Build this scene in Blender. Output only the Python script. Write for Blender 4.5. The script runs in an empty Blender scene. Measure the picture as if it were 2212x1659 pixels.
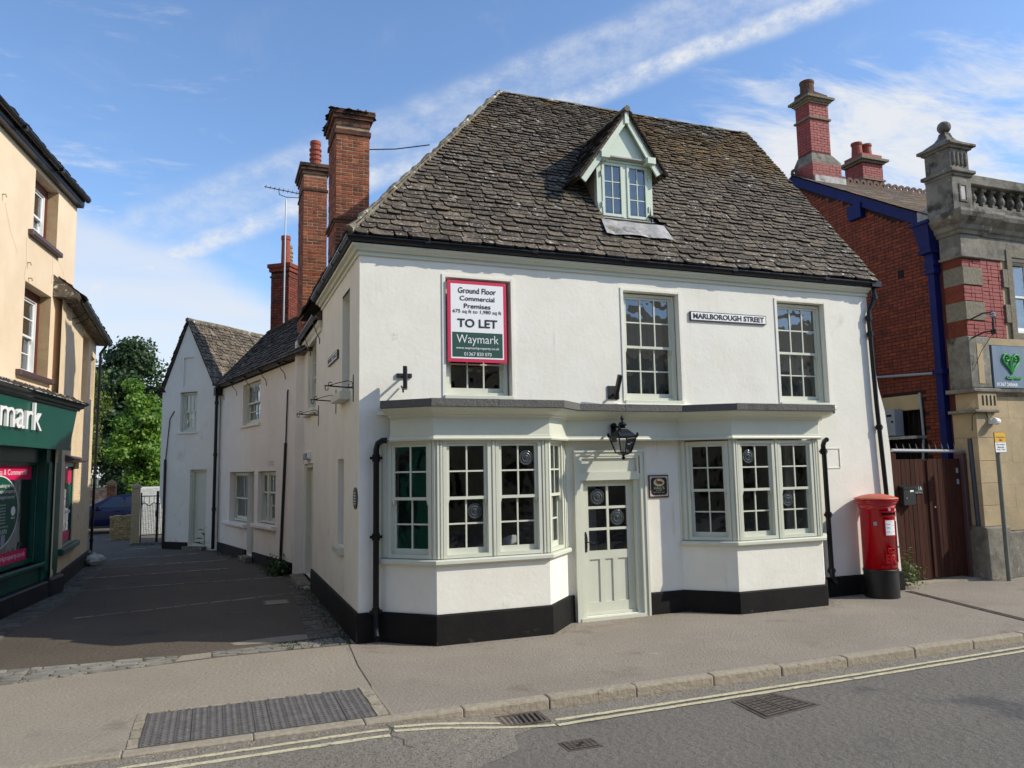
import bpy, math, random
import numpy as np
from mathutils import Vector, Matrix, Quaternion

random.seed(7)
rng = np.random.default_rng(7)
scn = bpy.context.scene
COL = scn.collection

# ------------------------------------------------------------------ camera
cam_d = bpy.data.cameras.new('camera')
cam = bpy.data.objects.new('camera', cam_d)
COL.objects.link(cam)
yaw, pitch, roll = math.radians(21.2), math.radians(6.25), math.radians(1.035)
fwd = Vector((math.sin(yaw) * math.cos(pitch), math.cos(yaw) * math.cos(pitch), math.sin(pitch)))
rgt = Vector((math.cos(yaw), -math.sin(yaw), 0))
up = rgt.cross(fwd)
r2 = rgt * math.cos(roll) - up * math.sin(roll)
u2 = up * math.cos(roll) + rgt * math.sin(roll)
rotm = Matrix((r2, u2, -fwd)).transposed().to_4x4()
cam.matrix_world = Matrix.Translation((-1.881, -10.79, 2.326)) @ rotm
cam_d.sensor_width = 36.0
cam_d.lens = 36.0 * 1660.0 / 2212.0
cam_d.clip_start = 0.1
cam_d.clip_end = 3000.0
scn.camera = cam
scn.cycles.use_denoising = True

# ------------------------------------------------------------------ light and exposure
scn.view_settings.view_transform = 'Standard'
scn.view_settings.look = 'None'
scn.view_settings.exposure = 0.0
scn.view_settings.gamma = 1.0
scn.view_settings.use_curve_mapping = False
SUN_DIR = Vector((1.72, -1.0, 1.42)).normalized()          # towards the sun
sun_d = bpy.data.lights.new('sun', 'SUN')
sun_d.energy = 4.2
sun_d.angle = math.radians(0.5)
sun_d.color = (1.0, 0.925, 0.80)
sun = bpy.data.objects.new('sun', sun_d)
COL.objects.link(sun)
sun.rotation_mode = 'QUATERNION'
sun.rotation_quaternion = SUN_DIR.to_track_quat('Z', 'Y')
sun.location = (20, -12, 18)

world = bpy.data.worlds.new('World')
scn.world = world
world.use_nodes = True
wn, wl = world.node_tree.nodes, world.node_tree.links
wn.clear()


def wnode(t, **k):
    n = wn.new(t)
    for a, v in k.items():
        setattr(n, a, v)
    return n


def wmath(op, a, b=None, c=None):
    n = wnode('ShaderNodeMath', operation=op)
    for i, v in enumerate((a, b, c)):
        if v is None:
            continue
        if isinstance(v, (int, float)):
            n.inputs[i].default_value = v
        else:
            wl.new(v, n.inputs[i])
    return n.outputs[0]


def wramp(v, lo, hi):
    n = wnode('ShaderNodeMapRange', interpolation_type='SMOOTHSTEP')
    wl.new(v, n.inputs['Value'])
    n.inputs['From Min'].default_value = lo
    n.inputs['From Max'].default_value = hi
    return n.outputs[0]


wout = wnode('ShaderNodeOutputWorld')
wbg = wnode('ShaderNodeBackground')
wl.new(wbg.outputs[0], wout.inputs[0])
sky = wnode('ShaderNodeTexSky', sky_type='NISHITA')
sky.sun_disc = False
sky.sun_elevation = math.asin(SUN_DIR.z)
sky.sun_rotation = math.atan2(SUN_DIR.x, SUN_DIR.y)
sky.altitude = 100
sky.air_density = 1.0
sky.dust_density = 0.6
sky.ozone_density = 1.6
wbg.inputs['Strength'].default_value = 0.13
geo = wnode('ShaderNodeNewGeometry')
ndir = wnode('ShaderNodeVectorMath', operation='SCALE')     # direction of view
ndir.inputs['Scale'].default_value = -1.0
wl.new(geo.outputs['Incoming'], ndir.inputs[0])
DIR = ndir.outputs[0]
sep = wnode('ShaderNodeSeparateXYZ')
wl.new(DIR, sep.inputs[0])
DX, DY, DZ = sep.outputs


def wdot(v):
    n = wnode('ShaderNodeVectorMath', operation='DOT_PRODUCT')
    wl.new(DIR, n.inputs[0])
    n.inputs[1].default_value = v
    return n.outputs['Value']


def wnoise(vec, scale, detail, rough=0.55, dist=0.0):
    n = wnode('ShaderNodeTexNoise')
    n.inputs['Scale'].default_value = scale
    n.inputs['Detail'].default_value = detail
    n.inputs['Roughness'].default_value = rough
    n.inputs['Distortion'].default_value = dist
    wl.new(vec, n.inputs['Vector'])
    return n.outputs[0]


# cloud deck coordinates: the view ray meets a flat layer overhead
zc = wmath('ADD', wmath('MAXIMUM', DZ, 0.0), 0.12)
deck = wnode('ShaderNodeCombineXYZ')
wl.new(wmath('DIVIDE', DX, zc), deck.inputs[0])
wl.new(wmath('DIVIDE', DY, zc), deck.inputs[1])
DECK = deck.outputs[0]
# two vapour trails side by side, drifting apart
cn = Vector((-0.4592, -0.2717, 0.8457))
across = wdot(cn)
wob = wmath('SUBTRACT', wnoise(DIR, 5.0, 3), 0.5)
across = wmath('ADD', across, wmath('MULTIPLY', wob, 0.010))


def band(center, w):
    return wmath('SUBTRACT', 1.0, wramp(wmath('ABSOLUTE', wmath('SUBTRACT', across, center)), w * 0.05, w))


mp = wnode('ShaderNodeMapping')
mp.inputs['Rotation'].default_value = (0.25, -0.35, 0.75)
mp.inputs['Scale'].default_value = (1, 1, 1.6)
wl.new(DIR, mp.inputs[0])
fine = wnoise(mp.outputs[0], 26.0, 9, 0.68)
fibre = wramp(fine, 0.32, 0.72)
t1 = wmath('MULTIPLY', band(-0.024, 0.022), 0.85)
t2 = wmath('MULTIPLY', band(0.006, 0.055), 0.34)
t3 = wmath('MULTIPLY', band(0.030, 0.024), 0.42)
trail = wmath('MULTIPLY', wmath('MAXIMUM', t1, wmath('MAXIMUM', t2, t3)), wmath('ADD', 0.35, wmath('MULTIPLY', fibre, 0.85)))
# broken cloud field, thicker towards the right and low over the horizon
mq = wnode('ShaderNodeMapping')
mq.inputs['Location'].default_value = (1.15, 0.35, 0.0)
mq.inputs['Rotation'].default_value = (0, 0, 0.5)
mq.inputs['Scale'].default_value = (0.55, 1.25, 1.0)
wl.new(DECK, mq.inputs[0])
big = wmath('ADD', wmath('MULTIPLY', wnoise(mq.outputs[0], 1.5, 9, 0.6, 0.25), 0.55), wmath('MULTIPLY', wnoise(mq.outputs[0], 5.5, 9, 0.66, 0.5), 0.45))
side = wramp(wdot(Vector((0.80, 0.60, 0.0))), 0.80, 0.93)
side = wmath('MULTIPLY', side, wmath('SUBTRACT', 1.0, wramp(DZ, 0.34, 0.50)))
field = wramp(wmath('ADD', big, wmath('MULTIPLY', side, 0.13)), 0.54, 0.72)
tilt = wmath('MULTIPLY', wmath('MINIMUM', wmath('MAXIMUM', DX, -0.2), 0.6), 0.40)
low = wmath('SUBTRACT', 1.0, wramp(wmath('ADD', wmath('ADD', DZ, tilt), wmath('MULTIPLY', wmath('SUBTRACT', wnoise(DIR, 5.0, 7, 0.6), 0.5), 0.09)), 0.215, 0.262))
lowf = wmath('MULTIPLY', low, wmath('ADD', 0.38, wmath('MULTIPLY', wnoise(mq.outputs[0], 2.2, 6), 0.66)))
wisp = wmath('MULTIPLY', wramp(wnoise(DECK, 3.2, 8, 0.62, 0.6), 0.52, 0.80), 0.16)
cov = wmath('MINIMUM', wmath('MAXIMUM', wmath('MAXIMUM', trail, field), wmath('MAXIMUM', lowf, wisp)), 0.97)
cmix = wnode('ShaderNodeMixRGB')
wl.new(cov, cmix.inputs[0])
gain = wnode('ShaderNodeMixRGB', blend_type='MULTIPLY')
gain.inputs[0].default_value = 1.0
gain.inputs[2].default_value = (1.34, 1.52, 1.72, 1)
wl.new(sky.outputs[0], gain.inputs[1])
wl.new(gain.outputs[0], cmix.inputs[1])
cmix.inputs[2].default_value = (6.3, 6.5, 6.8, 1)
wl.new(cmix.outputs[0], wbg.inputs[0])

# ------------------------------------------------------------------ helpers: shapes


class Fr:
    """A wall's own axes: x along it (to the right seen from outside), y into the building, z up."""

    def __init__(s, o=(0, 0), d=(1, 0), z=0.0):
        d = Vector((d[0], d[1], 0)).normalized()
        s.o, s.d, s.n = Vector((o[0], o[1], z)), d, Vector((-d.y, d.x, 0))

    def p(s, x, y, z):
        return s.o + s.d * x + s.n * y + Vector((0, 0, z))


W0 = Fr()


class MB:
    def __init__(s, fr=W0):
        s.v, s.f, s.fr = [], [], fr

    def add(s, pts, faces, world=False):
        b = len(s.v)
        s.v += [Vector(p) if world else s.fr.p(*p) for p in pts]
        s.f += [tuple(b + i for i in f) for f in faces]
        return s

    def box(s, x0, x1, y0, y1, z0, z1):
        return s.add([(x0, y0, z0), (x1, y0, z0), (x1, y1, z0), (x0, y1, z0), (x0, y0, z1), (x1, y0, z1), (x1, y1, z1), (x0, y1, z1)],
                     [(0, 3, 2, 1), (4, 5, 6, 7), (0, 1, 5, 4), (1, 2, 6, 5), (2, 3, 7, 6), (3, 0, 4, 7)])

    def cbox(s, x0, x1, y0, y1, z0, z1, c=0.006):
        """box whose outer (-y) face has its edges taken off"""
        return s.add([(x0, y1, z0), (x1, y1, z0), (x1, y1, z1), (x0, y1, z1), (x0, y0 + c, z0), (x1, y0 + c, z0), (x1, y0 + c, z1), (x0, y0 + c, z1),
                      (x0 + c, y0, z0 + c), (x1 - c, y0, z0 + c), (x1 - c, y0, z1 - c), (x0 + c, y0, z1 - c)],
                     [(8, 9, 10, 11), (4, 5, 9, 8), (5, 6, 10, 9), (6, 7, 11, 10), (7, 4, 8, 11), (0, 1, 5, 4), (1, 2, 6, 5), (2, 3, 7, 6), (3, 0, 4, 7)])

    def quad(s, a, b, c, d):
        return s.add([a, b, c, d], [(0, 1, 2, 3)])

    def poly(s, pts, y0, y1):
        """outline in x,z pushed from y0 (outer) to y1"""
        n = len(pts)
        return s.add([(x, y0, z) for x, z in pts] + [(x, y1, z) for x, z in pts],
                     [tuple(range(n)), tuple(range(2 * n - 1, n - 1, -1))] + [(i, i + n, (i + 1) % n + n, (i + 1) % n) for i in range(n)])

    def slab(s, pts, z0, z1):
        """outline in x,y pushed from z0 up to z1"""
        n = len(pts)
        return s.add([(x, y, z0) for x, y in pts] + [(x, y, z1) for x, y in pts],
                     [tuple(range(n - 1, -1, -1)), tuple(range(n, 2 * n))] + [(i, (i + 1) % n, (i + 1) % n + n, i + n) for i in range(n)])

    def tube(s, pts, r, n=8, caps=True, world=False):
        P = [Vector(p) if world else s.fr.p(*p) for p in pts]
        rs = r if isinstance(r, (list, tuple)) else [r] * len(P)
        b = len(s.v)
        ref = None
        for i, p in enumerate(P):
            t = (P[min(i + 1, len(P) - 1)] - P[max(i - 1, 0)])
            t = t.normalized() if t.length > 1e-9 else Vector((0, 0, 1))
            if ref is None:
                ref = t.orthogonal().normalized()
            ref = (ref - t * ref.dot(t))
            ref = ref.normalized() if ref.length > 1e-6 else t.orthogonal().normalized()
            q = t.cross(ref)
            s.v += [p + (ref * math.cos(a) + q * math.sin(a)) * rs[i] for a in [2 * math.pi * k / n for k in range(n)]]
        for i in range(len(P) - 1):
            for k in range(n):
                s.f.append((b + i * n + k, b + i * n + (k + 1) % n, b + (i + 1) * n + (k + 1) % n, b + (i + 1) * n + k))
        if caps:
            s.f.append(tuple(b + k for k in range(n - 1, -1, -1)))
            s.f.append(tuple(b + (len(P) - 1) * n + k for k in range(n)))
        return s

    def lathe(s, prof, c, n=16, a0=0.0, axis='z', arc=2 * math.pi):
        """prof: (radius, height) rows, turned about c (frame coordinates)"""
        b = len(s.v)
        full = arc > 6.28
        m = n if full else n + 1
        for r, h in prof:
            for k in range(m):
                a = a0 + arc * k / n
                u, w = r * math.cos(a), r * math.sin(a)
                q = {'z': (u, w, h), 'y': (u, h, w), 'x': (h, u, w)}[axis]
                s.v.append(s.fr.p(c[0] + q[0], c[1] + q[1], c[2] + q[2]))
        for i in range(len(prof) - 1):
            for k in range(n if full else n):
                k2 = (k + 1) % m
                s.f.append((b + i * m + k, b + i * m + k2, b + (i + 1) * m + k2, b + (i + 1) * m + k))
        if full:
            if prof[0][0] > 1e-4:
                s.f.append(tuple(b + k for k in range(m - 1, -1, -1)))
            if prof[-1][0] > 1e-4:
                s.f.append(tuple(b + (len(prof) - 1) * m + k for k in range(m)))
        return s

    def mould(s, path, prof, closed_prof=True):
        """prof (out, z) run along the plan path (x, y), mitred; out is to the right of travel"""
        rows = [offset(path, o) for o, z in prof]
        n, m = len(path), len(prof)
        b = len(s.v)
        for j in range(m):
            for i in range(n):
                s.v.append(s.fr.p(rows[j][i][0], rows[j][i][1], prof[j][1]))
        J = m if closed_prof else m - 1
        for j in range(J):
            j2 = (j + 1) % m
            for i in range(n - 1):
                s.f.append((b + j * n + i, b + j * n + i + 1, b + j2 * n + i + 1, b + j2 * n + i))
        if closed_prof:
            s.f.append(tuple(b + j * n for j in range(m)))
            s.f.append(tuple(b + j * n + n - 1 for j in range(m - 1, -1, -1)))
        return s

    def wall(s, x0, x1, z0, z1, holes=(), y=0.0, th=0.25):
        xs = sorted({x0, x1, *[h for q in holes for h in q[:2] if x0 < h < x1]})
        zs = sorted({z0, z1, *[h for q in holes for h in q[2:4] if z0 < h < z1]})
        for i in range(len(xs) - 1):
            for j in range(len(zs) - 1):
                cx, cz = (xs[i] + xs[i + 1]) / 2, (zs[j] + zs[j + 1]) / 2
                if any(h[0] < cx < h[1] and h[2] < cz < h[3] for h in holes):
                    continue
                s.quad((xs[i], y, zs[j]), (xs[i + 1], y, zs[j]), (xs[i + 1], y, zs[j + 1]), (xs[i], y, zs[j + 1]))
        for a, b, c, d in [h[:4] for h in holes]:
            s.quad((a, y, c), (a, y, d), (a, y + th, d), (a, y + th, c))
            s.quad((b, y, d), (b, y, c), (b, y + th, c), (b, y + th, d))
            s.quad((a, y, d), (b, y, d), (b, y + th, d), (a, y + th, d))
            s.quad((b, y, c), (a, y, c), (a, y + th, c), (b, y + th, c))
        return s

    def frame(s, x0, x1, z0, z1, y0, y1, w, wt=None, wb=None):
        wt, wb = wt or w, wb or w
        s.box(x0, x0 + w, y0, y1, z0, z1)
        s.box(x1 - w, x1, y0, y1, z0, z1)
        s.box(x0 + w, x1 - w, y0 + .001, y1 - .001, z1 - wt, z1 - .0005)
        return s.box(x0 + w, x1 - w, y0 + .001, y1 - .001, z0 + .0005, z0 + wb)

    def build(s, name, mat, parent=None, smooth=False, kind=None, label=None, data=None):
        me = bpy.data.meshes.new(name)
        me.from_pydata([tuple(v) for v in s.v], [], s.f)
        if smooth:
            me.polygons.foreach_set('use_smooth', [True] * len(me.polygons))
        me.materials.append(mat)
        return link(name, me, parent, kind, label)


def offset(path, d):
    out = []
    P = [Vector((p[0], p[1])) for p in path]
    for i, p in enumerate(P):
        ns = []
        if i > 0:
            t = (P[i] - P[i - 1]).normalized()
            ns.append(Vector((t.y, -t.x)))
        if i < len(P) - 1:
            t = (P[i + 1] - P[i]).normalized()
            ns.append(Vector((t.y, -t.x)))
        if len(ns) == 1:
            out.append(p + ns[0] * d)
        else:
            m = (ns[0] + ns[1]).normalized()
            out.append(p + m * (d / max(0.35, m.dot(ns[0]))))
    return out


def link(name, data, parent=None, kind=None, label=None):
    o = bpy.data.objects.new(name, data)
    COL.objects.link(o)
    if parent is not None:
        o.parent = parent
        if parent.parent is None:
            o.matrix_parent_inverse = Matrix.Translation(-Vector(parent.location))
    if kind:
        o['kind'] = kind
    if label:
        o['label'] = label
    return o


def thing(name, label, cat, loc=(0, 0, 0), group=None):
    o = bpy.data.objects.new(name, None)
    o.empty_display_size = 0.2
    o.location = loc
    COL.objects.link(o)
    return tag(o, label, cat, group)


def tag(o, label, cat, group=None):
    o['label'], o['category'] = label, cat
    if group:
        o['group'] = group
    return o


def structure(name, mb, mat, smooth=False):
    o = mb.build(name, mat, None, smooth)
    o['kind'] = 'structure'
    return o


def piece(src, parent, loc=(0, 0, 0), rz=0.0, sc=(1, 1, 1), name=None):
    """another piece that shares its mesh data"""
    o = src.copy()
    COL.objects.link(o)
    o.parent = parent
    o.matrix_parent_inverse = src.matrix_parent_inverse.copy() if parent is src.parent else (Matrix.Translation(-Vector(parent.location)) if parent.parent is None else Matrix.Identity(4))
    o.location, o.rotation_euler, o.scale = loc, (0, 0, rz), sc
    return o


# ------------------------------------------------------------------ helpers: materials
def rgb(*c):
    """sRGB 0-255 to linear"""
    return tuple((v / 255 / 12.92 if v / 255 <= .04045 else ((v / 255 + .055) / 1.055) ** 2.4) for v in c) + (1.0,)


def mat(name, c1, c2=None, scale=2.0, rough=.7, bump=0.0, bscale=25.0, var=0.0, specks=(), metal=0.0, coat=0.0, stretch=(1, 1, 1), spec=0.5, big=0.0, dist=0.02):
    m = bpy.data.materials.new(name)
    m.use_nodes = True
    N, L = m.node_tree.nodes, m.node_tree.links
    bs = N['Principled BSDF']
    bs.inputs['Roughness'].default_value = rough
    bs.inputs['Metallic'].default_value = metal
    bs.inputs['Coat Weight'].default_value = coat
    bs.inputs['Coat Roughness'].default_value = 0.08
    bs.inputs['Specular IOR Level'].default_value = spec
    g = N.new('ShaderNodeNewGeometry')
    mp = N.new('ShaderNodeMapping')
    mp.inputs['Scale'].default_value = stretch
    L.new(g.outputs['Position'], mp.inputs[0])
    V = mp.outputs[0]

    def noise(sc, det=5, ro=.6, vec=None):
        n = N.new('ShaderNodeTexNoise')
        n.inputs['Scale'].default_value = sc
        n.inputs['Detail'].default_value = det
        n.inputs['Roughness'].default_value = ro
        L.new(vec or V, n.inputs['Vector'])
        return n.outputs[0]

    def mrange(v, lo, hi, a=0.0, b=1.0):
        n = N.new('ShaderNodeMapRange')
        n.interpolation_type = 'SMOOTHSTEP'
        L.new(v, n.inputs['Value'])
        for k, q in zip(('From Min', 'From Max', 'To Min', 'To Max'), (lo, hi, a, b)):
            n.inputs[k].default_value = q
        return n.outputs[0]

    def mix(f, a, b, mode='MIX'):
        n = N.new('ShaderNodeMixRGB')
        n.blend_type = mode
        for i, q in enumerate((f, a, b)):
            if isinstance(q, (int, float)):
                n.inputs[i].default_value = q
            elif isinstance(q, tuple):
                n.inputs[i].default_value = q if len(q) == 4 else q + (1,)
            else:
                L.new(q, n.inputs[i])
        return n.outputs[0]

    c1 = c1 if len(c1) == 4 else c1 + (1,)
    col = c1
    if c2 is not None:
        col = mix(mrange(noise(scale, 8, .62), .32, .68), c1, c2)
    if big:
        col = mix(1.0, col, mix(mrange(noise(.55, 4), .3, .7), (1 - big,) * 3, (1 + big,) * 3), 'MULTIPLY')
    if var:
        oi = N.new('ShaderNodeObjectInfo')
        ad = N.new('ShaderNodeMath')
        L.new(oi.outputs['Random'], ad.inputs[0])
        L.new(g.outputs['Random Per Island'], ad.inputs[1])
        fr = N.new('ShaderNodeMath')
        fr.operation = 'FRACT'
        L.new(ad.outputs[0], fr.inputs[0])
        col = mix(1.0, col, mix(fr.outputs[0], (1 - var,) * 3, (1 + var, 1 + var * .93, 1 + var * .86)), 'MULTIPLY')
    for sp in specks:
        sc_, lo, hi = sp[1:4]
        vec = None
        if len(sp) > 7:
            m3 = N.new('ShaderNodeMapping')
            m3.inputs['Scale'].default_value = sp[7]
            L.new(g.outputs['Position'], m3.inputs[0])
            vec = m3.outputs[0]
        f = mrange(noise(sc_, sp[4] if len(sp) > 4 else 4, .65, vec), lo, hi)
        if len(sp) > 5 and sp[5]:        # only where a slow second noise allows
            f2 = N.new('ShaderNodeMath')
            f2.operation = 'MULTIPLY'
            L.new(f, f2.inputs[0])
            L.new(mrange(noise(sp[5][0], 3, .6), sp[5][1], sp[5][2]), f2.inputs[1])
            f = f2.outputs[0]
        if len(sp) > 6 and sp[6]:        # only between two heights
            sx = N.new('ShaderNodeSeparateXYZ')
            L.new(g.outputs['Position'], sx.inputs[0])
            f3 = N.new('ShaderNodeMath')
            f3.operation = 'MULTIPLY'
            L.new(f, f3.inputs[0])
            L.new(mrange(sx.outputs[2], sp[6][0], sp[6][1]), f3.inputs[1])
            f = f3.outputs[0]
        col = mix(f, col, sp[0])
    if isinstance(col, tuple):
        bs.inputs['Base Color'].default_value = col
    else:
        L.new(col, bs.inputs['Base Color'])
    if bump:
        bn = N.new('ShaderNodeBump')
        bn.inputs['Strength'].default_value = bump
        bn.inputs['Distance'].default_value = dist
        L.new(noise(bscale, 7, .62), bn.inputs['Height'])
        last = bn
        b2 = N.new('ShaderNodeBump')
        b2.inputs['Strength'].default_value = bump * .6
        b2.inputs['Distance'].default_value = dist * 2.5
        L.new(noise(bscale * .16, 4, .5), b2.inputs['Height'])
        L.new(last.outputs[0], b2.inputs['Normal'])
        L.new(b2.outputs[0], bs.inputs['Normal'])
    return m


def glass_mat(name, tint=(0.55, 0.6, 0.6), wave=0.015, rough=0.015, body=0.0):
    """window glass: lets the room show through, mirrors the street; old panes are a little wavy"""
    m = bpy.data.materials.new(name)
    m.use_nodes = True
    N, L = m.node_tree.nodes, m.node_tree.links
    N.remove(N['Principled BSDF'])
    out = N['Material Output']
    tr = N.new('ShaderNodeBsdfTransparent')
    tr.inputs[0].default_value = tint + (1,)
    gl = N.new('ShaderNodeBsdfGlossy')
    gl.inputs['Roughness'].default_value = rough
    gl.inputs[0].default_value = (.9, .95, 1, 1)
    fr = N.new('ShaderNodeFresnel')
    fr.inputs[0].default_value = 1.6
    g = N.new('ShaderNodeNewGeometry')
    ns = N.new('ShaderNodeTexNoise')
    ns.inputs['Scale'].default_value = 2.6
    ns.inputs['Detail'].default_value = 2
    L.new(g.outputs['Position'], ns.inputs['Vector'])
    bn = N.new('ShaderNodeBump')
    bn.inputs['Strength'].default_value = 1.0
    bn.inputs['Distance'].default_value = wave
    L.new(ns.outputs[0], bn.inputs['Height'])
    L.new(bn.outputs[0], gl.inputs['Normal'])
    ml = N.new('ShaderNodeMath')
    ml.operation = 'MULTIPLY_ADD'
    ml.inputs[1].default_value = 1.3
    ml.inputs[2].default_value = 0.02 + body
    L.new(fr.outputs[0], ml.inputs[0])
    mx = N.new('ShaderNodeMixShader')
    L.new(ml.outputs[0], mx.inputs[0])
    L.new(tr.outputs[0], mx.inputs[1])
    L.new(gl.outputs[0], mx.inputs[2])
    L.new(mx.outputs[0], out.inputs[0])
    return m


LICHEN = (rgb(205, 200, 188), 7.0, .60, .68, 6, (1.3, .42, .62))
M = {}
M['plaster'] = mat('white_render', rgb(231, 227, 212), rgb(237, 234, 221), 1.6, .85, .20, 15, big=.02,
                   specks=((rgb(198, 196, 184), 1.1, .60, .80, 7), (rgb(150, 140, 125), 2.5, .58, .80, 7, None, (0.85, 0.3)), (rgb(196, 188, 168), 1.0, .58, .78, 6, (.7, .42, .62), None, (9, 9, .55)), (rgb(186, 174, 150), 3.0, .66, .76, 8)))
M['plaster_side'] = mat('cream_render', rgb(231, 224, 211), rgb(237, 231, 220), 1.2, .88, .16, 14, big=.03,
                        specks=((rgb(205, 196, 183), 1.3, .58, .8, 7),))
M['sage'] = mat('sage_paint', rgb(204, 206, 187), rgb(209, 210, 193), 3, .5, .05, 40, specks=((rgb(168, 166, 146), 1.2, .62, .80, 7, None, None, (5, 5, .8)),))
M['sage_green'] = mat('green_grey_paint', rgb(196, 207, 186), rgb(201, 211, 192), 3, .5, .05, 40)
M['plinth'] = mat('black_plinth', rgb(22, 20, 20), rgb(32, 29, 27), 2.5, .75, .18, 22, spec=.2,
                  specks=((rgb(92, 82, 70), 6, .60, .78, 6, None, (.22, .0)),))
M['stone_tile'] = mat('roof_stone', rgb(74, 65, 54), rgb(106, 95, 79), 6, .92, .9, 30, var=.34,
                      specks=((rgb(60, 54, 46), 3.2, .56, .7), (rgb(128, 112, 92), 2.0, .60, .72, 5), LICHEN,
                              (rgb(176, 172, 160), 24.0, .60, .68, 3),
                              (rgb(114, 88, 44), 8.0, .40, .56, 7, (.50, .40, .53), (7.6, 8.9)), (rgb(200, 196, 184), 9.0, .60, .67, 6, (1.1, .40, .6)),
                              (rgb(66, 52, 30), 13.0, .58, .68, 4)))
M['mortar_hip'] = mat('lime_mortar', rgb(96, 88, 74), rgb(132, 124, 106), 5, .95, .8, 22,
                      specks=((rgb(216, 211, 196), 6.0, .58, .66, 6), (rgb(62, 56, 46), 4.0, .60, .70)))
M['mortar'] = mat('brick_mortar', rgb(176, 154, 122), rgb(146, 126, 102), 6, .95, .5, 40)
M['brick'] = mat('old_brick', rgb(150, 82, 52), rgb(112, 64, 47), 5, .9, .5, 45, var=.42,
                 specks=((rgb(170, 112, 78), 8, .62, .75), (rgb(58, 44, 38), 3.2, .58, .72, 5, (.9, .45, .6))))
M['brick_sooty'] = mat('sooty_brick', rgb(78, 58, 46), rgb(104, 68, 52), 6, .95, .6, 40, var=.35,
                       specks=((rgb(40, 34, 30), 4, .5, .65),))
M['brick_red'] = mat('red_brick', rgb(126, 58, 36), rgb(102, 47, 31), 6, .88, .35, 45, var=.24,
                     specks=((rgb(150, 92, 62), 6, .64, .76), (rgb(70, 40, 32), 1.6, .60, .75, 5)))
M['brick_paint'] = mat('painted_red_brick', rgb(152, 70, 62), rgb(140, 60, 54), 5, .7, .2, 45, var=.10, specks=((rgb(116, 60, 50), 3, .60, .75, 7),))
M['joint_dark'] = mat('dark_joint', rgb(92, 40, 36), rgb(76, 34, 30), 5, .9, .2, 40)
M['joint_red'] = mat('sooty_joint', rgb(44, 27, 20), rgb(34, 22, 17), 5, .95, .3, 40)
M['terracotta'] = mat('terracotta', rgb(150, 72, 48), rgb(128, 58, 42), 8, .75, .2, 40)
M['buff_pot'] = mat('buff_pot', rgb(150, 128, 98), rgb(110, 96, 78), 8, .8, .2, 40)
M['moss'] = mat('dry_moss', rgb(92, 66, 34), rgb(60, 46, 26), 14, 1.0, 1.0, 40)
M['black'] = mat('black_gloss_paint', rgb(16, 16, 19), None, 3, .32, .02, 30, spec=.35)
M['black_iron'] = mat('black_iron', rgb(22, 22, 23), rgb(30, 29, 28), 8, .45, .1, 60)
M['lead'] = mat('sheet_lead', rgb(140, 138, 134), rgb(176, 173, 166), 5, .6, .2, 20, specks=((rgb(104, 96, 84), 3, .55, .7),))
M['slab_grey'] = mat('mineral_felt', rgb(92, 92, 88), rgb(112, 110, 104), 90, .95, .6, 160, specks=((rgb(70, 68, 64), 1.4, .55, .7), (rgb(150, 148, 140), 70, .62, .7)))
M['white_paint'] = mat('white_paint', rgb(230, 230, 226), None, 3, .5)
M['curtain'] = mat('net_curtain', rgb(170, 170, 165), rgb(140, 140, 136), 9, .95, stretch=(5, 5, .15))
M['room'] = mat('room_plaster', rgb(150, 144, 132), rgb(136, 130, 120), 2, .9)
M['dark_floor'] = mat('floor_boards', rgb(70, 56, 44), rgb(56, 44, 36), 3, .7)
M['glass'] = glass_mat('window_glass', (.86, .88, .87), .012)
M['glass_up'] = glass_mat('upper_window_glass', (.80, .83, .83), .012, body=.05)
M['bull'] = mat('bullseye_glass', rgb(58, 62, 62), None, 3, .10, spec=.8)
M['tile_edge'] = mat('tile_edge_grime_shade', rgb(34, 29, 23), rgb(46, 38, 28), 8, 1.0, .4, 40)  # moss dirt together with painted shade of tile edges and gaps

# ------------------------------------------------------------------ helpers: building pieces
def text(body, fr, xc, zc, y, w=None, h=None, m=None, parent=None, depth=0.0, bold=0.0, name='lettering', fit=None, curve=None, shear=0.0, label=None):
    """flat lettering on a wall, centred on (xc, zc), w wide and h tall (capitals)"""
    cu = bpy.data.curves.new('t', 'FONT')
    cu.body, cu.align_x, cu.align_y = body, 'CENTER', 'CENTER'
    cu.size, cu.offset, cu.extrude, cu.resolution_u, cu.shear = 1.0, bold, 0.0, 3, shear
    ob = bpy.data.objects.new('t', cu)
    me = ob.to_mesh().copy()
    ob.to_mesh_clear()
    bpy.data.objects.remove(ob)
    bpy.data.curves.remove(cu)
    n = len(me.vertices)
    co = np.empty(n * 3, 'f')
    me.vertices.foreach_get('co', co)
    co = co.reshape(-1, 3)
    lo, hi = co.min(0), co.max(0)
    sx = (w / (hi[0] - lo[0])) if w else None
    sz = (h / (hi[1] - lo[1])) if h else None
    sx, sz = sx or sz, sz or sx
    X = (co[:, 0] - (lo[0] + hi[0]) / 2) * sx
    Z = (co[:, 1] - (lo[1] + hi[1]) / 2) * sz
    pts = [fit(a, b) for a, b in zip(X, Z)] if fit else [tuple(fr.p(xc + a, y, zc + b)) for a, b in zip(X, Z)]
    fs = [tuple(p.vertices) for p in me.polygons]
    bpy.data.meshes.remove(me)
    if depth:
        k = len(pts)
        d = fr.n * depth
        from collections import Counter
        ed = Counter()
        for f in fs:
            for a, b in zip(f, f[1:] + f[:1]):
                ed[(a, b)] += 1
        side = [(b, a, a + k, b + k) for (a, b) in ed if (b, a) not in ed]
        pts = pts + [tuple(Vector(p) + d) for p in pts]
        fs = fs + side
    nm = bpy.data.meshes.new(name)
    nm.from_pydata(pts, [], fs)
    nm.materials.append(m)
    return link(name, nm, parent, None, label)


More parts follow.
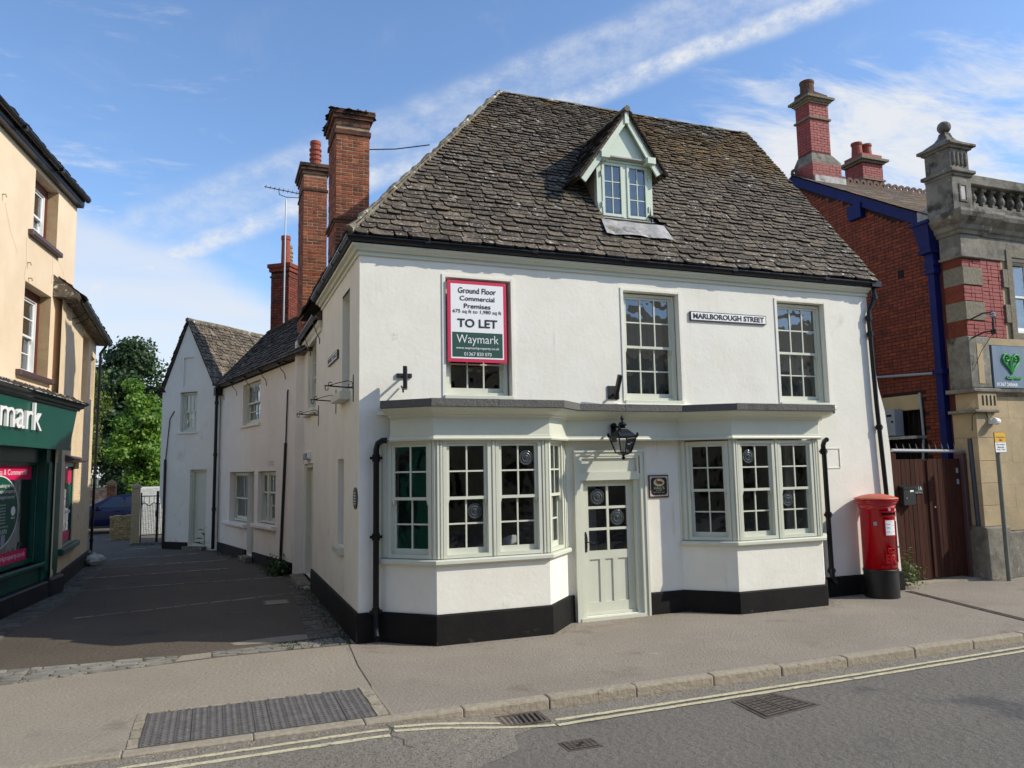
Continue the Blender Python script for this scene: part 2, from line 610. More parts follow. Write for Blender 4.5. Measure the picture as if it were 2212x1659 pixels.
def pane(fr, x0, x1, z0, z1, y, m, parent):
    return MB(fr).quad((x0, y, z0), (x1, y, z0), (x1, y, z1), (x0, y, z1)).build('pane', m, parent)


def bullseye(fr, xc, zc, y, r, parent):
    """a blown-glass disc with its rings standing proud of the pane"""
    prof = [(r, 0.0), (r * .97, -.006), (r * .86, -.008), (r * .80, -.003), (r * .66, -.004), (r * .60, -.011), (r * .50, -.011), (r * .44, -.005),
            (r * .34, -.006), (r * .28, -.013), (r * .20, -.012), (r * .13, -.007), (r * .10, -.020), (r * .05, -.026), (0.0005, -.027)]
    return MB(fr).lathe(prof, (xc, y, zc), 28, axis='y').build('bullseye', M['bull'], parent, smooth=True)


def sash(fr, x0, x1, z0, z1, y, cols, rows, m, g, parent, st=.045, tr=.04, br=.055, bar=.022, bulls=(), skip=0.0):
    mb = MB(fr)
    mb.frame(x0, x1, z0, z1, y, y + .038, st, tr, br)
    gx0, gx1, gz0, gz1 = x0 + st, x1 - st, z0 + br, z1 - tr
    for c in range(1, cols):
        xc = gx0 + (gx1 - gx0) * c / cols
        mb.box(xc - bar / 2, xc + bar / 2, y + .003, y + .035, gz0, gz1)
    for r in range(1, rows):
        zc = gz0 + (gz1 - gz0) * r / rows
        mb.box(gx0, gx1, y + .005, y + .033, zc - bar / 2, zc + bar / 2)
    mb.build('sash', m, parent)
    for c in range(cols):
        for r in range(rows):
            a = gx0 + (gx1 - gx0) * c / cols
            b = gx0 + (gx1 - gx0) * (c + 1) / cols
            d = gz0 + (gz1 - gz0) * r / rows
            e = gz0 + (gz1 - gz0) * (r + 1) / rows
            pane(fr, a, b, d, e, y + .02, g, parent)
            if (c, r) in bulls:
                bullseye(fr, (a + b) / 2, (d + e) / 2, y + .017, min(b - a, e - d) * .43, parent)


def sash_window(fr, x0, x1, z0, z1, y, cols, ru, rl, m, g, parent, box=.05, split=.5, bulls_u=(), bulls_l=(), sill=.05, name='window', horns=True):
    """box frame, upper sash outside, lower sash behind it, horns and parting rail"""
    mb = MB(fr)
    mb.frame(x0, x1, z0, z1, y, y + .14, box, box * .9, sill)
    f = mb.build(name, m, parent)
    a, b, c, d = x0 + box, x1 - box, z0 + sill, z1 - box * .9
    zm = c + (d - c) * split
    sash(fr, a, b, zm - .02, d, y + .03, cols, ru, m, g, f, br=.042, bulls=bulls_u)
    sash(fr, a, b, c, zm + .02, y + .075, cols, rl, m, g, f, br=.075, bulls=bulls_l)
    if horns:
        for q in (a + .001, b - .046):
            h = MB(fr)
            h.poly([(q, zm - .0205), (q + .045, zm - .0205), (q + .035, zm - .05), (q + .028, zm - .085), (q + .012, zm - .085), (q + .008, zm - .05)], y + .032, y + .064)
            h.build('sash_horn', m, f)
    return f


def grime_shade(o):
    """split edges of roof stones: moss dirt and underside shadow painted as one dark colour"""
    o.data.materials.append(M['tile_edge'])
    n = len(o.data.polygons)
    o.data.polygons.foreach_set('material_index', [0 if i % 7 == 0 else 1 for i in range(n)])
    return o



def tile_slope(o, ud, vd, H, spanf, e0, e1, w0, w1, mt, parent, n_ind, name='roof_tile', th=(.020, .040), rough=1.0, skip=None, jit=1.0, rest='roof_tiling', lift=1.25, tiles_kind='stone'):
    """courses of split stone on a slope: o origin at the eaves, ud along, vd up the slope; spanf(v) -> (u0, u1)"""
    o, ud, vd = Vector(o), Vector(ud).normalized(), Vector(vd).normalized()
    nd = ud.cross(vd).normalized()
    v, made, tiles = -0.03, 0, []
    while v < H - .02:
        k = min(1.0, max(0.0, v / H))
        ex = e0 + (e1 - e0) * k ** .8
        u0, u1 = spanf(v + ex * .4)
        u = u0 - random.random() * .12 * jit
        while u < u1 - .03:
            w = (w0 + (w1 - w0) * k) * (1 + jit * random.uniform(-.42, .5))
            a, b = max(u, u0 - .02), min(u + w, u1 + .02)
            if b - a > .05:
                tiles.append((a, b, v, ex))
            u += w
        v += ex
    loose = MB()
    for a, b, v, ex in tiles:
        if skip and skip((a + b) / 2, v + ex / 2):
            continue
        gap = .008
        t = random.uniform(*th)
        c = min(.06, (b - a) * .25) * rough
        j = lambda s=.014: random.uniform(-s, s) * rough
        top = min(v + ex * 1.9, H + .04)
        dv = j(.016)
        a2, b2 = a + gap, b - gap
        cl, cr = random.uniform(.1, 1) * c, random.uniform(.1, 1) * c
        out = [(a2 + cl, v + dv + j(.006)), ((a2 + b2) / 2 + j(.03), v + dv + j(.010)), (b2 - cr, v + dv + j(.006)), (b2 + j(.004), v + dv + cr * .9 + abs(j(.01))),
               (b2, top), (a2, top), (a2 + j(.004), v + dv + cl * .9 + abs(j(.01)))]
        lo_w = t * lift + random.uniform(0, .010) * rough
        lx = j(.006)
        pts = []
        for q, (uu, vv) in enumerate(out):
            f = (vv - v) / (top - v)
            w = lo_w * (1 - f) + lx * ((uu - a) / (b - a) - .5) * 2 * (1 - f) + .004
            pts.append(o + ud * uu + vd * vv + nd * w)
        bot = [p - nd * (t if i not in (4, 5) else .004) for i, p in enumerate(pts)]
        n = 7
        fs = [tuple(range(n))] + [(i, i + n, (i + 1) % n + n, (i + 1) % n) for i in (0, 1, 2, 3, 5, 6)]
        if made < n_ind:
            mb = MB()
            mb.add(pts + bot, fs, world=True)
            grime_shade(mb.build(name, mt, parent))
            made += 1
        else:
            loose.add(pts + bot, fs, world=True)
    if loose.v:
        grime_shade(loose.build(rest, mt, parent, kind='stuff'))


BRK = {}


def bricks(fr, x0, x1, z0, z1, y, mt, parent, budget=0, bw=.215, bh=.065, jt=.012, proud=.007, bond='english', keep=None, rest='brickwork', loose=None, name='brick'):
    """bricks proud of a mortar face at y; the first `budget` are pieces of their own, the rest one mesh"""
    own = loose is None
    loose = loose or MB(fr)
    loose.fr = fr
    z, row = z0, 0
    while z + bh <= z1 + .004:
        hd = (bond == 'english' and row % 4 == 0) or bond == 'header'
        L = (bw - jt) / 2 if hd else bw
        x = x0 - ((L + jt) * .5 if row % 2 else 0)
        k = 0
        while x < x1 - .01:
            l2 = (bw - jt) / 2 if (bond == 'flemish' and (k + row) % 2) else L
            a, b = max(x, x0), min(x + l2, x1)
            if b - a > .02 and (keep is None or keep((a + b) / 2, z + bh / 2)):
                p = proud * random.uniform(.5, 1.5)
                zz = z + random.uniform(-.002, .002)
                if budget > 0:
                    key = (round(b - a, 3), round(bh, 3))
                    if key not in BRK:
                        q = MB(Fr())
                        q.cbox(0, key[0], -.03, 0, 0, bh, .004)
                        me = bpy.data.meshes.new('brick')
                        me.from_pydata([tuple(v) for v in q.v], [], q.f)
                        BRK[key] = me
                    me = BRK[key]
                    if not me.materials:
                        me.materials.append(mt)
                    o = link(name, me, parent)
                    if me.materials[0] != mt:
                        o.material_slots[0].link = 'OBJECT'
                        o.material_slots[0].material = mt
                    w = fr.p(a, y - p + .03, zz)
                    o.rotation_euler = (0, 0, math.atan2(fr.d.y, fr.d.x))
                    o.location = w
                    budget -= 1
                else:
                    loose.cbox(a, b, y - p, y + .004, zz, zz + bh, .004)
            x += l2 + jt
            k += 1
        z += bh + jt
        row += 1
    if own and loose.v:
        loose.build(rest, mt, parent, kind='stuff')
    return budget


def gutter(path, z, parent, m, r=.06, name='gutter'):
    """half-round gutter on a wall-top path (out to the right), with joints and rim"""
    prof = [(r * (1 + math.cos(a)) + .01, z + r * math.sin(a)) for a in [math.pi + math.pi * k / 8 for k in range(9)]]
    inner = [(r + .01 + (r - .006) * math.cos(a), z + .003 + (r - .006) * math.sin(a)) for a in [2 * math.pi - math.pi * k / 8 for k in range(9)]]
    mb = MB()
    mb.mould(path, prof + inner)
    mb.mould(path, [(2 * r + .004, z - .012), (2 * r + .02, z - .012), (2 * r + .02, z + .008), (2 * r + .004, z + .008)])
    return mb.build(name, m, parent)


def downpipe(mb, pts, r=.036, collars=()):
    mb.tube(pts, r, 12)
    for (x, y, z) in collars:
        mb.tube([(x, y, z - .05), (x, y, z - .045), (x, y, z + .045), (x, y, z + .05)], [r + .006, r + .014, r + .014, r + .006], 12)
        mb.box(x - r - .045, x + r + .045, y - .008, y + .012, z - .02, z + .02)
    return mb

# ================================================================== WHITE CORNER HOUSE
house = thing('corner_house', 'white rendered corner house with steep stone-tiled roof, two bay windows and dormer', 'house', (4.7, 3.2, 0))
F = Fr((0, 0), (1, 0))
S = Fr((0, 7.5), (0, -1))                  # alley side: x = 7.5 - Y
EZ = 5.66
BAYL = [(.30, 0), (.94, -.60), (2.60, -.60), (3.16, 0)]
BAYR = [(5.20, 0), (5.83, -.58), (7.53, -.58), (8.08, 0)]
W1, W2, W3 = (1.27, 2.30, 3.38, 5.17), (4.27, 5.31, 3.35, 5.17), (7.36, 8.41, 3.36, 5.19)
DOOR = (3.36, 4.44, .06, 2.50)
L_OPEN, R_OPEN = (.44, 3.02, .9, 2.70), (5.34, 7.94, .9, 2.68)

wb = MB(F)
wb.wall(0, 9.46, 0.0, 5.50, [W1, W2, W3, DOOR, L_OPEN, R_OPEN], th=.22)
wb.fr = S
SW1, SW2, SD, SWG = (5.93, 6.66, 3.50, 5.12), (1.05, 2.55, 3.62, 5.06), (.50, 2.2, .10, 2.50), (5.55, 6.15, 1.16, 2.52)
wb.wall(0, 7.5, 0.0, 5.08, [SW1, SW2, SD, SWG], th=.22)
wb.wall(3.44, 7.5, 5.08, 5.50, [(SW1[0], SW1[1], 5.08, 5.12)], th=.1)
wb.fr = F
wb.quad((0, 0, 5.5), (9.46, 0, 5.5), (9.46, .3, 5.55), (0, .3, 5.55))
wb.add([(9.46, 0, 0), (9.46, 6.5, 0), (9.46, 6.5, 5.5), (9.46, 3.25, 9.75), (9.46, 0, 5.5)], [(0, 1, 2, 3, 4)])
wb.add([(0, 7.5, 0), (0, 7.5, 5.0), (9.46, 6.5, 5.5), (9.46, 6.5, 0)], [(0, 1, 2, 3)])
wall_o = wb.build('wall', M['plaster'], house)
# the leaning buttress at the right-hand end
MB(F).poly([(9.462, 0), (9.86, 0), (9.84, .6), (9.78, 2.6), (9.72, 3.25), (9.60, 3.7), (9.52, 4.4), (9.462, 5.2)], .002, .42).build('buttress', M['plaster'], house)
# rooms behind the glass
rm = MB(F)
for z in (.02, 2.95, 5.45):
    rm.box(.26, 9.2, .30, 6.3, z - .03, z)
rm.build('floor', M['dark_floor'], house)
rm = MB(F)
rm.quad((.25, 4.2, 0), (9.3, 4.2, 0), (9.3, 4.2, 5.5), (.25, 4.2, 5.5))
rm.box(3.0, 3.1, .5, 4.2, .02, 2.9)
rm.box(4.9, 5.0, .5, 4.2, .02, 2.9)
rm.box(2.9, 3.0, .35, 4.2, 2.96, 5.4)
rm.box(6.3, 6.4, .35, 4.2, 2.96, 5.4)
rm.build('inner_wall', M['room'], house)

# render returns: window surrounds
for a, b, c, d in (W1, W2, W3):
    sb = MB(F)
    sb.box(a - .055, a - .005, -.014, .01, c, d + .05)
    sb.box(b + .005, b + .055, -.014, .01, c, d + .05)
    sb.box(a - .005, b + .005, -.012, .01, d + .006, d + .05)
    sb.build('window_surround', M['plaster'], house)

# the upper windows
fw = sash_window(F, W1[0] + .03, W1[1] - .03, W1[2] + .03, W1[3] - .03, .10, 3, 2, 2, M['sage'], M['glass_up'], house)
fw = sash_window(F, W2[0] + .02, W2[1] - .02, W2[2] + .03, W2[3] - .02, .10, 3, 2, 2, M['sage'], M['glass_up'], house)
MB(F).box(W2[0] + .1, W2[1] - .1, .34, .36, 3.5, 5.1).build('curtain', M['curtain'], fw)
fw = sash_window(F, W3[0] + .02, W3[1] - .02, W3[2] + .03, W3[3] - .02, .10, 3, 2, 2, M['sage'], M['glass_up'], house)
MB(F).box(W3[0] + .1, W3[1] - .1, .34, .36, 3.5, 5.1).build('curtain', M['curtain'], fw)
for a, b, c, d in (W1, W2, W3):
    MB(F).cbox(a - .03, b + .03, -.035, .10, c - .045, c + .028, .006).build('sill', M['sage'], house)
MB(F).cbox(4.05, 5.46, -.085, -.002, 3.235, 3.315, .012).build('sill', M['plaster'], house)
MB(F).cbox(7.27, 8.52, -.085, -.002, 3.255, 3.325, .012).build('sill', M['plaster'], house)

# bays: masonry aprons, plinth, sill, sashes
for B in (BAYL, BAYR):
    mb = MB()
    mb.mould(B, [(0, 0), (0, 1.04), (-.15, 1.04), (-.15, 0)])
    mb.build('bay_apron', M['plaster'], house)
    mb = MB()
    mb.mould(B, [(.0, 1.045), (.055, 1.045), (.07, 1.06), (.07, 1.10), (.06, 1.112), (-.13, 1.125), (-.13, 1.045)])
    mb.build('bay_sill', M['sage'], house)
pl = MB()
for path in ([(0, 7.46), (0, 5.36)][::-1][::-1], [(0, 5.28), (0, 0.0), (.30, 0), (.94, -.60), (2.60, -.60), (3.16, 0), (3.25, 0)], [(4.55, 0), (5.20, 0), (5.83, -.58), (7.53, -.58), (8.08, 0), (9.87, 0)]):
    if path[0][1] == 7.46:
        continue
    h = .40 if path[0][0] == 0 else .34
    # travel left to right along the front: out is towards the street
    pl.mould(path, [(-.05, -.02), (.040, -.02), (.036, h - .02), (.022, h), (-.05, h)])
pl.build('plinth', M['plinth'], house)


def face_fr(a, b):
    return Fr(a, (b[0] - a[0], b[1] - a[1])), (Vector(b) - Vector(a)).length


def bay(B, zt, left, front, right, bul):
    """sashes on the three faces, with corner posts between"""
    fr, L = face_fr(B[0], B[1])
    kw = dict(m=M['sage'], g=M['glass'], parent=house)
    sash_window(fr, .12, L - .07, 1.125, zt, -.005, 2, 2, 2, bulls_u=bul[0], bulls_l=bul[1], **kw)
    fr2, L2 = face_fr(B[1], B[2])
    mid = L2 / 2
    sash_window(fr2, .10, mid - .035, 1.125, zt, -.005, 2, 2, 2, bulls_u=bul[2], bulls_l=bul[3], **kw)
    sash_window(fr2, mid + .035, L2 - .10, 1.125, zt, -.005, 2, 2, 2, bulls_u=bul[4], bulls_l=bul[5], **kw)
    fr3, L3 = face_fr(B[2], B[3])
    sash_window(fr3, .07, L3 - .14, 1.125, zt, -.005, 2, 2, 2, **kw)
    ps = MB()
    for f_, a, b in ((fr, -.04, .115), (fr, L - .066, L - .003), (fr2, .003, .096), (fr2, mid - .032, mid + .032), (fr2, L2 - .096, L2 - .003), (fr3, .003, .066), (fr3, L3 - .135, L3 + .02)):
        ps.fr = f_
        ps.box(a, b, .0, .12, 1.126, zt + .02)
        n = 2 if b - a > .08 else 1
        for q in range(n):
            w = (b - a) / n
            ps.box(a + w * q + w * .22, a + w * q + w * .78, -.016, -.0005, 1.127, zt + .018)
    ps.build('bay_post', M['sage'], house)


bay(BAYL, 2.73, 1, 2, 1, ((), (), (), ((1, 1),), ((1, 1),), ()))
bay(BAYR, 2.70, 1, 2, 1, ((), (), ((0, 1),), (), (), ((0, 1),)))
# a seat back and white goods glimpsed in the left bay
MB(F).cbox(.45, .62, .25, .30, 1.13, 2.68, .01).build('shutter', M['white_paint'], house)
MB(F).cbox(7.60, 7.78, .28, .33, 1.13, 2.66, .01).build('shutter', M['white_paint'], house)
MB(F).cbox(3.98, 4.16, .95, .99, .1, 2.3, .01).build('shutter', M['white_paint'], house)

# shopfront fascia: one long moulded board bending round both bays, felt-topped
FP = [(.40, -.183), (.90, -.64), (2.62, -.64), (3.12, -.15), (5.12, -.15), (5.80, -.62), (7.55, -.62), (7.98, -.17)]
mb = MB()
mb.mould(FP, [(-.12, 2.725), (.030, 2.725), (.040, 2.745), (.030, 2.765), (.018, 2.772), (.018, 2.79), (.004, 2.797), (.0, 3.03), (.012, 3.032), (.016, 3.045),
              (.06, 3.058), (.07, 3.08), (.12, 3.095), (.18, 3.115), (.235, 3.15), (.245, 3.165), (-.12, 3.168)])
mb.build('fascia', M['sage'], house)
cuts = [FP[0], FP[1], (1.75, -.64), FP[2], FP[3], (4.0, -.15), FP[4], FP[5], (6.9, -.62), FP[6], FP[7]]
for i in range(len(cuts) - 1):
    fr, L = face_fr(cuts[i], cuts[i + 1])
    full = offset(FP, .28)
    # each strip of grey felt between two joints
    ends = []
    for c in (cuts[i], cuts[i + 1]):
        if c in FP:
            ends.append(tuple(full[FP.index(c)]))
        else:
            ends.append((c[0], c[1] - .28))
    a, b = ends
    t = (Vector(b) - Vector(a)).normalized() * .003
    a, b = Vector(a) + t, Vector(b) - t
    q = MB()
    A, Bk = Vector(cuts[i]), Vector(cuts[i + 1])
    q.slab([(a.x, a.y), (b.x, b.y), (Bk.x, -.002), (A.x, -.002)], 3.17, 3.272 + .002 * (i % 2))
    q.build('canopy_slab', M['slab_grey'], house)
MB().slab([(.24, -.003), (.90, -.60), (2.62, -.60), (3.12, -.10), (5.12, -.10), (5.80, -.58), (7.55, -.58), (8.10, -.003)], 3.10, 3.155).build('canopy_board', M['sage'], house)

# eaves cornice, front and alley side
CP = [(0, 4.06), (0, 0), (9.46, 0)]
mb = MB()
mb.mould(CP, [(0, 5.40), (.03, 5.40), (.034, 5.43), (.022, 5.435), (.022, 5.455), (.06, 5.465), (.08, 5.495), (.125, 5.515), (.13, 5.545), (0, 5.548)])
mb.build('cornice', M['sage'], house)
gutter([(-.07, 4.06), (-.07, -.07), (9.5, -.07)], EZ - .035, house, M['black'], .068)
for x in (.9, 2.6, 4.2, 6.3, 8.3):
    gj = MB()
    gj.mould([(x, 0), (x + .09, 0)], [(.004, 5.56), (.02, 5.562), (.205, 5.562), (.225, 5.60), (.225, 5.65), (.004, 5.65)])
    gj.build('gutter_joint', M['black'], house)
for y in (3.4, 2.4, 1.4, .6):
    gj = MB()
    gj.mould([(0, y), (0, y - .05)], [(.004, 5.56), (.02, 5.562), (.205, 5.562), (.225, 5.60), (.225, 5.65), (.004, 5.65)])
    gj.build('gutter_joint', M['black'], house)
gb = MB()
gb.box(9.40, 9.62, -.22, .03, 5.55, 5.66)
gb.build('gutter_outlet', M['black'], house)
dp = MB()
downpipe(dp, [(9.56, -.09, 5.58), (9.56, -.09, 5.40), (9.50, -.07, 5.22), (9.44, -.06, 5.12), (9.42, -.06, 4.95), (9.46, -.065, 3.4), (9.54, -.07, 1.8), (9.56, -.07, .34)], .04,
         [(9.56, -.09, 5.38), (9.42, -.06, 4.98), (9.43, -.06, 4.68), (9.485, -.065, 2.95), (9.55, -.07, .6)])
dp.build('downpipe', M['black'], house)
dp = MB()
downpipe(dp, [(.36, -.16, 2.74), (.30, -.14, 2.74), (.24, -.12, 2.70), (.22, -.11, 2.62), (.22, -.10, .36)], .042, [(.22, -.10, 2.5), (.22, -.10, 1.42), (.22, -.10, .42)])
dp.tube([(.22, -.10, .36), (.22, -.13, .20), (.22, -.17, .10)], .045, 10)
dp.build('downpipe', M['black'], house)
dp = MB()
downpipe(dp, [(8.02, -.30, 2.72), (8.06, -.20, 2.70), (8.10, -.12, 2.62), (8.13, -.10, 2.5), (8.14, -.10, .42)], .042, [(8.12, -.10, 2.52), (8.14, -.10, 1.42), (8.14, -.10, .46)])
dp.tube([(8.14, -.10, .42), (8.15, -.12, .30), (8.17, -.17, .24)], .044, 10)
dp.build('downpipe', M['black'], house)
# blocked opening on the right
MB(F).frame(8.20, 8.58, 2.22, 2.58, -.012, -.001, .014).build('wall_panel', M['plaster'], house)

# a pale moulded chair glimpsed through the left bay
cf0 = Fr((2.12, .10), (.94, .34))
chair = thing('window_chair', 'pale moulded chair standing inside the left bay window', 'chair', (2.12, .10, .02))
q = MB(cf0)
bw_, pts_ = .20, []
for i in range(7):
    f = i / 6
    for k in range(7):
        u = -1 + k / 3
        pts_.append((u * bw_ * (1 - .35 * max(0, f - .5) * 2 * abs(u)), -.20 - .07 * f + .07 * u * u, .48 + (.88 - .0) * f * (1 - .06 * u * u)))
q.add(pts_, [(i * 7 + k, i * 7 + k + 1, i * 7 + k + 8, i * 7 + k + 7) for i in range(6) for k in range(6)])
q.build('backrest', M['white_paint'], chair, smooth=True)
MB(cf0).cbox(-.21, .21, -.22, .20, .45, .48, .02).build('seat', M['white_paint'], chair)
for sx in (-1, 1):
    for sy in (-1, 1):
        MB(cf0).tube([(sx * .15, sy * .15 - .02, .45), (sx * .20, sy * .20 - .02, .02)], .012, 6).build('leg', M['black_iron'], chair)

# front door
db = MB(F)
db.frame(DOOR[0] - .07, DOOR[1] + .09, .0, 2.57, -.055, .06, .09, .08, .001)
db.frame(DOOR[0] - .085, DOOR[1] + .105, .0, 2.585, -.075, -.054, .035, .035, .001)
db.box(DOOR[0], DOOR[1], -.045, .06, 2.115, 2.21)
db.box(DOOR[0] + .02, DOOR[1] - .02, -.012, .05, 2.21, 2.49)
db.frame(DOOR[0] + .02, DOOR[1] - .02, 2.21, 2.49, -.045, -.010, .035)
db.box(DOOR[0] - .02, DOOR[1] + .02, -.08, .08, .0, .05)
db.box(4.362, DOOR[1] + .003, -.01, .13, .051, 2.114)
db.box(DOOR[0] - .003, 3.448, -.01, .13, .051, 2.114)
db.build('door_frame', M['sage'], house)
d0, d1 = 3.45, 4.36
df = MB(F)
cols = [d0 + .115, (d0 + d1) / 2, d1 - .115]
df.box(d0, d0 + .115, .07, .115, .062, 2.11)
df.box(d1 - .115, d1, .07, .115, .062, 2.11)
df.box(d0 + .115, d1 - .115, .071, .114, 2.02, 2.109)
df.box(d0 + .115, d1 - .115, .071, .114, .90, 1.03)
df.box(d0 + .115, d1 - .115, .071, .114, .063, .25)
for k in (1, 2):
    zz = 1.03 + (2.02 - 1.03) * k / 3
    df.box(d0 + .115, d1 - .115, .074, .11, zz - .02, zz + .02)
df.box(cols[1] - .02, cols[1] + .02, .073, .111, 1.03, 2.02)
ins = (d1 - d0 - .23)
for k in (1, 2):
    xx = d0 + .115 + ins * k / 3
    df.box(xx - .045, xx + .045, .0725, .113, .25, .90)
df.box(d0 + .02, d1 - .02, .045, .075, .064, .10)
door = df.build('door', M['sage'], house)
for k in range(3):
    xa, xb = d0 + .115 + ins * k / 3 + .03, d0 + .115 + ins * (k + 1) / 3 - .03
    MB(F).box(xa - .02, xb + .02, .09, .105, .24, .91).build('door_panel', M['sage'], door)
for c in range(2):
    for r in range(3):
        a, b = (cols[0], cols[1]) if c == 0 else (cols[1], cols[2])
        zz0, zz1 = 1.03 + .99 * r / 3 / 1.0, 1.03 + .99 * (r + 1) / 3
        pane(F, a, b, zz0, zz1, .092, M['glass'], door)
        if (c, r) in ((0, 2), (1, 1)):
            bullseye(F, (a + b) / 2, (zz0 + zz1) / 2, .088, .125, door)
hb = MB(F)
hb.poly([(3.485, 1.02), (3.525, 1.02), (3.535, 1.22), (3.52, 1.30), (3.505, 1.33), (3.49, 1.30), (3.475, 1.22)], .058, .069)
hb.tube([(3.505, .06, 1.17), (3.505, .02, 1.17), (3.53, .012, 1.17), (3.60, .012, 1.165), (3.62, .014, 1.155)], .009, 8)
hb.build('door_handle', M['black_iron'], door)

# ---- roof
RY, RZ = 3.25, 9.97
roof = MB()
roof.add([(-.16, -.17, EZ), (9.52, -.17, EZ), (9.52, RY, RZ - .05), (3.42, RY, RZ - .05), (-.16, 6.6, EZ), (9.52, 6.6, EZ)],
         [(0, 1, 2, 3), (0, 3, 4), (4, 3, 2, 5), (0, 4, 5, 1)])
roof = roof.build('roof', M['tile_edge'], house)  # dark sheet under the tiles; shade of the gaps put into its colour
slope_v = Vector((0, RY + .17, RZ - EZ))
SL = slope_v.length
k_hip = (3.42 + .16) / SL
DX0, DX1, DYF = 4.175, 5.275, .60           # dormer
dv0 = (6.62 - EZ) / (RZ - EZ) * SL


def dormer_hole(u, v):
    x, z = u - .16, EZ + v / SL * (RZ - EZ)
    if DX0 - .02 < x < DX1 + .02 and 6.36 < z < 7.6:
        return True
    return 7.5 < z < 8.45 and -(8.5 - z) * .6 < x - 4.72 < (8.5 - z) * .55


tile_slope((-.16, -.205, EZ + .0), (1, 0, 0), slope_v, SL, lambda v: (v * k_hip + .05, 9.70), .140, .076, .31, .17, M['stone_tile'], roof, 285, skip=dormer_hole)
hv = Vector((3.42 + .16, 0, RZ - EZ))
HL = hv.length
tile_slope((-.19, 6.6, EZ), (0, -1, 0), hv, HL, lambda v: (v * 3.35 / HL, 6.77 - v * 3.42 / HL), .20, .12, .34, .22, M['stone_tile'], roof, 0)
# mortared hip on the left and ridge along the top
hp = MB()
n = 46
pts = [Vector((-.17, -.18, EZ + .03)).lerp(Vector((3.42, RY, RZ + .02)), i / n) for i in range(n + 1)]
hp.tube([tuple(p + Vector((random.uniform(-.02, .02), random.uniform(-.012, .012), random.uniform(-.012, .02)))) for p in pts], [.065 + random.uniform(-.015, .015) for _ in pts], 7)
hp.build('hip_mortar', M['mortar_hip'], roof)
x = 3.36
while x < 9.5:
    l = min(random.uniform(.40, .52), 9.56 - x)
    q = MB()
    z = RZ + random.uniform(-.012, .012)
    q.add([(x + a, RY + b, z + c) for a in (.006, l - .006) for b, c in ((-.17, -.15), (-.025, .05), (.025, .05), (.17, -.15), (.14, -.17), (0, -.02), (-.14, -.17))],
          [(i, i + 7, (i + 1) % 7 + 7, (i + 1) % 7) for i in range(7)] + [(0, 1, 2, 3, 4, 5, 6), (13, 12, 11, 10, 9, 8, 7)])
    q.build('ridge_stone', M['mortar_hip'], roof)
    x += l
ms = MB()
for _ in range(150):
    u = random.random() ** 1.6
    v = .70 + .27 * random.random()
    if random.random() < .25:
        v = random.uniform(.02, .12)
        u = random.random()
    xx = -.16 + v * SL * k_hip + .2 + u * (9.3 - v * SL * k_hip)
    base = Vector((xx, -.17, EZ)) + slope_v * v
    if dormer_hole(base.x + .16, v * SL):
        continue
    nn = Vector((1, 0, 0)).cross(slope_v).normalized()
    r = random.uniform(.02, .05)
    k = 6
    ring = [base + nn * .035 + Vector((math.cos(a) * r * 1.5, 0, 0)) + slope_v.normalized() * math.sin(a) * r * .8 for a in [6.283 * j / k for j in range(k)]]
    ms.add(ring + [base + nn * (.04 + r * .5)], [(j, (j + 1) % k, k) for j in range(k)], world=True)
ms.build('roof_moss', M['moss'], roof, kind='stuff')

# ---- dormer
dm = MB(F)
dm.frame(DX0, DX1, 6.52, 7.66, DYF, DYF + .10, .10, .09, .12)
dm.box(4.685, 4.765, DYF + .004, DYF + .09, 6.63, 7.58)
dorm = dm.build('dormer', M['sage_green'], house)
for a, b in ((4.275, 4.685), (4.765, 5.175)):
    c = MB(F)
    c.frame(a, b, 6.63, 7.585, DYF - .012, DYF + .035, .045)
    c.box((a + b) / 2 - .008, (a + b) / 2 + .008, DYF + .0, DYF + .03, 6.675, 7.54)
    for k in (1, 2):
        zz = 6.675 + .865 * k / 3
        c.box(a + .045, b - .045, DYF + .002, DYF + .028, zz - .008, zz + .008)
    c.build('casement', M['sage_green'], dorm)
    for i in range(2):
        for k in range(3):
            xa, xb = ((a + .045, (a + b) / 2) if i == 0 else ((a + b) / 2, b - .045))
            pane(F, xa, xb, 6.675 + .865 * k / 3, 6.675 + .865 * (k + 1) / 3, DYF + .015, M['glass_up'], dorm)
hg = MB(F)
for xx in (4.262, 5.188):
    for zz in (6.82, 7.38):
        hg.box(xx - .008, xx + .008, DYF - .03, DYF - .002, zz - .05, zz + .05)
hg.build('hinge', M['sage_green'], dorm)
MB(F).box(DX0 + .06, DX1 - .06, DYF + .12, DYF + .14, 6.62, 7.60).build('blind', M['curtain'], dorm)


def roof_y(z):
    return -.17 + (z - EZ) / (RZ - EZ) * (RY + .17)


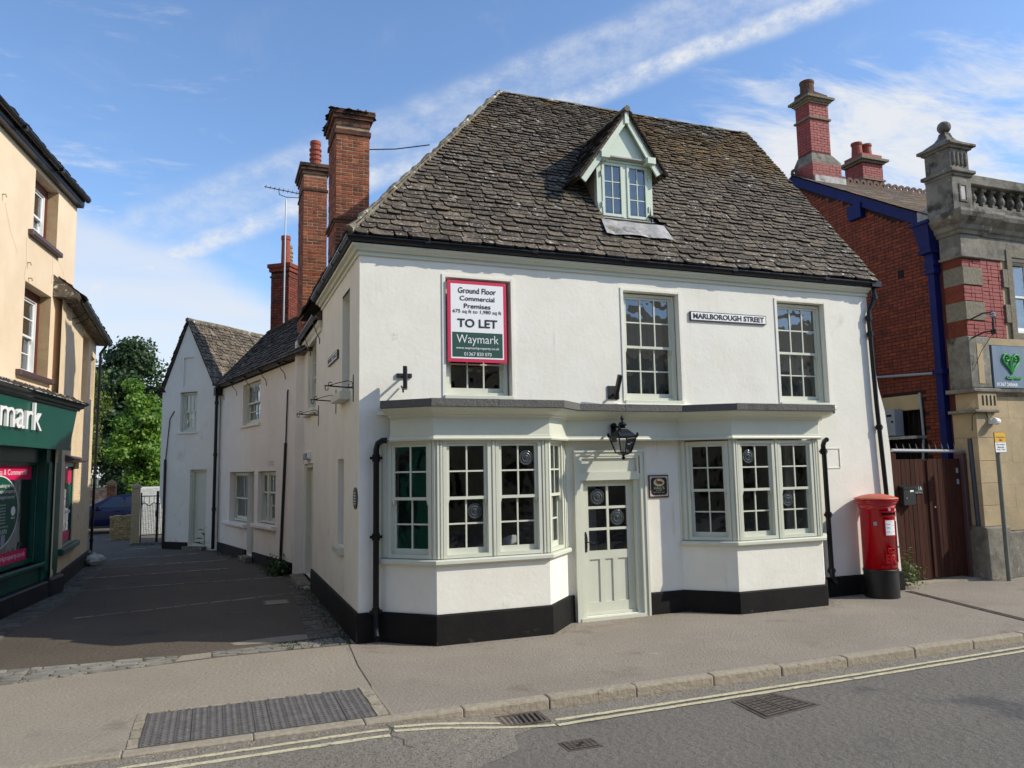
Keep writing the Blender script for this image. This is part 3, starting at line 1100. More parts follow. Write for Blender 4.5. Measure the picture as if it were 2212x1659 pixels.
for xx in (DX0 + .01, DX1 - .01):
    ck = MB(F)
    s0, s1 = (xx, xx + .04) if xx < 5 else (xx - .04, xx)
    ck.add([(s, y, z) for s in (s0, s1) for y, z in ((DYF + .09, 6.5), (DYF + .09, 7.60), (roof_y(7.60) + .1, 7.60), (roof_y(6.5) + .05, 6.45))],
           [(0, 1, 2, 3), (7, 6, 5, 4), (0, 4, 5, 1), (1, 5, 6, 2), (2, 6, 7, 3), (3, 7, 4, 0)])
    ck.build('cheek', M['lead'], dorm)
AP = (4.72, 8.50)
SIDE = {-1: (.95, 7.22), 1: (.70, 7.48)}                          # apex of the little gable
gb = MB(F)
gb.poly([(DX0 + .04, 7.66), (DX1 - .04, 7.66), (AP[0], 8.36)], DYF - .05, DYF + .02)
gb.build('gable_panel', M['sage_green'], dorm)
bg = MB(F)
for sgn in (-1, 1):
    e = (AP[0] + sgn * SIDE[sgn][0], SIDE[sgn][1])
    dx, dz = e[0] - AP[0], e[1] - AP[1]
    L = math.hypot(dx, dz)
    nx, nz = -dz / L * sgn, dx / L * sgn
    bg.poly([(AP[0], AP[1] + .01), (e[0], e[1]), (e[0] - nx * .15 * 1, e[1] - nz * .15), (AP[0], AP[1] - .20)], DYF - .14, DYF - .105)
bg.poly([(AP[0] - .04, AP[1] - .22), (AP[0] + .04, AP[1] - .22), (AP[0] + .04, AP[1] - .005), (AP[0] - .04, AP[1] - .005)], DYF - .16, DYF - .141)
bg.build('bargeboard', M['sage_green'], dorm)
bk = MB(F)
for xx in (DX0 + .03, DX1 - .16):
    bk.box(xx - .02, xx + .14, DYF - .19, DYF + .0, 7.60, 7.71)
bk.box(DX0 + .18, DX1 - .18, DYF - .02, DYF - .002, 7.60, 7.625)
bk.build('bracket_block', M['sage_green'], dorm)
MB(F).box(DX0 + .14, DX1 - .14, DYF - .10, DYF - .055, 7.66, 7.685).build('drip_board', M['lead'], dorm)
for sgn in (-1, 1):
    E_ = Vector((AP[0] + sgn * (SIDE[sgn][0] + .04), DYF - .17, SIDE[sgn][1] - .045))
    A_ = Vector((AP[0], DYF - .17, AP[1] + .03))
    up_s = A_ - E_
    H = up_s.length
    back = 2.0
    if sgn > 0:
        o, ud = E_, Vector((0, 1, 0))
    else:
        o, ud = E_ + Vector((0, back, 0)), Vector((0, -1, 0))

    def span(v, s=sgn, H=H):
        z0_ = SIDE[s][1] - .045
        z = z0_ + v / H * (AP[1] - z0_)
        yb = roof_y(z) + .12 - (DYF - .17)
        return (0, yb) if s > 0 else (back - yb, back)
    tile_slope(o, ud, up_s, H, span, .15, .10, .24, .18, M['stone_tile'], dorm, 40, rest='dormer_tiling')
    rb = MB()
    e2, a2 = Vector((AP[0] + sgn * SIDE[sgn][0], 0, SIDE[sgn][1])), Vector((AP[0], 0, AP[1]))
    rb.add([(e2.x, DYF - .15, e2.z), (a2.x, DYF - .15, a2.z), (a2.x, roof_y(a2.z) + .1, a2.z), (e2.x, roof_y(e2.z) + .1, e2.z)] + [(e2.x - sgn * .03, DYF - .15, e2.z - .04), (a2.x, DYF - .15, a2.z - .05), (a2.x, roof_y(a2.z) + .1, a2.z - .05), (e2.x - sgn * .03, roof_y(e2.z) + .1, e2.z - .04)],
           [(0, 1, 2, 3), (7, 6, 5, 4), (0, 4, 5, 1), (1, 5, 6, 2), (3, 2, 6, 7), (0, 3, 7, 4)])
    rb.build('dormer_roof', M['stone_tile'], dorm)
rt = MB()
rt.tube([(AP[0], DYF - .19 + i * .22, AP[1] + .04 + random.uniform(-.01, .01)) for i in range(9)], .06, 6)
rt.build('dormer_ridge', M['mortar_hip'], dorm)
sk = MB()
nx_, P0 = 9, []
for i in range(nx_):
    x = 4.14 + 1.16 * i / (nx_ - 1)
    flare = (i / (nx_ - 1) - .5) * 1.0
    P0.append([(x, DYF - .02, 6.60), (x + flare * .03, DYF - .05, 6.54), (x + flare * .06, roof_y(6.45) - .10, 6.47 + random.uniform(-.01, .01)), (x + flare * .14 - .02, roof_y(6.13) - .12 + random.uniform(-.015, .015), 6.15 + random.uniform(-.02, .012))])
for i in range(nx_ - 1):
    for j in range(3):
        sk.quad(P0[i][j + 1], P0[i + 1][j + 1], P0[i + 1][j], P0[i][j])
sk.build('lead_apron', M['lead'], dorm)

# ---- chimneys on the house: brick by brick


def chimney(fr, w, d, z0, z1, parent, name, mt, budget, bands, mortar='mortar', cap=None, front=0.0):
    """shaft at frame x 0..w, y 0..d; bands (z, height, out)"""
    core = MB(fr)
    core.box(0, w, front, front + d, z0, z1)
    ch = core.build(name, M[mortar], parent)
    left = Fr(fr.p(0, front + d, 0).xy, (-fr.n.x, -fr.n.y))
    fl = Fr(fr.p(0, front, 0).xy, fr.d)
    right = Fr(fr.p(w, front, 0).xy, fr.n)
    budget = bricks(fl, 0, w, z0, z1 - .02, 0, mt, ch, budget, jt=.016, bh=.062)
    budget = bricks(left, 0, d, z0, z1 - .02, 0, mt, ch, 0, jt=.016, bh=.062)
    bricks(right, 0, d, z0, z1 - .02, 0, mt, ch, 0)
    for z, h, o in bands:
        b = MB(fr)
        b.box(-o, w + o, front - o, front + d + o, z, z + h)
        b.build('brick_band', M['brick_sooty'] if o > .02 else M['brick'], ch)
    return ch


def pot(mb, fr, x, y, z, r, h, kind=0):
    if kind == 0:
        prof = [(r * 1.05, 0), (r, .06), (r * .95, h * .3), (r * .98, h * .34), (r * 1.12, h * .36), (r * 1.12, h * .42), (r * .95, h * .44), (r * .95, h * .5), (r * 1.12, h * .52), (r * 1.12, h * .57),
                (r * .95, h * .59), (r * .95, h * .66), (r * 1.14, h * .68), (r * 1.14, h * .73), (r * .92, h * .75), (r * .9, h * .86), (r * 1.02, h * .88), (r * 1.02, h * .97), (r * .92, h), (r * .8, h), (r * .78, h * .8)]
    else:
        prof = [(r, 0), (r * .95, .03), (r * .86, h * .85), (r * .98, h * .88), (r * .98, h), (r * .82, h), (r * .8, h * .7)]
    mb.lathe(prof, (x, y, z), 16)


c1 = Fr((.30, 4.5), (1, 0))
ch1 = chimney(c1, .67, 1.05, 5.2, 9.40, house, 'chimney', M['brick'], 105, [(7.32, .06, .03), (7.38, .07, .06)])
cp = MB(c1)
cp.box(-.02, .69, -.02, 1.07, 9.38, 9.52)
cp.box(-.07, .74, -.07, 1.12, 9.521, 9.60)
cp.box(-.11, .78, -.11, 1.16, 9.601, 9.70)
cp.build('chimney_cap', M['brick_sooty'], ch1)
MB(c1).box(-.035, .705, -.035, 1.085, 9.20, 9.29).build('iron_strap', M['brick_sooty'], ch1)
mo = MB()
for _ in range(160):
    x, y = random.uniform(-.12, .78), random.uniform(-.12, 1.1)
    r = random.uniform(.05, .10)
    zz = 9.70
    k = 6
    ring = [Vector((.30 + x + math.cos(a) * r, 4.5 + y + math.sin(a) * r, zz - .035)) for a in [6.283 * j / k for j in range(k)]]
    mo.add(ring + [Vector((.30 + x, 4.5 + y, zz + random.uniform(.0, .05)))], [(j, (j + 1) % k, k) for j in range(k)], world=True)
mo.build('chimney_moss', M['moss'], ch1, kind='stuff')
c2 = Fr((.02, 8.0), (1, 0))

# ---- alley side of the house
fw = sash_window(S, SW1[0] + .02, SW1[1] - .02, SW1[2] + .03, SW1[3] - .02, .10, 3, 2, 2, M['sage'], M['glass_up'], house)
MB(S).cbox(SW1[0] - .12, SW1[1] + .08, -.16, .09, 3.40, 3.52, .01).build('sill', M['sage'], house)
fw = sash_window(S, SW2[0] + .02, SW2[1] - .02, SW2[2] + .03, SW2[3] - .02, .09, 4, 2, 2, M['sage'], M['glass_up'], house)
MB(S).cbox(SW2[0] - .12, SW2[1] + .10, -.10, .09, 3.50, 3.61, .01).build('sill', M['plaster_side'], house)
fw = sash_window(S, SWG[0] + .02, SWG[1] - .02, SWG[2] + .03, SWG[3] - .02, .09, 1, 2, 3, M['sage'], M['glass'], house, split=.72)
MB(S).cbox(SWG[0] - .12, SWG[1] + .04, -.07, .09, 1.05, 1.155, .01).build('sill', M['sage'], house)
sd = MB(S)
sd.frame(SD[0], SD[1], SD[2], SD[3], .05, .21, .08, .08, .02)
sd.build('side_door_frame', M['sage'], house)
MB(S).box(SD[0] + .08, SD[1] - .08, .14, .18, SD[2] + .02, SD[3] - .08).build('side_door', M['sage'], house)
MB(S).box(SD[0] - .05, SD[1] + .05, -.28, .2, .0, .10).build('doorstep', M['mortar_hip'], house)
# lower eaves: projecting pilaster, cornice, gutter on stays
MB(S).box(0, .32, -.18, .02, .0, 5.32).build('pilaster', M['plaster_side'], house)
mb = MB()
mb.mould([(0, 7.2), (0, 4.10)], [(0, 5.02), (.03, 5.02), (.04, 5.10), (.07, 5.14), (.08, 5.22), (.02, 5.24), (0, 5.24)])
mb.build('cornice', M['sage'], house)
gutter([(-.02, 7.35), (-.02, 4.3)], 5.36, house, M['black'], .065)
lr = MB()
lr.add([(-.15, 4.08, 5.30), (-.15, 7.5, 5.30), (2.2, 7.5, 7.6), (2.2, 4.08, 7.6), (-.15, 4.08, 5.22), (-.15, 7.5, 5.22), (2.2, 7.5, 5.22), (2.2, 4.08, 5.22)],
       [(0, 3, 2, 1), (0, 1, 5, 4), (1, 2, 6, 5), (2, 3, 7, 6), (3, 0, 4, 7)])
lr.build('rear_roof', M['stone_tile'], house)
st = MB(S)
for x, z in ((3.1, 5.25), (1.6, 5.22), (.25, 5.20)):
    st.tube([(x, -.14, z + .06), (x, -.12, z - .08), (x, -.06, z - .24), (x, -.01, z - .34), (x, -.01, z - .44)], .009, 6)
st.build('gutter_stay', M['black_iron'], house)
wd = MB(F)
wd.tube([(.97, 4.9, 9.1), (1.5, 4.4, 8.98), (2.1, 3.9, 8.95)], .012, 6)
tag(wd.build('stay_cable', M['black_iron']), 'thin black cable strung from tall mossy brick chimney to roof hip', 'cable')

# ================================================================== GROUND
M['pave'] = mat('pavement_asphalt', rgb(140, 130, 115), rgb(154, 144, 129), 30, .92, .5, 170, big=.09,
                specks=((rgb(150, 142, 130), 120, .60, .70, 3), (rgb(82, 76, 68), 100, .62, .72, 3), (rgb(128, 117, 102), .9, .56, .70, 8), (rgb(176, 166, 150), 1.7, .64, .76, 8)))
M['pave_left'] = mat('lane_mouth_asphalt', rgb(147, 136, 119), rgb(158, 148, 131), 26, .92, .45, 160, big=.07,
                     specks=((rgb(168, 160, 146), 110, .62, .72, 3), (rgb(104, 96, 84), 90, .64, .74, 3), (rgb(124, 115, 102), 1.0, .58, .72, 8)))
M['lane'] = mat('lane_asphalt', rgb(86, 77, 65), rgb(98, 88, 75), 24, .94, .6, 120, big=.12,
                specks=((rgb(128, 122, 114), 70, .66, .74, 3), (rgb(116, 110, 102), 1.1, .62, .74, 9), (rgb(70, 66, 62), .8, .58, .7, 5)))
M['road'] = mat('road_asphalt', rgb(106, 100, 91), rgb(130, 124, 113), 75, .9, .9, 95, big=.06,
                specks=((rgb(158, 155, 150), 85, .62, .70, 3), (rgb(58, 57, 55), 70, .60, .70, 3), (rgb(88, 86, 83), .7, .56, .7, 6)))
M['road_worn'] = mat('worn_road_asphalt', rgb(128, 121, 108), rgb(148, 140, 125), 50, .92, 1.0, 60, big=.10,
                     specks=((rgb(84, 78, 70), 46, .54, .64, 3), (rgb(168, 160, 146), 60, .62, .70, 3)))
M['kerb'] = mat('kerb_concrete', rgb(152, 141, 121), rgb(168, 157, 137), 14, .9, .5, 110, var=.07,
                specks=((rgb(96, 88, 76), 5, .60, .74, 7), (rgb(176, 168, 152), 60, .62, .72, 3)))
M['tactile'] = mat('blue_grey_paver', rgb(90, 86, 82), rgb(105, 101, 96), 8, .8, .3, 90, var=.08, specks=((rgb(124, 120, 116), 14, .62, .75),))
M['edge_stone'] = mat('edging_stone', rgb(148, 138, 118), rgb(166, 156, 136), 12, .9, .8, 60, var=.14, specks=((rgb(100, 92, 78), 10, .6, .72),))
M['sett'] = mat('worn_sett', rgb(140, 136, 124), rgb(120, 118, 110), 4, .82, .5, 40, var=.24, specks=((rgb(90, 86, 76), 7, .60, .72), (rgb(186, 178, 158), 1.6, .66, .74)))
M['sett_dark'] = mat('dirty_sett', rgb(104, 98, 88), rgb(84, 80, 72), 4, .88, .5, 40, var=.22)
M['soil'] = mat('joint_soil', rgb(92, 86, 70), rgb(110, 104, 86), 9, 1.0, 1.0, 60)
M['yellow'] = mat('faded_yellow_paint', rgb(208, 198, 160), rgb(190, 181, 148), 9, .8, .3, 90,
                  specks=((rgb(128, 120, 106), 30, .57, .63, 5), (rgb(120, 114, 102), 7, .60, .68, 6)))
M['iron'] = mat('rusty_cast_iron', rgb(112, 100, 88), rgb(90, 82, 74), 10, .62, .4, 60, metal=.35, specks=((rgb(64, 58, 52), 5, .55, .7),))
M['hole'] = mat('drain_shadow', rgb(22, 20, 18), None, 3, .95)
M['bitumen'] = mat('bitumen_seam', rgb(62, 57, 50), rgb(96, 88, 76), 6, .8, .5, 60)

structure('ground', MB().quad((-900, -900, -.35), (900, -900, -.35), (900, 900, -.35), (-900, 900, -.35)), mat('earth', rgb(110, 104, 88), rgb(92, 98, 66), .2, .95, .2, 4))
# footway level (z = 0) behind the kerb, carriageway below it; the carriageway climbs to the crossing on the left
structure('pavement', MB().quad((-.20, -3.22, 0), (40, -3.22, 0), (40, .30, 0), (-.20, .30, 0)), M['pave'])
structure('lane_mouth', MB().quad((-30, -3.22, -.001), (-.2, -3.22, -.001), (-.2, .06, -.001), (-30, .06, -.001)), M['pave_left'])
structure('lane', MB().add([(-30, .06, -.003), (.4, .06, -.003), (.4, 60, -.003), (-30, 60, -.003)], [(0, 1, 2, 3)]), M['lane'])
yard = MB().quad((9.4, .30, -.002), (40, .30, -.002), (40, 60, -.002), (9.4, 60, -.002))
structure('yard', yard, M['pave'])


def road_z(x):
    if x > 1.2:
        return -.11
    if x < -.6:
        return -.022
    t = (x + .6) / 1.8
    return -.022 - .088 * t * t * (3 - 2 * t)


rd = MB()
xs = [-60, -20, -8, -4] + [-3 + .25 * i for i in range(20)] + [3, 8, 20, 60]
ys = [-40, -14, -8, -6, -5, -4.4, -3.9, -3.36]
for i in range(len(xs) - 1):
    for j in range(len(ys) - 1):
        if (.74 < xs[i] + .1 < 1.2) and False:
            continue
        rd.quad((xs[i], ys[j], road_z(xs[i])), (xs[i + 1], ys[j], road_z(xs[i + 1])), (xs[i + 1], ys[j + 1], road_z(xs[i + 1])), (xs[i], ys[j + 1], road_z(xs[i])))
road = structure('road', rd, M['road'])
structure('far_pavement', MB().box(-60, 60, -15.5, -12.6, -.1, .0), M['pave'])

# older, coarser surfacing along the channel and to the left, with a ragged edge
wr = MB()
edge = [(-9, -4.8), (-4, -4.6), (-2.2, -4.55), (-1.2, -4.3), (-.55, -4.75), (.1, -4.7), (.62, -4.35), (.72, -3.98), (.95, -3.84), (1.6, -3.72), (3, -3.66), (6, -3.60), (12, -3.55)]
for (x0, y0), (x1, y1) in zip(edge, edge[1:]):
    n = max(2, int((x1 - x0) / .25))
    for i in range(n):
        a, b = x0 + (x1 - x0) * i / n, x0 + (x1 - x0) * (i + 1) / n
        ya, yb = y0 + (y1 - y0) * i / n, y0 + (y1 - y0) * (i + 1) / n
        wr.quad((a, ya, road_z(a) + .004), (b, yb, road_z(b) + .004), (b, -3.365, road_z(b) + .004), (a, -3.365, road_z(a) + .004))
structure('worn_road_strip', wr, M['road_worn'])

# double yellow lines, each a thin painted band with a wandering edge


def line(pts, w, name='yellow_line'):
    mb = MB()
    fine = []
    for (x0, y0), (x1, y1) in zip(pts, pts[1:]):
        n = max(2, int(abs(x1 - x0) / .12))
        fine += [(x0 + (x1 - x0) * i / n, y0 + (y1 - y0) * i / n) for i in range(n)]
    fine.append(pts[-1])
    w0 = [(x, y + w / 2 + random.uniform(-.006, .006), y - w / 2 + random.uniform(-.006, .006)) for x, y in fine]
    for (xa, ta, ba), (xb, tb, bb) in zip(w0, w0[1:]):
        mb.quad((xa, ba, road_z(xa) + .008), (xb, bb, road_z(xb) + .008), (xb, tb, road_z(xb) + .008), (xa, ta, road_z(xa) + .008))
    return mb.build(name, M['yellow'], road)


line([(1.26, -3.70), (2.2, -3.70), (3.4, -3.68), (5, -3.66), (8, -3.56), (14, -3.4)], .062)
line([(1.22, -3.84), (2.2, -3.82), (3.4, -3.80), (5, -3.78), (8, -3.70), (14, -3.55)], .068)
line([(-6, -3.74), (-2.4, -3.60), (-1.4, -3.575), (-.34, -3.55)], .06)
line([(-6, -3.92), (-2.3, -3.76), (-1.4, -3.74), (-.36, -3.72)], .066)
line([(-.28, -3.50), (.1, -3.50), (.5, -3.56), (.72, -3.62)], .06)
line([(-.30, -3.62), (.1, -3.63), (.6, -3.72), (1.2, -3.83)], .06)
cr = MB()
for path in ([(-.33, -3.40), (-.30, -3.55), (-.36, -3.72), (-.27, -3.86), (-.30, -4.0), (-.22, -4.1)],):
    for (x0, y0), (x1, y1) in zip(path, path[1:]):
        cr.quad((x0 - .005, y0, road_z(x0) + .0095), (x1 - .005, y1, road_z(x1) + .0095), (x1 + .005, y1, road_z(x1) + .0095), (x0 + .005, y0, road_z(x0) + .0095))
cr.build('road_crack', M['bitumen'], road)
seam = MB()
for (x0, y0), (x1, y1) in zip([(-.12, .04), (-.16, -.5), (-.21, -1.2), (-.23, -2.1)], [(-.16, -.5), (-.21, -1.2), (-.23, -2.1), (-.25, -2.24)]):
    seam.quad((x0 - .006, y0, .0035), (x1 - .006, y1, .0035), (x1 + .006, y1, .0035), (x0 + .006, y0, .0035))
structure('pavement_seam', seam, M['bitumen'])

# kerb: one stone after another
kerb = structure('kerb', MB().box(-60, 60, -3.345, -3.225, -.40, -.13), M['kerb'])
xk, k = .44, 0
edges = [-12.3 + i * .955 for i in range(12)]
edges = [-3.6, -2.55, -1.50, -.52, .44, 1.35, 2.36, 3.34, 4.27, 5.24, 6.33, 7.35, 8.3, 9.25, 10.2, 11.15, 12.1, 13.1, 14.1]
edges = [-3.6 - .95 * i for i in range(10, 0, -1)] + edges


def kerb_stone(a, b):
    g = .006 if b > .4 else .003
    a, b = a + g, b - g
    dz, dy = random.uniform(-.004, .004), random.uniform(-.006, .006)
    lowr = b < -.4
    prof = [(-3.222, -.35), (-3.222, .002), (-3.24, .004), (-3.322, .003), (-3.343, -.003), (-3.352, -.020), (-3.356, -.15), (-3.356, -.35)]
    if lowr:
        prof = [(-3.222, -.35), (-3.222, .001), (-3.24, .002), (-3.34, .001), (-3.352, -.004), (-3.356, -.012), (-3.357, -.15), (-3.357, -.35)]
    mb = MB()
    n = len(prof)
    pts = []
    for x, ins in ((a, .006), (a + .012, 0), (b - .012, 0), (b, .006)):
        pts += [(x, y + dy + (ins if y < -3.3 else 0), z + dz - (ins if z > -.05 else 0)) for y, z in prof]
    mb.add(pts, [(r * n + i, (r + 1) * n + i, (r + 1) * n + (i + 1) % n, r * n + (i + 1) % n) for r in range(3) for i in range(n)] + [tuple(range(n)), tuple(range(4 * n - 1, 3 * n - 1, -1))])
    mb.build('kerb_stone', M['kerb'], kerb)


for a, b in zip(edges, edges[1:]):
    kerb_stone(a, b)

# tactile slabs at the dropped kerb: rows of raised blisters
tp = structure('tactile_paving', MB().box(-2.52, -.24, -3.215, -2.16, -.1, .0005), M['soil'])
tb = MB()
N_ = 15
sw, s0, s1 = (2.43 - .385) / N_, -3.20, -2.215
tb.cbox(0, 1, 0, 1, 0, 1)
slab = MB()
slab.add([(.002, s0, .0), (sw - .002, s0, .0), (sw - .002, s1, .0), (.002, s1, .0), (.0025, s0, .006), (sw - .0025, s0, .006), (sw - .0025, s1, .006), (.0025, s1, .006)],
         [(4, 5, 6, 7), (0, 1, 5, 4), (1, 2, 6, 5), (2, 3, 7, 6), (3, 0, 4, 7)])
for c in range(2):
    for r in range(14):
        cx, cy = sw * (.28 + .44 * c), s0 + (s1 - s0) * (r + .5) / 14
        k = 8
        b0 = len(slab.v)
        for R, h in ((.021, .006), (.015, .0135)):
            slab.v += [Vector((cx + math.cos(6.283 * j / k) * R, cy + math.sin(6.283 * j / k) * R, h)) for j in range(k)]
        slab.f += [(b0 + j, b0 + (j + 1) % k, b0 + k + (j + 1) % k, b0 + k + j) for j in range(k)] + [tuple(b0 + k + j for j in range(k))]
first = slab.build('tactile_slab', M['tactile'], tp)
first.location = (-2.43, 0, 0)
for i in range(1, N_):
    piece(first, tp, (-2.43 + sw * i, 0, random.uniform(-.001, .0015)), random.uniform(-.001, .001))


def edging(x0, x1, y0, y1, n, along):
    for i in range(n):
        g = .006
        if along == 'x':
            a, b = x0 + (x1 - x0) * i / n + g, x0 + (x1 - x0) * (i + 1) / n - g
            r = (a, b, y0, y1)
        else:
            a, b = y0 + (y1 - y0) * i / n + g, y0 + (y1 - y0) * (i + 1) / n - g
            r = (x0, x1, a, b)
        j = lambda: random.uniform(-.008, .008)
        q = MB()
        q.add([(r[0] + j(), r[2] + j(), -.05), (r[1] + j(), r[2] + j(), -.05), (r[1] + j(), r[3] + j(), -.05), (r[0] + j(), r[3] + j(), -.05)] +
              [(r[0] + .008 + j(), r[2] + .008 + j(), .007), (r[1] - .008 + j(), r[2] + .008 + j(), .008), (r[1] - .008 + j(), r[3] - .008 + j(), .006), (r[0] + .008 + j(), r[3] - .008 + j(), .007)],
              [(4, 5, 6, 7), (0, 1, 5, 4), (1, 2, 6, 5), (2, 3, 7, 6), (3, 0, 4, 7)])
        q.build('edging_stone', M['edge_stone'], tp)


edging(-2.43, -.38, -2.21, -2.145, 11, 'x')
edging(-2.53, -2.435, -3.21, -2.15, 4, 'y')
edging(-.375, -.25, -3.21, -2.14, 3, 'y')

# iron in the road
gl = thing('drain_grate', 'cast iron gully grate with slanting bars set against the kerb', 'drain', (.97, -3.55, road_z(.97)))
g = MB()
gx0, gx1, gy0, gy1 = .74, 1.20, -3.73, -3.40
gz = lambda x: road_z(x) + .012
zc_ = road_z(.97) + .010
g.box(gx0, gx1, gy0, gy0 + .035, zc_ - .05, zc_ + .006)
g.box(gx0, gx1, gy1 - .035, gy1, zc_ - .05, zc_ + .006)
g.box(gx0, gx0 + .035, gy0 + .035, gy1 - .035, zc_ - .05, zc_ + .005)
g.box(gx1 - .035, gx1, gy0 + .035, gy1 - .035, zc_ - .05, zc_ + .005)
g.build('frame', M['iron'], gl)
MB().box(gx0 + .036, gx1 - .036, gy0 + .036, gy1 - .036, zc_ - .06, zc_ - .004).build('sump', M['hole'], gl)
nb = 6
for i in range(nb + 1):
    x = gx0 + .05 + (gx1 - gx0 - .13) * i / nb
    b = MB().slab([(x, gy0 + .036), (x + .026, gy0 + .036), (x + .056, gy1 - .036), (x + .03, gy1 - .036)], zc_ - .02, zc_ + .004)
    b.build('bar', M['iron'], gl)
mh = thing('manhole_cover', 'diamond set iron manhole cover in two ribbed halves in the road', 'manhole cover', (3.48, -4.12, -.11))
c0 = [(3.17, -3.86), (3.66, -3.82), (3.83, -4.38), (3.20, -4.44)]
C4 = [Vector((x, y)) for x, y in ((3.18, -3.93), (3.70, -3.84), (3.86, -4.34), (3.14, -4.46))]
cen = sum(C4, Vector((0, 0))) / 4
MB().slab([tuple(cen + (p - cen) * 1.10) for p in reversed(C4)], -.16, -.1035).build('frame', M['iron'], mh)


def bil(s, t):
    a, b, c, d = C4
    return (a * (1 - s) * (1 - t) + b * s * (1 - t) + c * s * t + d * (1 - s) * t)


MB().slab([tuple(p) for p in reversed(C4)], -.15, -.1025).build('tray', M['hole'], mh)
for h in range(2):
    s0_, s1_ = (.03, .485) if h == 0 else (.515, .97)
    fr_ = MB()
    for (a, b, c, d) in ((s0_, s1_, .03, .09), (s0_, s1_, .91, .97), (s0_, s0_ + .04, .09, .91), (s1_ - .04, s1_, .09, .91)):
        fr_.slab([tuple(bil(a, d)), tuple(bil(b, d)), tuple(bil(b, c)), tuple(bil(a, c))], -.12, -.0985)
    fr_.build('cover_half', M['iron'], mh)
    for r in range(6):
        t0 = .12 + .79 * r / 6
        for k in range(3):
            a = s0_ + .05 + (s1_ - s0_ - .1) * k / 3
            b = s0_ + .05 + (s1_ - s0_ - .1) * (k + 1) / 3 - .012
            MB().slab([tuple(bil(a, t0 + .085)), tuple(bil(b, t0 + .085)), tuple(bil(b, t0)), tuple(bil(a, t0))], -.12, -.0988 - .001 * ((r + k) % 2)).build('rib', M['iron'], mh)
sc_ = thing('stopcock_cover', 'small rectangular iron stopcock cover in the road surface', 'stopcock cover', (1.18, -4.39, road_z(1.18)))
zs = road_z(1.18)
MB().frame(0, 1, 0, 1, 0, 1, .1)
q = MB()
x0, x1, y0, y1 = 1.02, 1.35, -4.50, -4.27
q.box(x0, x1, y0, y1, zs - .03, zs + .006)
q.build('frame', M['iron'], sc_)
MB().box(x0 + .022, x1 - .022, y0 + .022, y1 - .022, zs - .02, zs + .0075).build('tray', M['hole'], sc_)
for i in range(6):
    for j in range(4):
        if 1 < i < 4 and 0 < j < 3 and (i + j) % 2:
            continue
        MB().box(x0 + .03 + .046 * i, x0 + .068 + .046 * i, y0 + .03 + .044 * j, y0 + .064 + .044 * j, zs, zs + .010).build('stud', M['iron'], sc_)
chn = thing('channel_drain', 'narrow slotted iron drain channel running across the pavement', 'drain', (9.4, -1.4, 0))
ax, bx = Vector((9.80, -.16)), Vector((9.05, -3.16))
tt = (bx - ax).normalized()
nn = Vector((-tt.y, tt.x)) * .055
MB().slab([tuple(ax + nn), tuple(bx + nn), tuple(bx - nn), tuple(ax - nn)][::-1], -.05, .003).build('trough', M['hole'], chn)
for k in (-1, 1):
    o_ = nn * (k * .93)
    w_ = nn * .14
    MB().slab([tuple(ax + o_ + w_), tuple(bx + o_ + w_), tuple(bx + o_ - w_), tuple(ax + o_ - w_)][::-1], -.05, .009).build('rail', M['iron'], chn)
Lc = (bx - ax).length
br_ = None
nbar = 60
for i in range(nbar):
    c = ax + tt * (Lc * (i + .5) / nbar)
    if br_ is None:
        br_ = MB().box(-.05, .05, -.014, .014, .0, .008).build('bar', M['iron'], chn)
        br_.location = (c.x, c.y, 0)
        br_.rotation_euler = (0, 0, math.atan2(nn.y, nn.x))
    else:
        piece(br_, chn, (c.x, c.y, 0), math.atan2(nn.y, nn.x))

# stone setts: the band across the lane mouth, cross rows up the lane, margins along the walls


def sett_patch(parent, quad, nx, ny, m, hz=(.004, .016), gone=0.0, jitter=.2, name='sett'):
    """setts in staggered rows over the quad (a, b, c, d)"""
    a, b, c, d = [Vector(p) for p in quad]
    for j in range(ny):
        t0, t1 = j / ny, (j + 1) / ny
        s = -random.random() * .6 / nx
        while s < 1:
            w = random.uniform(.62, 1.5) / nx
            s0, s1 = max(0, s), min(1, s + w)
            s += w
            if s1 - s0 < .25 / nx or random.random() < gone:
                continue
            P = lambda u, v: a * (1 - u) * (1 - v) + b * u * (1 - v) + c * u * v + d * (1 - u) * v
            cs = [P(s0, t0), P(s1, t0), P(s1, t1), P(s0, t1)]
            ce = sum(cs, Vector((0, 0))) / 4
            L = (cs[1] - cs[0]).length
            hgt = random.uniform(*hz)
            out, top = [], []
            for i in range(4):
                p, q = cs[i], cs[(i + 1) % 4]
                for f in (.18, .82):
                    r = p.lerp(q, f)
                    r = ce + (r - ce) * random.uniform(.95, .985)
                    out.append((r.x, r.y, -.02))
                    r2_ = ce + (r - ce) * .93
                    top.append((r2_.x, r2_.y, hgt + random.uniform(-.003, .003)))
            mb = MB()
            mb.add(out + top + [(ce.x, ce.y, hgt + .003)], [(i, (i + 1) % 8, 8 + (i + 1) % 8, 8 + i) for i in range(8)] + [(8 + i, 8 + (i + 1) % 8, 16) for i in range(8)])
            mb.build(name, m, parent)


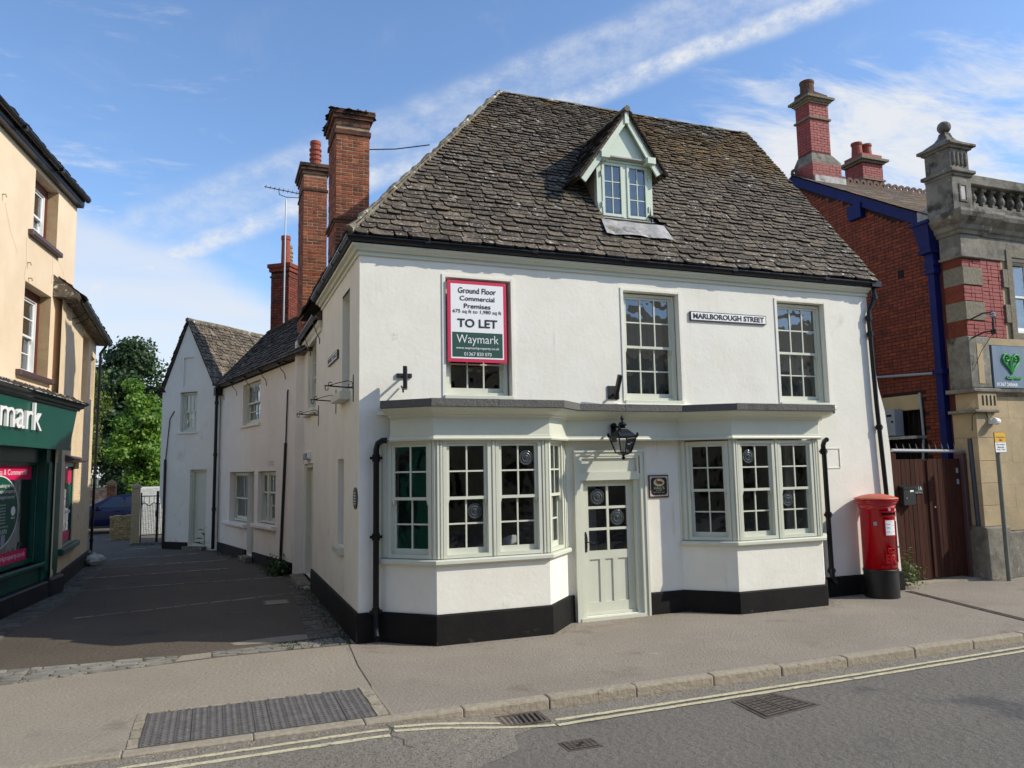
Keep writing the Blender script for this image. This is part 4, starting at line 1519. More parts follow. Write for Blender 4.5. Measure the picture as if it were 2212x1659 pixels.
sp = structure('sett_band', MB().add([(-5.6, .02, .0005), (-4.1, -.33, .0005), (-2.3, -.09, .0005), (-1.7, .0, .0005), (-.1, -.02, .0005), (-.08, .52, .0005), (-1.9, .36, .0005), (-2.2, .30, .0005), (-4.25, .40, .0005), (-5.6, .6, .0005)], [tuple(range(10))]), M['soil'])
sett_patch(sp, [(-5.4, -.46), (-3.9, -.34), (-3.9, .40), (-5.4, .45)], 5, 5, M['sett'])
sett_patch(sp, [(-3.9, -.34), (-2.25, -.06), (-2.25, .30), (-3.9, .40)], 6, 5, M['sett'])
sett_patch(sp, [(-1.85, .04), (-.12, .02), (-.12, .50), (-1.85, .34)], 6, 5, M['sett'])
rows = [((-4.0, 3.9), (-.15, 5.0)), ((-4.45, 7.3), (-.35, 7.45)), ((-4.6, 9.4), (-1.5, 9.7)), ((-4.6, 11.4), (-1.5, 11.7)), ((-4.5, 13.6), (-2.2, 13.9)), ((-4.4, 16.5), (-3.4, 16.6))]
for i, ((x0, y0), (x1, y1)) in enumerate(rows):
    h = .045 + .012 * i
    rr = structure('sett_row', MB().quad((x0, y0 - h, .0002), (x1, y1 - h, .0002), (x1, y1 + h, .0002), (x0, y0 + h, .0002)), M['soil'])
    sett_patch(rr, [(x0, y0 - h), (x1, y1 - h), (x1, y1 + h), (x0, y0 + h)], 11 if i < 2 else 8, 1, M['sett'], hz=(.004, .012), gone=.04)
mg = structure('sett_margin', MB().add([(-.62, .5, .0004), (-.05, .45, .0004), (-.05, 7.3, .0004), (-.34, 7.3, .0004), (-.42, 5, .0004), (-.5, 2, .0004)], [tuple(range(6))]), M['soil'])
sett_patch(mg, [(-.60, .5), (-.06, .5), (-.06, 3.2), (-.50, 3.2)], 3, 13, M['sett_dark'])
sett_patch(mg, [(-.48, 3.2), (-.06, 3.2), (-.06, 6.6), (-.40, 6.6)], 2, 14, M['sett_dark'])
mg = structure('sett_margin', MB().add([(-5.35, 2.0, .0004), (-4.7, 2.0, .0004), (-4.35, 6.6, .0004), (-4.42, 12.2, .0004), (-4.9, 12.2, .0004), (-4.86, 7.5, .0004)], [tuple(range(6))]), M['soil'])
sett_patch(mg, [(-5.25, 2.4), (-4.72, 2.4), (-4.38, 6.8), (-4.86, 6.8)], 2, 17, M['sett_dark'])
sett_patch(mg, [(-4.86, 6.8), (-4.38, 6.8), (-4.46, 11.6), (-4.92, 11.6)], 2, 15, M['sett_dark'])

# patches where the lane has been dug and made good, an inspection cover, and loose grit along the edges
pt_ = MB()
pt_.add([(-1.55, .62, .0008), (-1.1, .56, .0008), (-.42, .60, .0008), (-.38, .86, .0008), (-.75, .96, .0008), (-1.3, .90, .0008), (-1.62, .80, .0008)], [tuple(range(7))])
structure('lane_patch', pt_, M['pave'])
pt_ = MB()
pt_.add([(-2.28, -.02, .0012), (-1.86, .03, .0012), (-1.86, .33, .0012), (-2.22, .30, .0012)], [(0, 1, 2, 3)])
structure('lane_patch', pt_, M['pave_left'])
ic = thing('inspection_cover', 'small square concrete filled inspection cover at the edge of the lane by the house', 'manhole cover', (-.75, 4.0, 0))
MB().slab([(-1.0, 3.75), (-.55, 3.75), (-.55, 4.25), (-1.0, 4.25)], -.03, .004).build('frame', M['iron'], ic)
MB().slab([(-.96, 3.79), (-.59, 3.79), (-.59, 4.21), (-.96, 4.21)], -.03, .006).build('infill', M['pave_left'], ic)
gm = MB()


def pebble(x, y, z, r):
    k = 5
    a0 = random.random() * 6
    b = len(gm.v)
    gm.v += [Vector((x + math.cos(a0 + 6.283 * j / k) * r * random.uniform(.7, 1.2), y + math.sin(a0 + 6.283 * j / k) * r * random.uniform(.7, 1.2), z)) for j in range(k)]
    gm.v.append(Vector((x, y, z + r * random.uniform(.5, .9))))
    gm.f += [(b + j, b + (j + 1) % k, b + k) for j in range(k)]


for _ in range(900):
    x = random.uniform(-3, 9)
    pebble(x, -3.37 - abs(random.gauss(0, .07)), road_z(x) + .004, random.uniform(.004, .012))
foot = [(0, 0), (.30, -.05), (.94, -.66), (2.62, -.66), (3.2, -.04), (4.6, -.04), (5.2, -.05), (5.83, -.64), (7.55, -.64), (8.1, -.05), (9.9, -.05)]
for _ in range(1300):
    i = random.randrange(len(foot) - 1)
    t = random.random()
    x = foot[i][0] + (foot[i + 1][0] - foot[i][0]) * t
    y = foot[i][1] + (foot[i + 1][1] - foot[i][1]) * t
    pebble(x + random.gauss(0, .03), y - .03 - abs(random.gauss(0, .07)), .0005, random.uniform(.003, .010))
for _ in range(260):
    pebble(random.uniform(-5, 9), random.uniform(-3.1, -.7), .0005, random.uniform(.003, .008))
grit = gm.build('grit', mat('grit', rgb(168, 156, 134), rgb(120, 108, 90), 60, .95, var=.35))
grit['kind'] = 'stuff'
tag(grit, 'loose grit and tiny stones along the kerb and wall feet', 'grit')

# ================================================================== SIDE COTTAGE up the lane (stepped wall, low roof)
cot = thing('lane_cottage', 'low cream cottage behind the corner house with sash windows, brick chimneys and long sagging gutter', 'cottage', (0, 11, 0))
C3 = Fr((-1.7, 14.6), (1.58, -7.0))
C3L = 7.17
OPEN_A, OPEN_B, OPEN_C, WIN_U = (1.20, 3.15, .95, 2.36), (3.15, 3.78, .14, 2.36), (4.12, 5.66, 1.02, 2.36), (2.48, 4.22, 3.65, 4.80)
wb = MB(C3)
wb.wall(-.1, C3L + .15, 0, 4.92, [OPEN_A, OPEN_B, OPEN_C, WIN_U], th=.24)
wb.add([(C3L + .15, 0, 0), (C3L + .15, 3, 0), (C3L + .15, 3, 4.9), (C3L + .15, 0, 4.9)], [(0, 1, 2, 3)])
wb.add([(-.1, 0, 0), (-.1, 0, 4.9), (-.1, 3, 4.9), (-.1, 3, 0)], [(0, 1, 2, 3)])
wb.build('wall', M['plaster_side'], cot)
rm = MB(C3)
rm.quad((0, 2.6, 0), (C3L, 2.6, 0), (C3L, 2.6, 4.9), (0, 2.6, 4.9))
rm.build('inner_wall', M['room'], cot)
rm = MB(C3)
rm.box(.1, C3L, .3, 2.6, 2.7, 2.75)
rm.box(.1, C3L, .3, 2.6, 4.85, 4.9)
rm.build('floor', M['dark_floor'], cot)
pl = MB(C3)
for a, b in ((0, 3.14), (3.80, 7.0)):
    q = MB(C3)
    q.cbox(a, b, -.045, .02, -.02, .26, .008)
    q.build('plinth', M['plinth'], cot)
sash_window(C3, WIN_U[0] + .03, WIN_U[1] - .03, WIN_U[2] + .02, WIN_U[3] - .01, .10, 4, 1, 2, M['sage'], M['glass_up'], cot, split=.52)
MB(C3).box(WIN_U[0] + .2, WIN_U[1] - .2, .40, .42, 3.75, 4.7).build('curtain', M['curtain'], cot)
MB(C3).cbox(WIN_U[0] - .1, WIN_U[1] + .06, -.06, .1, 3.575, 3.645, .01).build('sill', M['plaster_side'], cot)
sash_window(C3, 1.24, 3.10, .98, 2.34, .13, 2, 1, 1, M['sage'], M['glass'], cot, split=.46)
sash_window(C3, 4.15, 4.66, 1.05, 2.34, .10, 1, 1, 2, M['sage'], M['glass'], cot, split=.60)
sash_window(C3, 4.70, 5.63, 1.05, 2.34, .10, 3, 1, 2, M['sage'], M['glass'], cot, split=.60)
for a, b, z in ((.78, 3.14, .94), (3.82, 5.75, 1.01)):
    MB(C3).cbox(a, b, -.12, .12, z - .10, z, .02).build('sill', M['plaster_side'], cot)
db = MB(C3)
db.frame(3.17, 3.76, .16, 2.34, .12, .2, .06)
db.box(3.23, 3.70, .15, .18, .16, 1.02)
db.frame(3.23, 3.70, 1.02, 2.28, .15, .18, .08)
for k in (1, 2, 3):
    db.box(3.31, 3.62, .155, .175, 1.06 + .3 * k - .015, 1.06 + .3 * k + .015)
dd = db.build('door', M['sage'], cot)
pane(C3, 3.31, 3.62, 1.1, 2.2, .165, M['glass'], dd)
MB(C3).box(3.12, 3.84, -.22, .1, 0, .13).build('doorstep', M['mortar_hip'], cot)
# roof
O3, RV = C3.p(0, 0, 0), Vector((0, 0, 0))
ev, ri = (-.22, 4.98), (1.15, 6.62)
up3 = C3.n * (ri[0] - ev[0]) + Vector((0, 0, ri[1] - ev[1]))
H3 = up3.length
rf = MB(C3)
rf.add([(.15, ev[0], ev[1]), (8.4, ev[0], ev[1]), (8.4, ri[0], ri[1]), (.85, ri[0], ri[1]), (.15, 3.2, 4.9), (8.4, 3.2, 4.9)],
       [(0, 1, 2, 3), (3, 2, 5, 4), (0, 3, 4), (1, 5, 2), (0, 4, 5, 1)])
rf3 = rf.build('roof', M['stone_tile'], cot)
tile_slope(C3.p(0, ev[0], ev[1] + .01), C3.d, up3, H3, lambda v: (.12 + v / H3 * .72, 8.4), .15, .11, .30, .22, M['stone_tile'], rf3, 150)
rt = MB(C3)
rt.tube([(.85 + .5 * i, ri[0], ri[1] + .03 + random.uniform(-.015, .015)) for i in range(16)], .07, 6)
rt.tube([(.12 + .73 * i / 6, ev[0] + (ri[0] - ev[0]) * i / 6, ev[1] + .03 + (ri[1] - ev[1]) * i / 6) for i in range(7)], .05, 6)
rt.build('roof_moss', M['moss'], rf3, kind='stuff')
A_, B_ = C3.p(-.75, -.03, 0), C3.p(6.6, -.03, 0)
gutter([(A_.x, A_.y), (B_.x, B_.y)], 5.0, cot, M['black'], .06)
for x in (.25, 1.75, 3.2, 4.7, 6.25):
    st = MB(C3)
    st.box(x - .02, x + .02, -.20, -.03, 4.93, 5.03)
    st.tube([(x + .03, -.16, 4.96), (x + .08, -.13, 4.82), (x + .08, -.03, 4.70), (x + .08, -.01, 4.56)], .009, 6)
    st.build('gutter_stay', M['black_iron'], cot)
dp = MB(C3)
dp.box(-.12, .12, -.22, -.01, 4.72, 4.97)
downpipe(dp, [(.02, -.15, 4.8), (.0, -.15, 4.55), (-.06, -.15, .05)], .05, [(.0, -.15, 4.5), (-.03, -.15, 2.9), (-.04, -.15, 1.25)])
dp.build('downpipe', M['black'], cot)
dp = MB(C3)
dp.tube([(6.62, -.03, 4.28), (6.58, -.03, 4.22), (6.5, -.03, 3.0)], .018, 6)
dp.tube([(6.5, -.035, 3.02), (6.22, -.035, .10)], .034, 8)
dp.build('cable_conduit', M['black_iron'], cot)
# the two chimneys that stand on it
c2 = Fr((.02, 8.0), (1, 0))
ch2 = chimney(c2, .56, 1.15, 5.2, 9.62, cot, 'chimney', M['brick'], 130, [(7.12, .045, .012), (9.20, .055, .03)])
cp = MB(c2)
cp.box(-.03, .59, -.03, 1.18, 9.621, 9.72)
cp.box(-.07, .63, -.07, 1.22, 9.721, 9.80)
cp.box(-.10, .66, -.10, 1.25, 9.801, 9.88)
cp.build('chimney_cap', M['brick_sooty'], ch2)
pt = MB(c2)
pot(pt, c2, .32, .40, 9.86, .135, .78, 0)
pt.build('chimney_pot', M['terracotta'], ch2, smooth=False)
c3f = Fr((-.36, 13.55), (.80, -.60))
ch3 = chimney(c3f, .62, .80, 5.0, 8.48, cot, 'chimney', M['brick_red'], 0, [(8.30, .05, .03)], mortar='joint_red')
cp = MB(c3f)
cp.box(-.05, .67, -.05, .85, 8.481, 8.60)
cp.box(-.09, .71, -.09, .89, 8.601, 8.72)
cp.build('chimney_cap', M['brick_red'], ch3)
for (x, y, h, m) in ((.36, .22, .95, 'terracotta'), (.18, .62, .78, 'buff_pot')):
    pt = MB(c3f)
    pot(pt, c3f, x, y, 8.70, .15, h, 1 if m == 'terracotta' else 0)
    pt.build('chimney_pot', M[m], ch3)

# ================================================================== GABLED COTTAGE at the bend
gab = thing('gabled_cottage', 'white gabled cottage at the bend of the lane with blocked attic niche and plain door', 'cottage', (-2.5, 15.4, 0))
G = Fr((-3.3, 16.2), (1, -1))
WG, DG, NG = (.53, 1.25, 3.66, 4.92), (1.03, 1.72, .12, 2.46), (.63, 1.07, 5.06, 6.03)
ap, el, er = (.80, 7.18), (-.23, 4.95), (1.88, 5.15)
wb = MB(G)
zs_ = er[1]
wb.wall(-.1, 2.2, 0, 4.95, [WG, DG], th=.22)
wb.wall(NG[0], NG[1], NG[2], NG[3], [(NG[0] + .001, NG[1] - .001, NG[2] + .001, NG[3] - .001)], th=.05)
wb.quad((NG[0], .05, NG[2]), (NG[1], .05, NG[2]), (NG[1], .05, NG[3]), (NG[0], .05, NG[3]))
# gable above the wall plate, round the niche
wb.add([(-.1, 0, 4.95), (2.2, 0, 4.95), (2.0, 0, NG[2]), (NG[1], 0, NG[2]), (NG[0], 0, NG[2]), (-.18, 0, NG[2])], [(0, 1, 2, 3, 4, 5)])
wb.add([(el[0] + .05, 0, NG[2]), (NG[0], 0, NG[2]), (NG[0], 0, NG[3]), (ap[0], 0, NG[3]), (ap[0], 0, ap[1] - .05)], [(0, 1, 2, 3, 4)])
wb.add([(ap[0], 0, ap[1] - .05), (ap[0], 0, NG[3]), (NG[1], 0, NG[3]), (NG[1], 0, NG[2]), (er[0] - .02, 0, NG[2]), (er[0] - .02, 0, er[1] + .02)], [(0, 1, 2, 3, 4, 5)])
wb.add([(-.1, 0, 0), (-.1, 0, 4.95), (-.1, 4, 4.95), (-.1, 4, 0)], [(0, 1, 2, 3)])
# corner swells outwards above head height
wb.poly([(-.26, 4.96), (-.26, 1.75), (-.2, 1.45), (-.1, 1.15), (-.1, 4.96)], .001, .3)
wb.build('wall', M['plaster'], gab)
MB(G).quad((0, 2.0, 0), (2.2, 2.0, 0), (2.2, 2.0, 5), (0, 2.0, 5)).build('inner_wall', M['room'], gab)
MB(G).cbox(-.05, 1.0, -.045, .02, -.02, .22, .008).build('plinth', M['plinth'], gab)
sash_window(G, WG[0] + .02, WG[1] - .02, WG[2] + .02, WG[3] - .02, .10, 3, 1, 2, M['sage'], M['glass_up'], gab, split=.5)
MB(G).cbox(WG[0] - .06, WG[1] + .03, -.05, .1, 3.59, 3.655, .01).build('sill', M['plaster'], gab)
db = MB(G)
db.frame(DG[0], DG[1], DG[2], DG[3], .10, .2, .07)
db.build('door_frame', M['sage'], gab)
MB(G).box(DG[0] + .07, DG[1] - .07, .15, .19, DG[2], DG[3] - .07).build('door', M['sage'], gab)
MB(G).box(DG[0] - .06, DG[1] + .06, -.2, .1, 0, .11).build('doorstep', M['mortar_hip'], gab)
ro = MB(G)
ro.add([(el[0] - .12, -.06, el[1] - .1), (ap[0], -.06, ap[1] + .02), (er[0] + .1, -.06, er[1] - .1), (el[0] - .12, 5, el[1] - .1), (ap[0], 5, ap[1] + .02), (er[0] + .1, 5, er[1] - .1)],
       [(0, 1, 4, 3), (1, 2, 5, 4), (3, 4, 5)])
rfg = ro.build('roof', M['stone_tile'], gab)
o_ = G.p(er[0] + .10, -.08, er[1] - .08)
vd = G.d * (ap[0] - er[0] - .10) + Vector((0, 0, ap[1] - er[1] + .12))
tile_slope(o_, G.n, vd, vd.length, lambda v: (0, 4.8), .17, .11, .34, .22, M['stone_tile'], rfg, 140)
o_ = G.p(el[0] - .12, 4.7, el[1] - .08)
vd = G.d * (ap[0] - el[0] + .12) + Vector((0, 0, ap[1] - el[1] + .12))
tile_slope(o_, -G.n, vd, vd.length, lambda v: (0, 4.78), .17, .11, .34, .22, M['stone_tile'], rfg, 0)
rt = MB(G)
rt.tube([(ap[0], -.08 + .4 * i, ap[1] + .05 + random.uniform(-.015, .015)) for i in range(12)], .08, 6)
rt.build('ridge_mortar', M['mortar_hip'], rfg)
dp = MB(G)
dp.tube([(.30, -.02, 4.33), (.12, -.02, 4.1), (-.02, -.02, 2.78)], .014, 6)
dp.tube([(-.02, -.03, 2.8), (-.02, -.03, .04)], .040, 8)
dp.build('cable_conduit', M['black_iron'], gab)

# ================================================================== CREAM BUILDING with the estate agent's shop
M['cream'] = mat('peach_cream_render', rgb(222, 200, 168), rgb(228, 207, 177), 1.1, .85, .14, 20, big=.03,  # the building's own peachy cream
                 specks=((rgb(224, 194, 156), 1.0, .60, .8, 8), (rgb(120, 100, 74), 2.2, .745, .78, 10)))
M['cream_brick'] = mat('cream_painted_brick', rgb(222, 198, 160), rgb(232, 210, 174), 2, .8, .3, 40, var=.03, specks=((rgb(176, 150, 112), 2, .6, .8),))
M['reveal'] = mat('bare_stone_reveal', rgb(176, 152, 116), rgb(160, 136, 102), 4, .9, .3, 40)
M['maroon'] = mat('maroon_paint', rgb(104, 50, 36), rgb(92, 44, 34), 5, .5, .1, 40)
M['purple'] = mat('dark_plum_paint', rgb(84, 62, 62), None, 5, .5)
M['shop_green'] = mat('bottle_green_paint', rgb(4, 74, 62), rgb(6, 82, 69), 3, .32, .03, 40)
M['shop_base'] = mat('dirty_black_base', rgb(18, 22, 30), rgb(40, 38, 38), 3, .45, .3, 20)
M['magenta'] = mat('magenta_print', rgb(218, 16, 92), None, 3, .5)
M['print_green'] = mat('green_print', rgb(0, 78, 62), None, 3, .5)
M['print_white'] = mat('white_print', rgb(238, 238, 236), None, 3, .5)
M['print_grey'] = mat('grey_print', rgb(150, 156, 164), None, 3, .6)
M['dirty_base'] = mat('sooty_base_course', rgb(48, 42, 36), rgb(30, 27, 25), 3, .8, .5, 14, specks=((rgb(120, 104, 84), 4, .62, .7, 8),))
crm = thing('cream_shop_building', 'tall cream rendered building with green shopfront below and white sash windows above', 'building', (-5.4, 3, 0))
K = Fr((-5.665, 1.512), (.13, 1.0))
K.d = K.d * .93                     # sizes along this wall were taken a little too long
SHOP = (.9, 5.42, .66, 2.86)
WK1, WK2 = (4.05, 5.55, 4.24, 5.90), (4.32, 5.72, 6.88, 8.12)
wb = MB(K)
wb.wall(-5, 7.0, 0, 8.25, [WK1, WK2, (-3.2, -1.7, 4.22, 5.86), (-3.2, -1.7, 6.82, 8.02), SHOP, (-4.3, .3, .70, 2.60)], th=.30)
wb.quad((7.0, 0, 0), (7.0, 6, 0), (7.0, 6, 8.25), (7.0, 0, 8.25))
wb.quad((-5, 6, 0), (-5, 0, 0), (-5, 0, 8.05), (-5, 6, 8.05))
wb.build('wall', M['cream'], crm)
MB(K).quad((-5, 3.0, 0), (7, 3.0, 0), (7, 3.0, 8), (-5, 3.0, 8)).build('inner_wall', M['room'], crm)
fl = MB(K)
for z in (.05, 3.2, 6.3, 8.0):
    fl.box(-4.9, 6.9, .31, 3.0, z - .05, z)
fl.build('floor', M['dark_floor'], crm)
for (a, b, c, d), two in ((WK1, 2), (WK2, 1)):
    rv = MB(K)
    rv.box(b - .004, b - .001, .002, .2, c + .02, d - .001)
    rv.build('reveal', M['reveal'], crm)
    fm = MB(K)
    fm.frame(a, b - .005, c + .0, d, .20, .28, .12, .16, .01)
    fm.build('window_frame', M['maroon'], crm)
    sash_window(K, a + .10, b - .14, c + .02, d - .14, .21, 2, two, 2, M['white_paint'], M['glass_up'], crm, box=.04)
    MB(K).box(a + .2, b - .2, .55, .57, c + .1, d - .2).build('curtain', M['curtain'], crm)
    MB(K).cbox(a - .26, b + .12, -.10, .22, c - .10, c - .0, .015).build('sill', M['purple'], crm)
ea = MB(K)
ea.box(-5.2, 7.02, -.13, .02, 8.21, 8.251)
ea.box(-5.2, 7.02, -.14, -.11, 8.252, 8.38)
ea.build('eaves_board', M['black'], crm)
p0, p1 = K.p(-5.2, -.12, 0), K.p(7.08, -.12, 0)
gutter([(p0.x, p0.y), (p1.x, p1.y)], 8.41, crm, M['black'], .06)
for x in (2.9, 5.0):
    gj = MB(K)
    gj.box(x, x + .10, -.27, -.13, 8.34, 8.425)
    gj.build('gutter_joint', M['black'], crm)
ro = MB(K)
ro.add([(-5.2, -.16, 8.42), (7.04, -.16, 8.42), (7.04, 3.2, 11.2), (-5.2, 3.2, 11.2), (-5.2, -.1, 8.26), (7.04, -.1, 8.26), (7.04, 3.2, 8.26), (-5.2, 3.2, 8.26)],
       [(0, 1, 2, 3), (4, 7, 6, 5), (0, 4, 5, 1), (1, 5, 6, 2), (2, 6, 7, 3), (3, 7, 4, 0)])
rk = ro.build('roof', M['stone_tile'], crm)
vd = K.n * 3.36 + Vector((0, 0, 2.76))
tile_slope(K.p(-5.2, -.21, 8.43), K.d, vd, 1.2, lambda v: (7.0, 11.42), .16, .15, .26, .24, M['stone_tile'], rk, 60)
for x, z in ((4.1, 6.25), (4.2, 5.98), (2.75, 7.1)):
    hk = MB(K)
    hk.tube([(x, .0, z), (x, -.06, z), (x, -.07, z - .05)], .012, 6)
    hk.build('wall_stub', M['reveal'], crm)
ck_ = MB(K)
for path in ([(5.75, 6.75), (6.2, 6.60), (6.4, 6.35), (6.95, 6.2)], [(4.0, 6.7), (4.05, 6.2), (3.98, 5.95), (4.06, 5.88)], [(5.5, 6.7), (5.55, 6.4), (5.5, 6.15)], [(2.9, 7.0), (3.2, 6.6), (3.6, 6.3)]):
    for (x0, z0), (x1, z1) in zip(path, path[1:]):
        ck_.quad((x0 - .006, -.0015, z0), (x1 - .006, -.0015, z1), (x1 + .006, -.0015, z1), (x0 + .006, -.0015, z0))
ck_.build('render_crack', M['reveal'], crm)
# shopfront joinery
sf = MB(K)
sf.box(5.40, 6.36, -.10, .05, .34, 2.90)
sf.box(5.48, 6.28, -.125, -.101, .5, 2.6)
sf.box(.30, .93, -.10, .05, .34, 2.90)
sf.box(-4.9, -4.2, -.10, .05, .34, 2.90)
sf.box(-4.2, .30, -.06, .10, .34, .70)
sf.box(-4.2, .30, .0, .12, 2.60, 2.90)
sf.frame(-4.2, .30, .70, 2.60, .06, .16, .10, .06, .09)
sf.box(.93, 5.40, -.06, .10, .34, .70)
sf.box(1.3, 5.0, -.075, -.061, .42, .60)
sf.box(.93, 5.40, .0, .12, 2.60, 2.90)
sf.frame(.93, 5.40, .70, 2.60, .06, .16, .10, .06, .09)
sf.build('shopfront', M['shop_green'], crm)
MB(K).cbox(.93, 5.40, -.16, .06, .62, .70, .015).build('shop_sill', M['shop_green'], crm)
vb = MB(K)
for i in range(3):
    vb.box(3.3, 3.75, -.0795, -.0755, .46 + .04 * i, .475 + .04 * i)
vb.build('air_vent', M['shop_base'], crm)
bs_ = MB(K)
bs_.cbox(-4.9, 5.55, -.20, .1, -.03, .33, .03)
bs_.build('base_course', M['shop_base'], crm)
MB(K).cbox(5.60, 6.48, -.22, .1, -.03, .36, .04).build('base_course', M['shop_base'], crm)
pane(K, 1.02, 5.31, .79, 2.54, .11, M['glass'], crm)
pane(K, -4.1, .2, .79, 2.54, .11, M['glass'], crm)
MB(K).box(4.72, 5.2, .30, .34, .8, 2.5).build('display_board', M['print_grey'], crm)
# poster pieces stuck inside the glass
pb = MB(K)
pb.quad((1.05, .104, 2.48), (5.22, .104, 2.47), (5.22, .104, 2.80 - .26), (1.05, .104, 2.80 - .26))
ps = MB(K)
ps.quad((1.05, .1035, 2.28), (5.24, .1035, 2.28), (5.24, .1035, 2.535), (1.05, .1035, 2.535))
po1 = ps.build('poster_strip', M['magenta'], crm)
ps = MB(K)
ps.quad((1.05, .1035, .795), (5.16, .1035, .795), (5.16, .1035, 1.0), (1.05, .1035, 1.0))
po2 = ps.build('poster_strip', M['magenta'], crm)
text('Sales, Lettings, Business & Commercial', K, 3.42, 2.40, .102, 3.1, .13, M['print_white'], po1)
text('www.waymarkproperty.co.uk', K, 4.02, .895, .102, 2.12, .12, M['print_white'], po2)
ov = [(3.62 + .98 * math.cos(a), 1.72 + .62 * math.sin(a)) for a in [6.2832 * i / 48 for i in range(48)]]
q = MB(K)
q.add([(x, .1025, z) for x, z in ov], [tuple(range(48))])
ovp = q.build('oval_poster', M['print_green'], crm)
rg = MB(K)
ov2 = [(3.62 + 1.0 * math.cos(a), 1.72 + .64 * math.sin(a)) for a in [6.2832 * i / 48 for i in range(48)]]
rg.add([(x, .1023, z) for x, z in ov] + [(x, .1023, z) for x, z in ov2], [(i, (i + 1) % 48, 48 + (i + 1) % 48, 48 + i) for i in range(48)])
rg.build('poster_rim', M['print_white'], crm)
for s_, z in (('Are you looking to let', 2.17), ('your residential property', 2.07), ('with a fully managed service?', 1.97)):
    text(s_, K, 3.72 if z < 2.1 else 3.70, z, .1015, 1.28 if z > 2.1 else 1.42, .085, M['print_white'], ovp, shear=.2)
for i, s_ in enumerate(('We give free advice from ARLA qualified staff', 'on the market value for your property', 'Property management explained in simple terms', 'Professional and transparent fees', 'All legal and safety regulation adhered to', 'Thorough tenant reference checks', 'Property inventory and checkouts')):
    text(s_, K, 3.42, 1.84 - .052 * i, .1015, 1.15, .034, M['print_white'], ovp)
text('Our fees deal with efficiently and cost effectively', K, 3.55, 1.46, .1015, 1.2, .034, M['print_white'], ovp)
text('01367 820 070', K, 3.62, 1.375, .1015, .95, .075, M['print_white'], ovp)
q = MB(K)
q.quad((2.9, .1017, 1.14), (3.80, .1017, 1.14), (3.80, .1017, 1.31), (2.9, .1017, 1.31))
q.build('poster_card', M['magenta'], ovp)
q = MB(K)
q.quad((3.84, .1017, 1.14), (4.02, .1017, 1.14), (4.02, .1017, 1.32), (3.84, .1017, 1.32))
q.build('poster_photo', M['print_grey'], ovp)
q = MB(K)
q.add([(4.36 + .11 * math.cos(a), .1012, 1.72 + .085 * math.sin(a)) for a in [6.2832 * i / 20 for i in range(20)]], [tuple(range(20))])
q.build('badge', M['print_white'], ovp)
text('ARLA', K, 4.36, 1.60, .1012, .2, .04, M['print_white'], ovp, bold=.02)
# the sloping fascia with its flat raised letters
fs_ = MB(K)
fs_.add([(-4.9, -.34, 2.86), (5.95, -.34, 2.86), (6.38, -.34, 3.66), (-4.9, -.34, 3.66), (-4.9, .0, 2.86), (5.95, .0, 2.86), (6.38, .0, 3.66), (-4.9, .0, 3.66)],
        [(0, 1, 2, 3), (7, 6, 5, 4), (0, 4, 5, 1), (1, 5, 6, 2), (2, 6, 7, 3), (3, 7, 4, 0)])
fs_.box(-4.9, 5.96, -.365, -.3405, 2.84, 2.90)
fsc = fs_.build('fascia', M['shop_green'], crm)
cn_ = MB(K)
cn_.mould([(-4.9, -.34), (6.42, -.34), (6.42, .0)], [(-.3, 3.662), (.03, 3.662), (.04, 3.70), (.09, 3.72), (.10, 3.76), (.16, 3.79), (.16, 3.82), (-.3, 3.82)])
cn_.build('fascia_cornice', M['black'], crm)
ld = MB(K)
ld.add([(-4.9, -.52, 3.80), (6.55, -.52, 3.80), (7.05, -.0, 4.04), (-4.9, -.0, 4.04), (-4.9, -.50, 3.822), (6.53, -.5, 3.822), (7.0, 0, 3.83), (-4.9, 0, 3.83)], [(0, 1, 2, 3), (0, 4, 5, 1), (1, 5, 6, 2)])
ld.build('lead_roof', M['lead'], crm)
mo = MB(K)
for _ in range(240):
    x, k2_ = random.uniform(.5, 6.6), random.random() ** 2
    y, z = -.50 + .30 * k2_, 3.81 + .14 * k2_
    r = random.uniform(.02, .055)
    c = K.p(x, y, z + .004)
    ring = [c + Vector((math.cos(a) * r, math.sin(a) * r, -.01)) for a in [6.283 * j / 5 for j in range(5)]]
    mo.add(ring + [c + Vector((0, 0, r * random.uniform(.5, .9)))], [(j, (j + 1) % 5, 5) for j in range(5)], world=True)
mo.build('fascia_moss', mat('dark_moss', rgb(74, 62, 46), rgb(50, 44, 34), 14, 1, 1, 40), crm, kind='stuff')
text('waymark', K, 2.22, 3.30, -.40, 3.6, .64, M['print_white'], fsc, depth=.045, bold=-.004)

# the lower cream range beyond
rng_b = thing('cream_rear_building', 'lower cream painted brick building beyond the shop with narrow green framed window', 'building', (-4.9, 10, 0))
KB = Fr((-4.85, 7.7), (-.15, 5.3))
WN, WU, WD = (.18, 2.0, .84, 2.62), (2.5, 3.75, 4.15, 5.88), (4.30, 5.1, 4.34, 5.5)
wb = MB(KB)
wb.wall(-.9, 5.3, 0, 5.98, [WN, WU, WD], th=.26)
wb.quad((5.3, 0, 0), (5.3, 5, 0), (5.3, 5, 5.98), (5.3, 0, 5.98))
wb.build('wall', M['cream_brick'], rng_b)
MB(KB).quad((-.9, 2.5, 0), (5.2, 2.5, 0), (5.2, 2.5, 6), (-.9, 2.5, 6)).build('inner_wall', M['room'], rng_b)
bricks(KB, 2.05, 5.3, .36, 2.9, .002, M['cream_brick'], rng_b, 130, proud=.004)
bricks(KB, -.8, 5.3, 2.95, 4.0, .002, M['cream_brick'], rng_b, 0, proud=.003)
MB(KB).cbox(-.7, 5.35, -.05, .05, -.03, .34, .02).build('base_course', M['dirty_base'], rng_b)
fm = MB(KB)
fm.frame(WN[0], WN[1], WN[2], WN[3], .02, .1, .06, .08, .04)
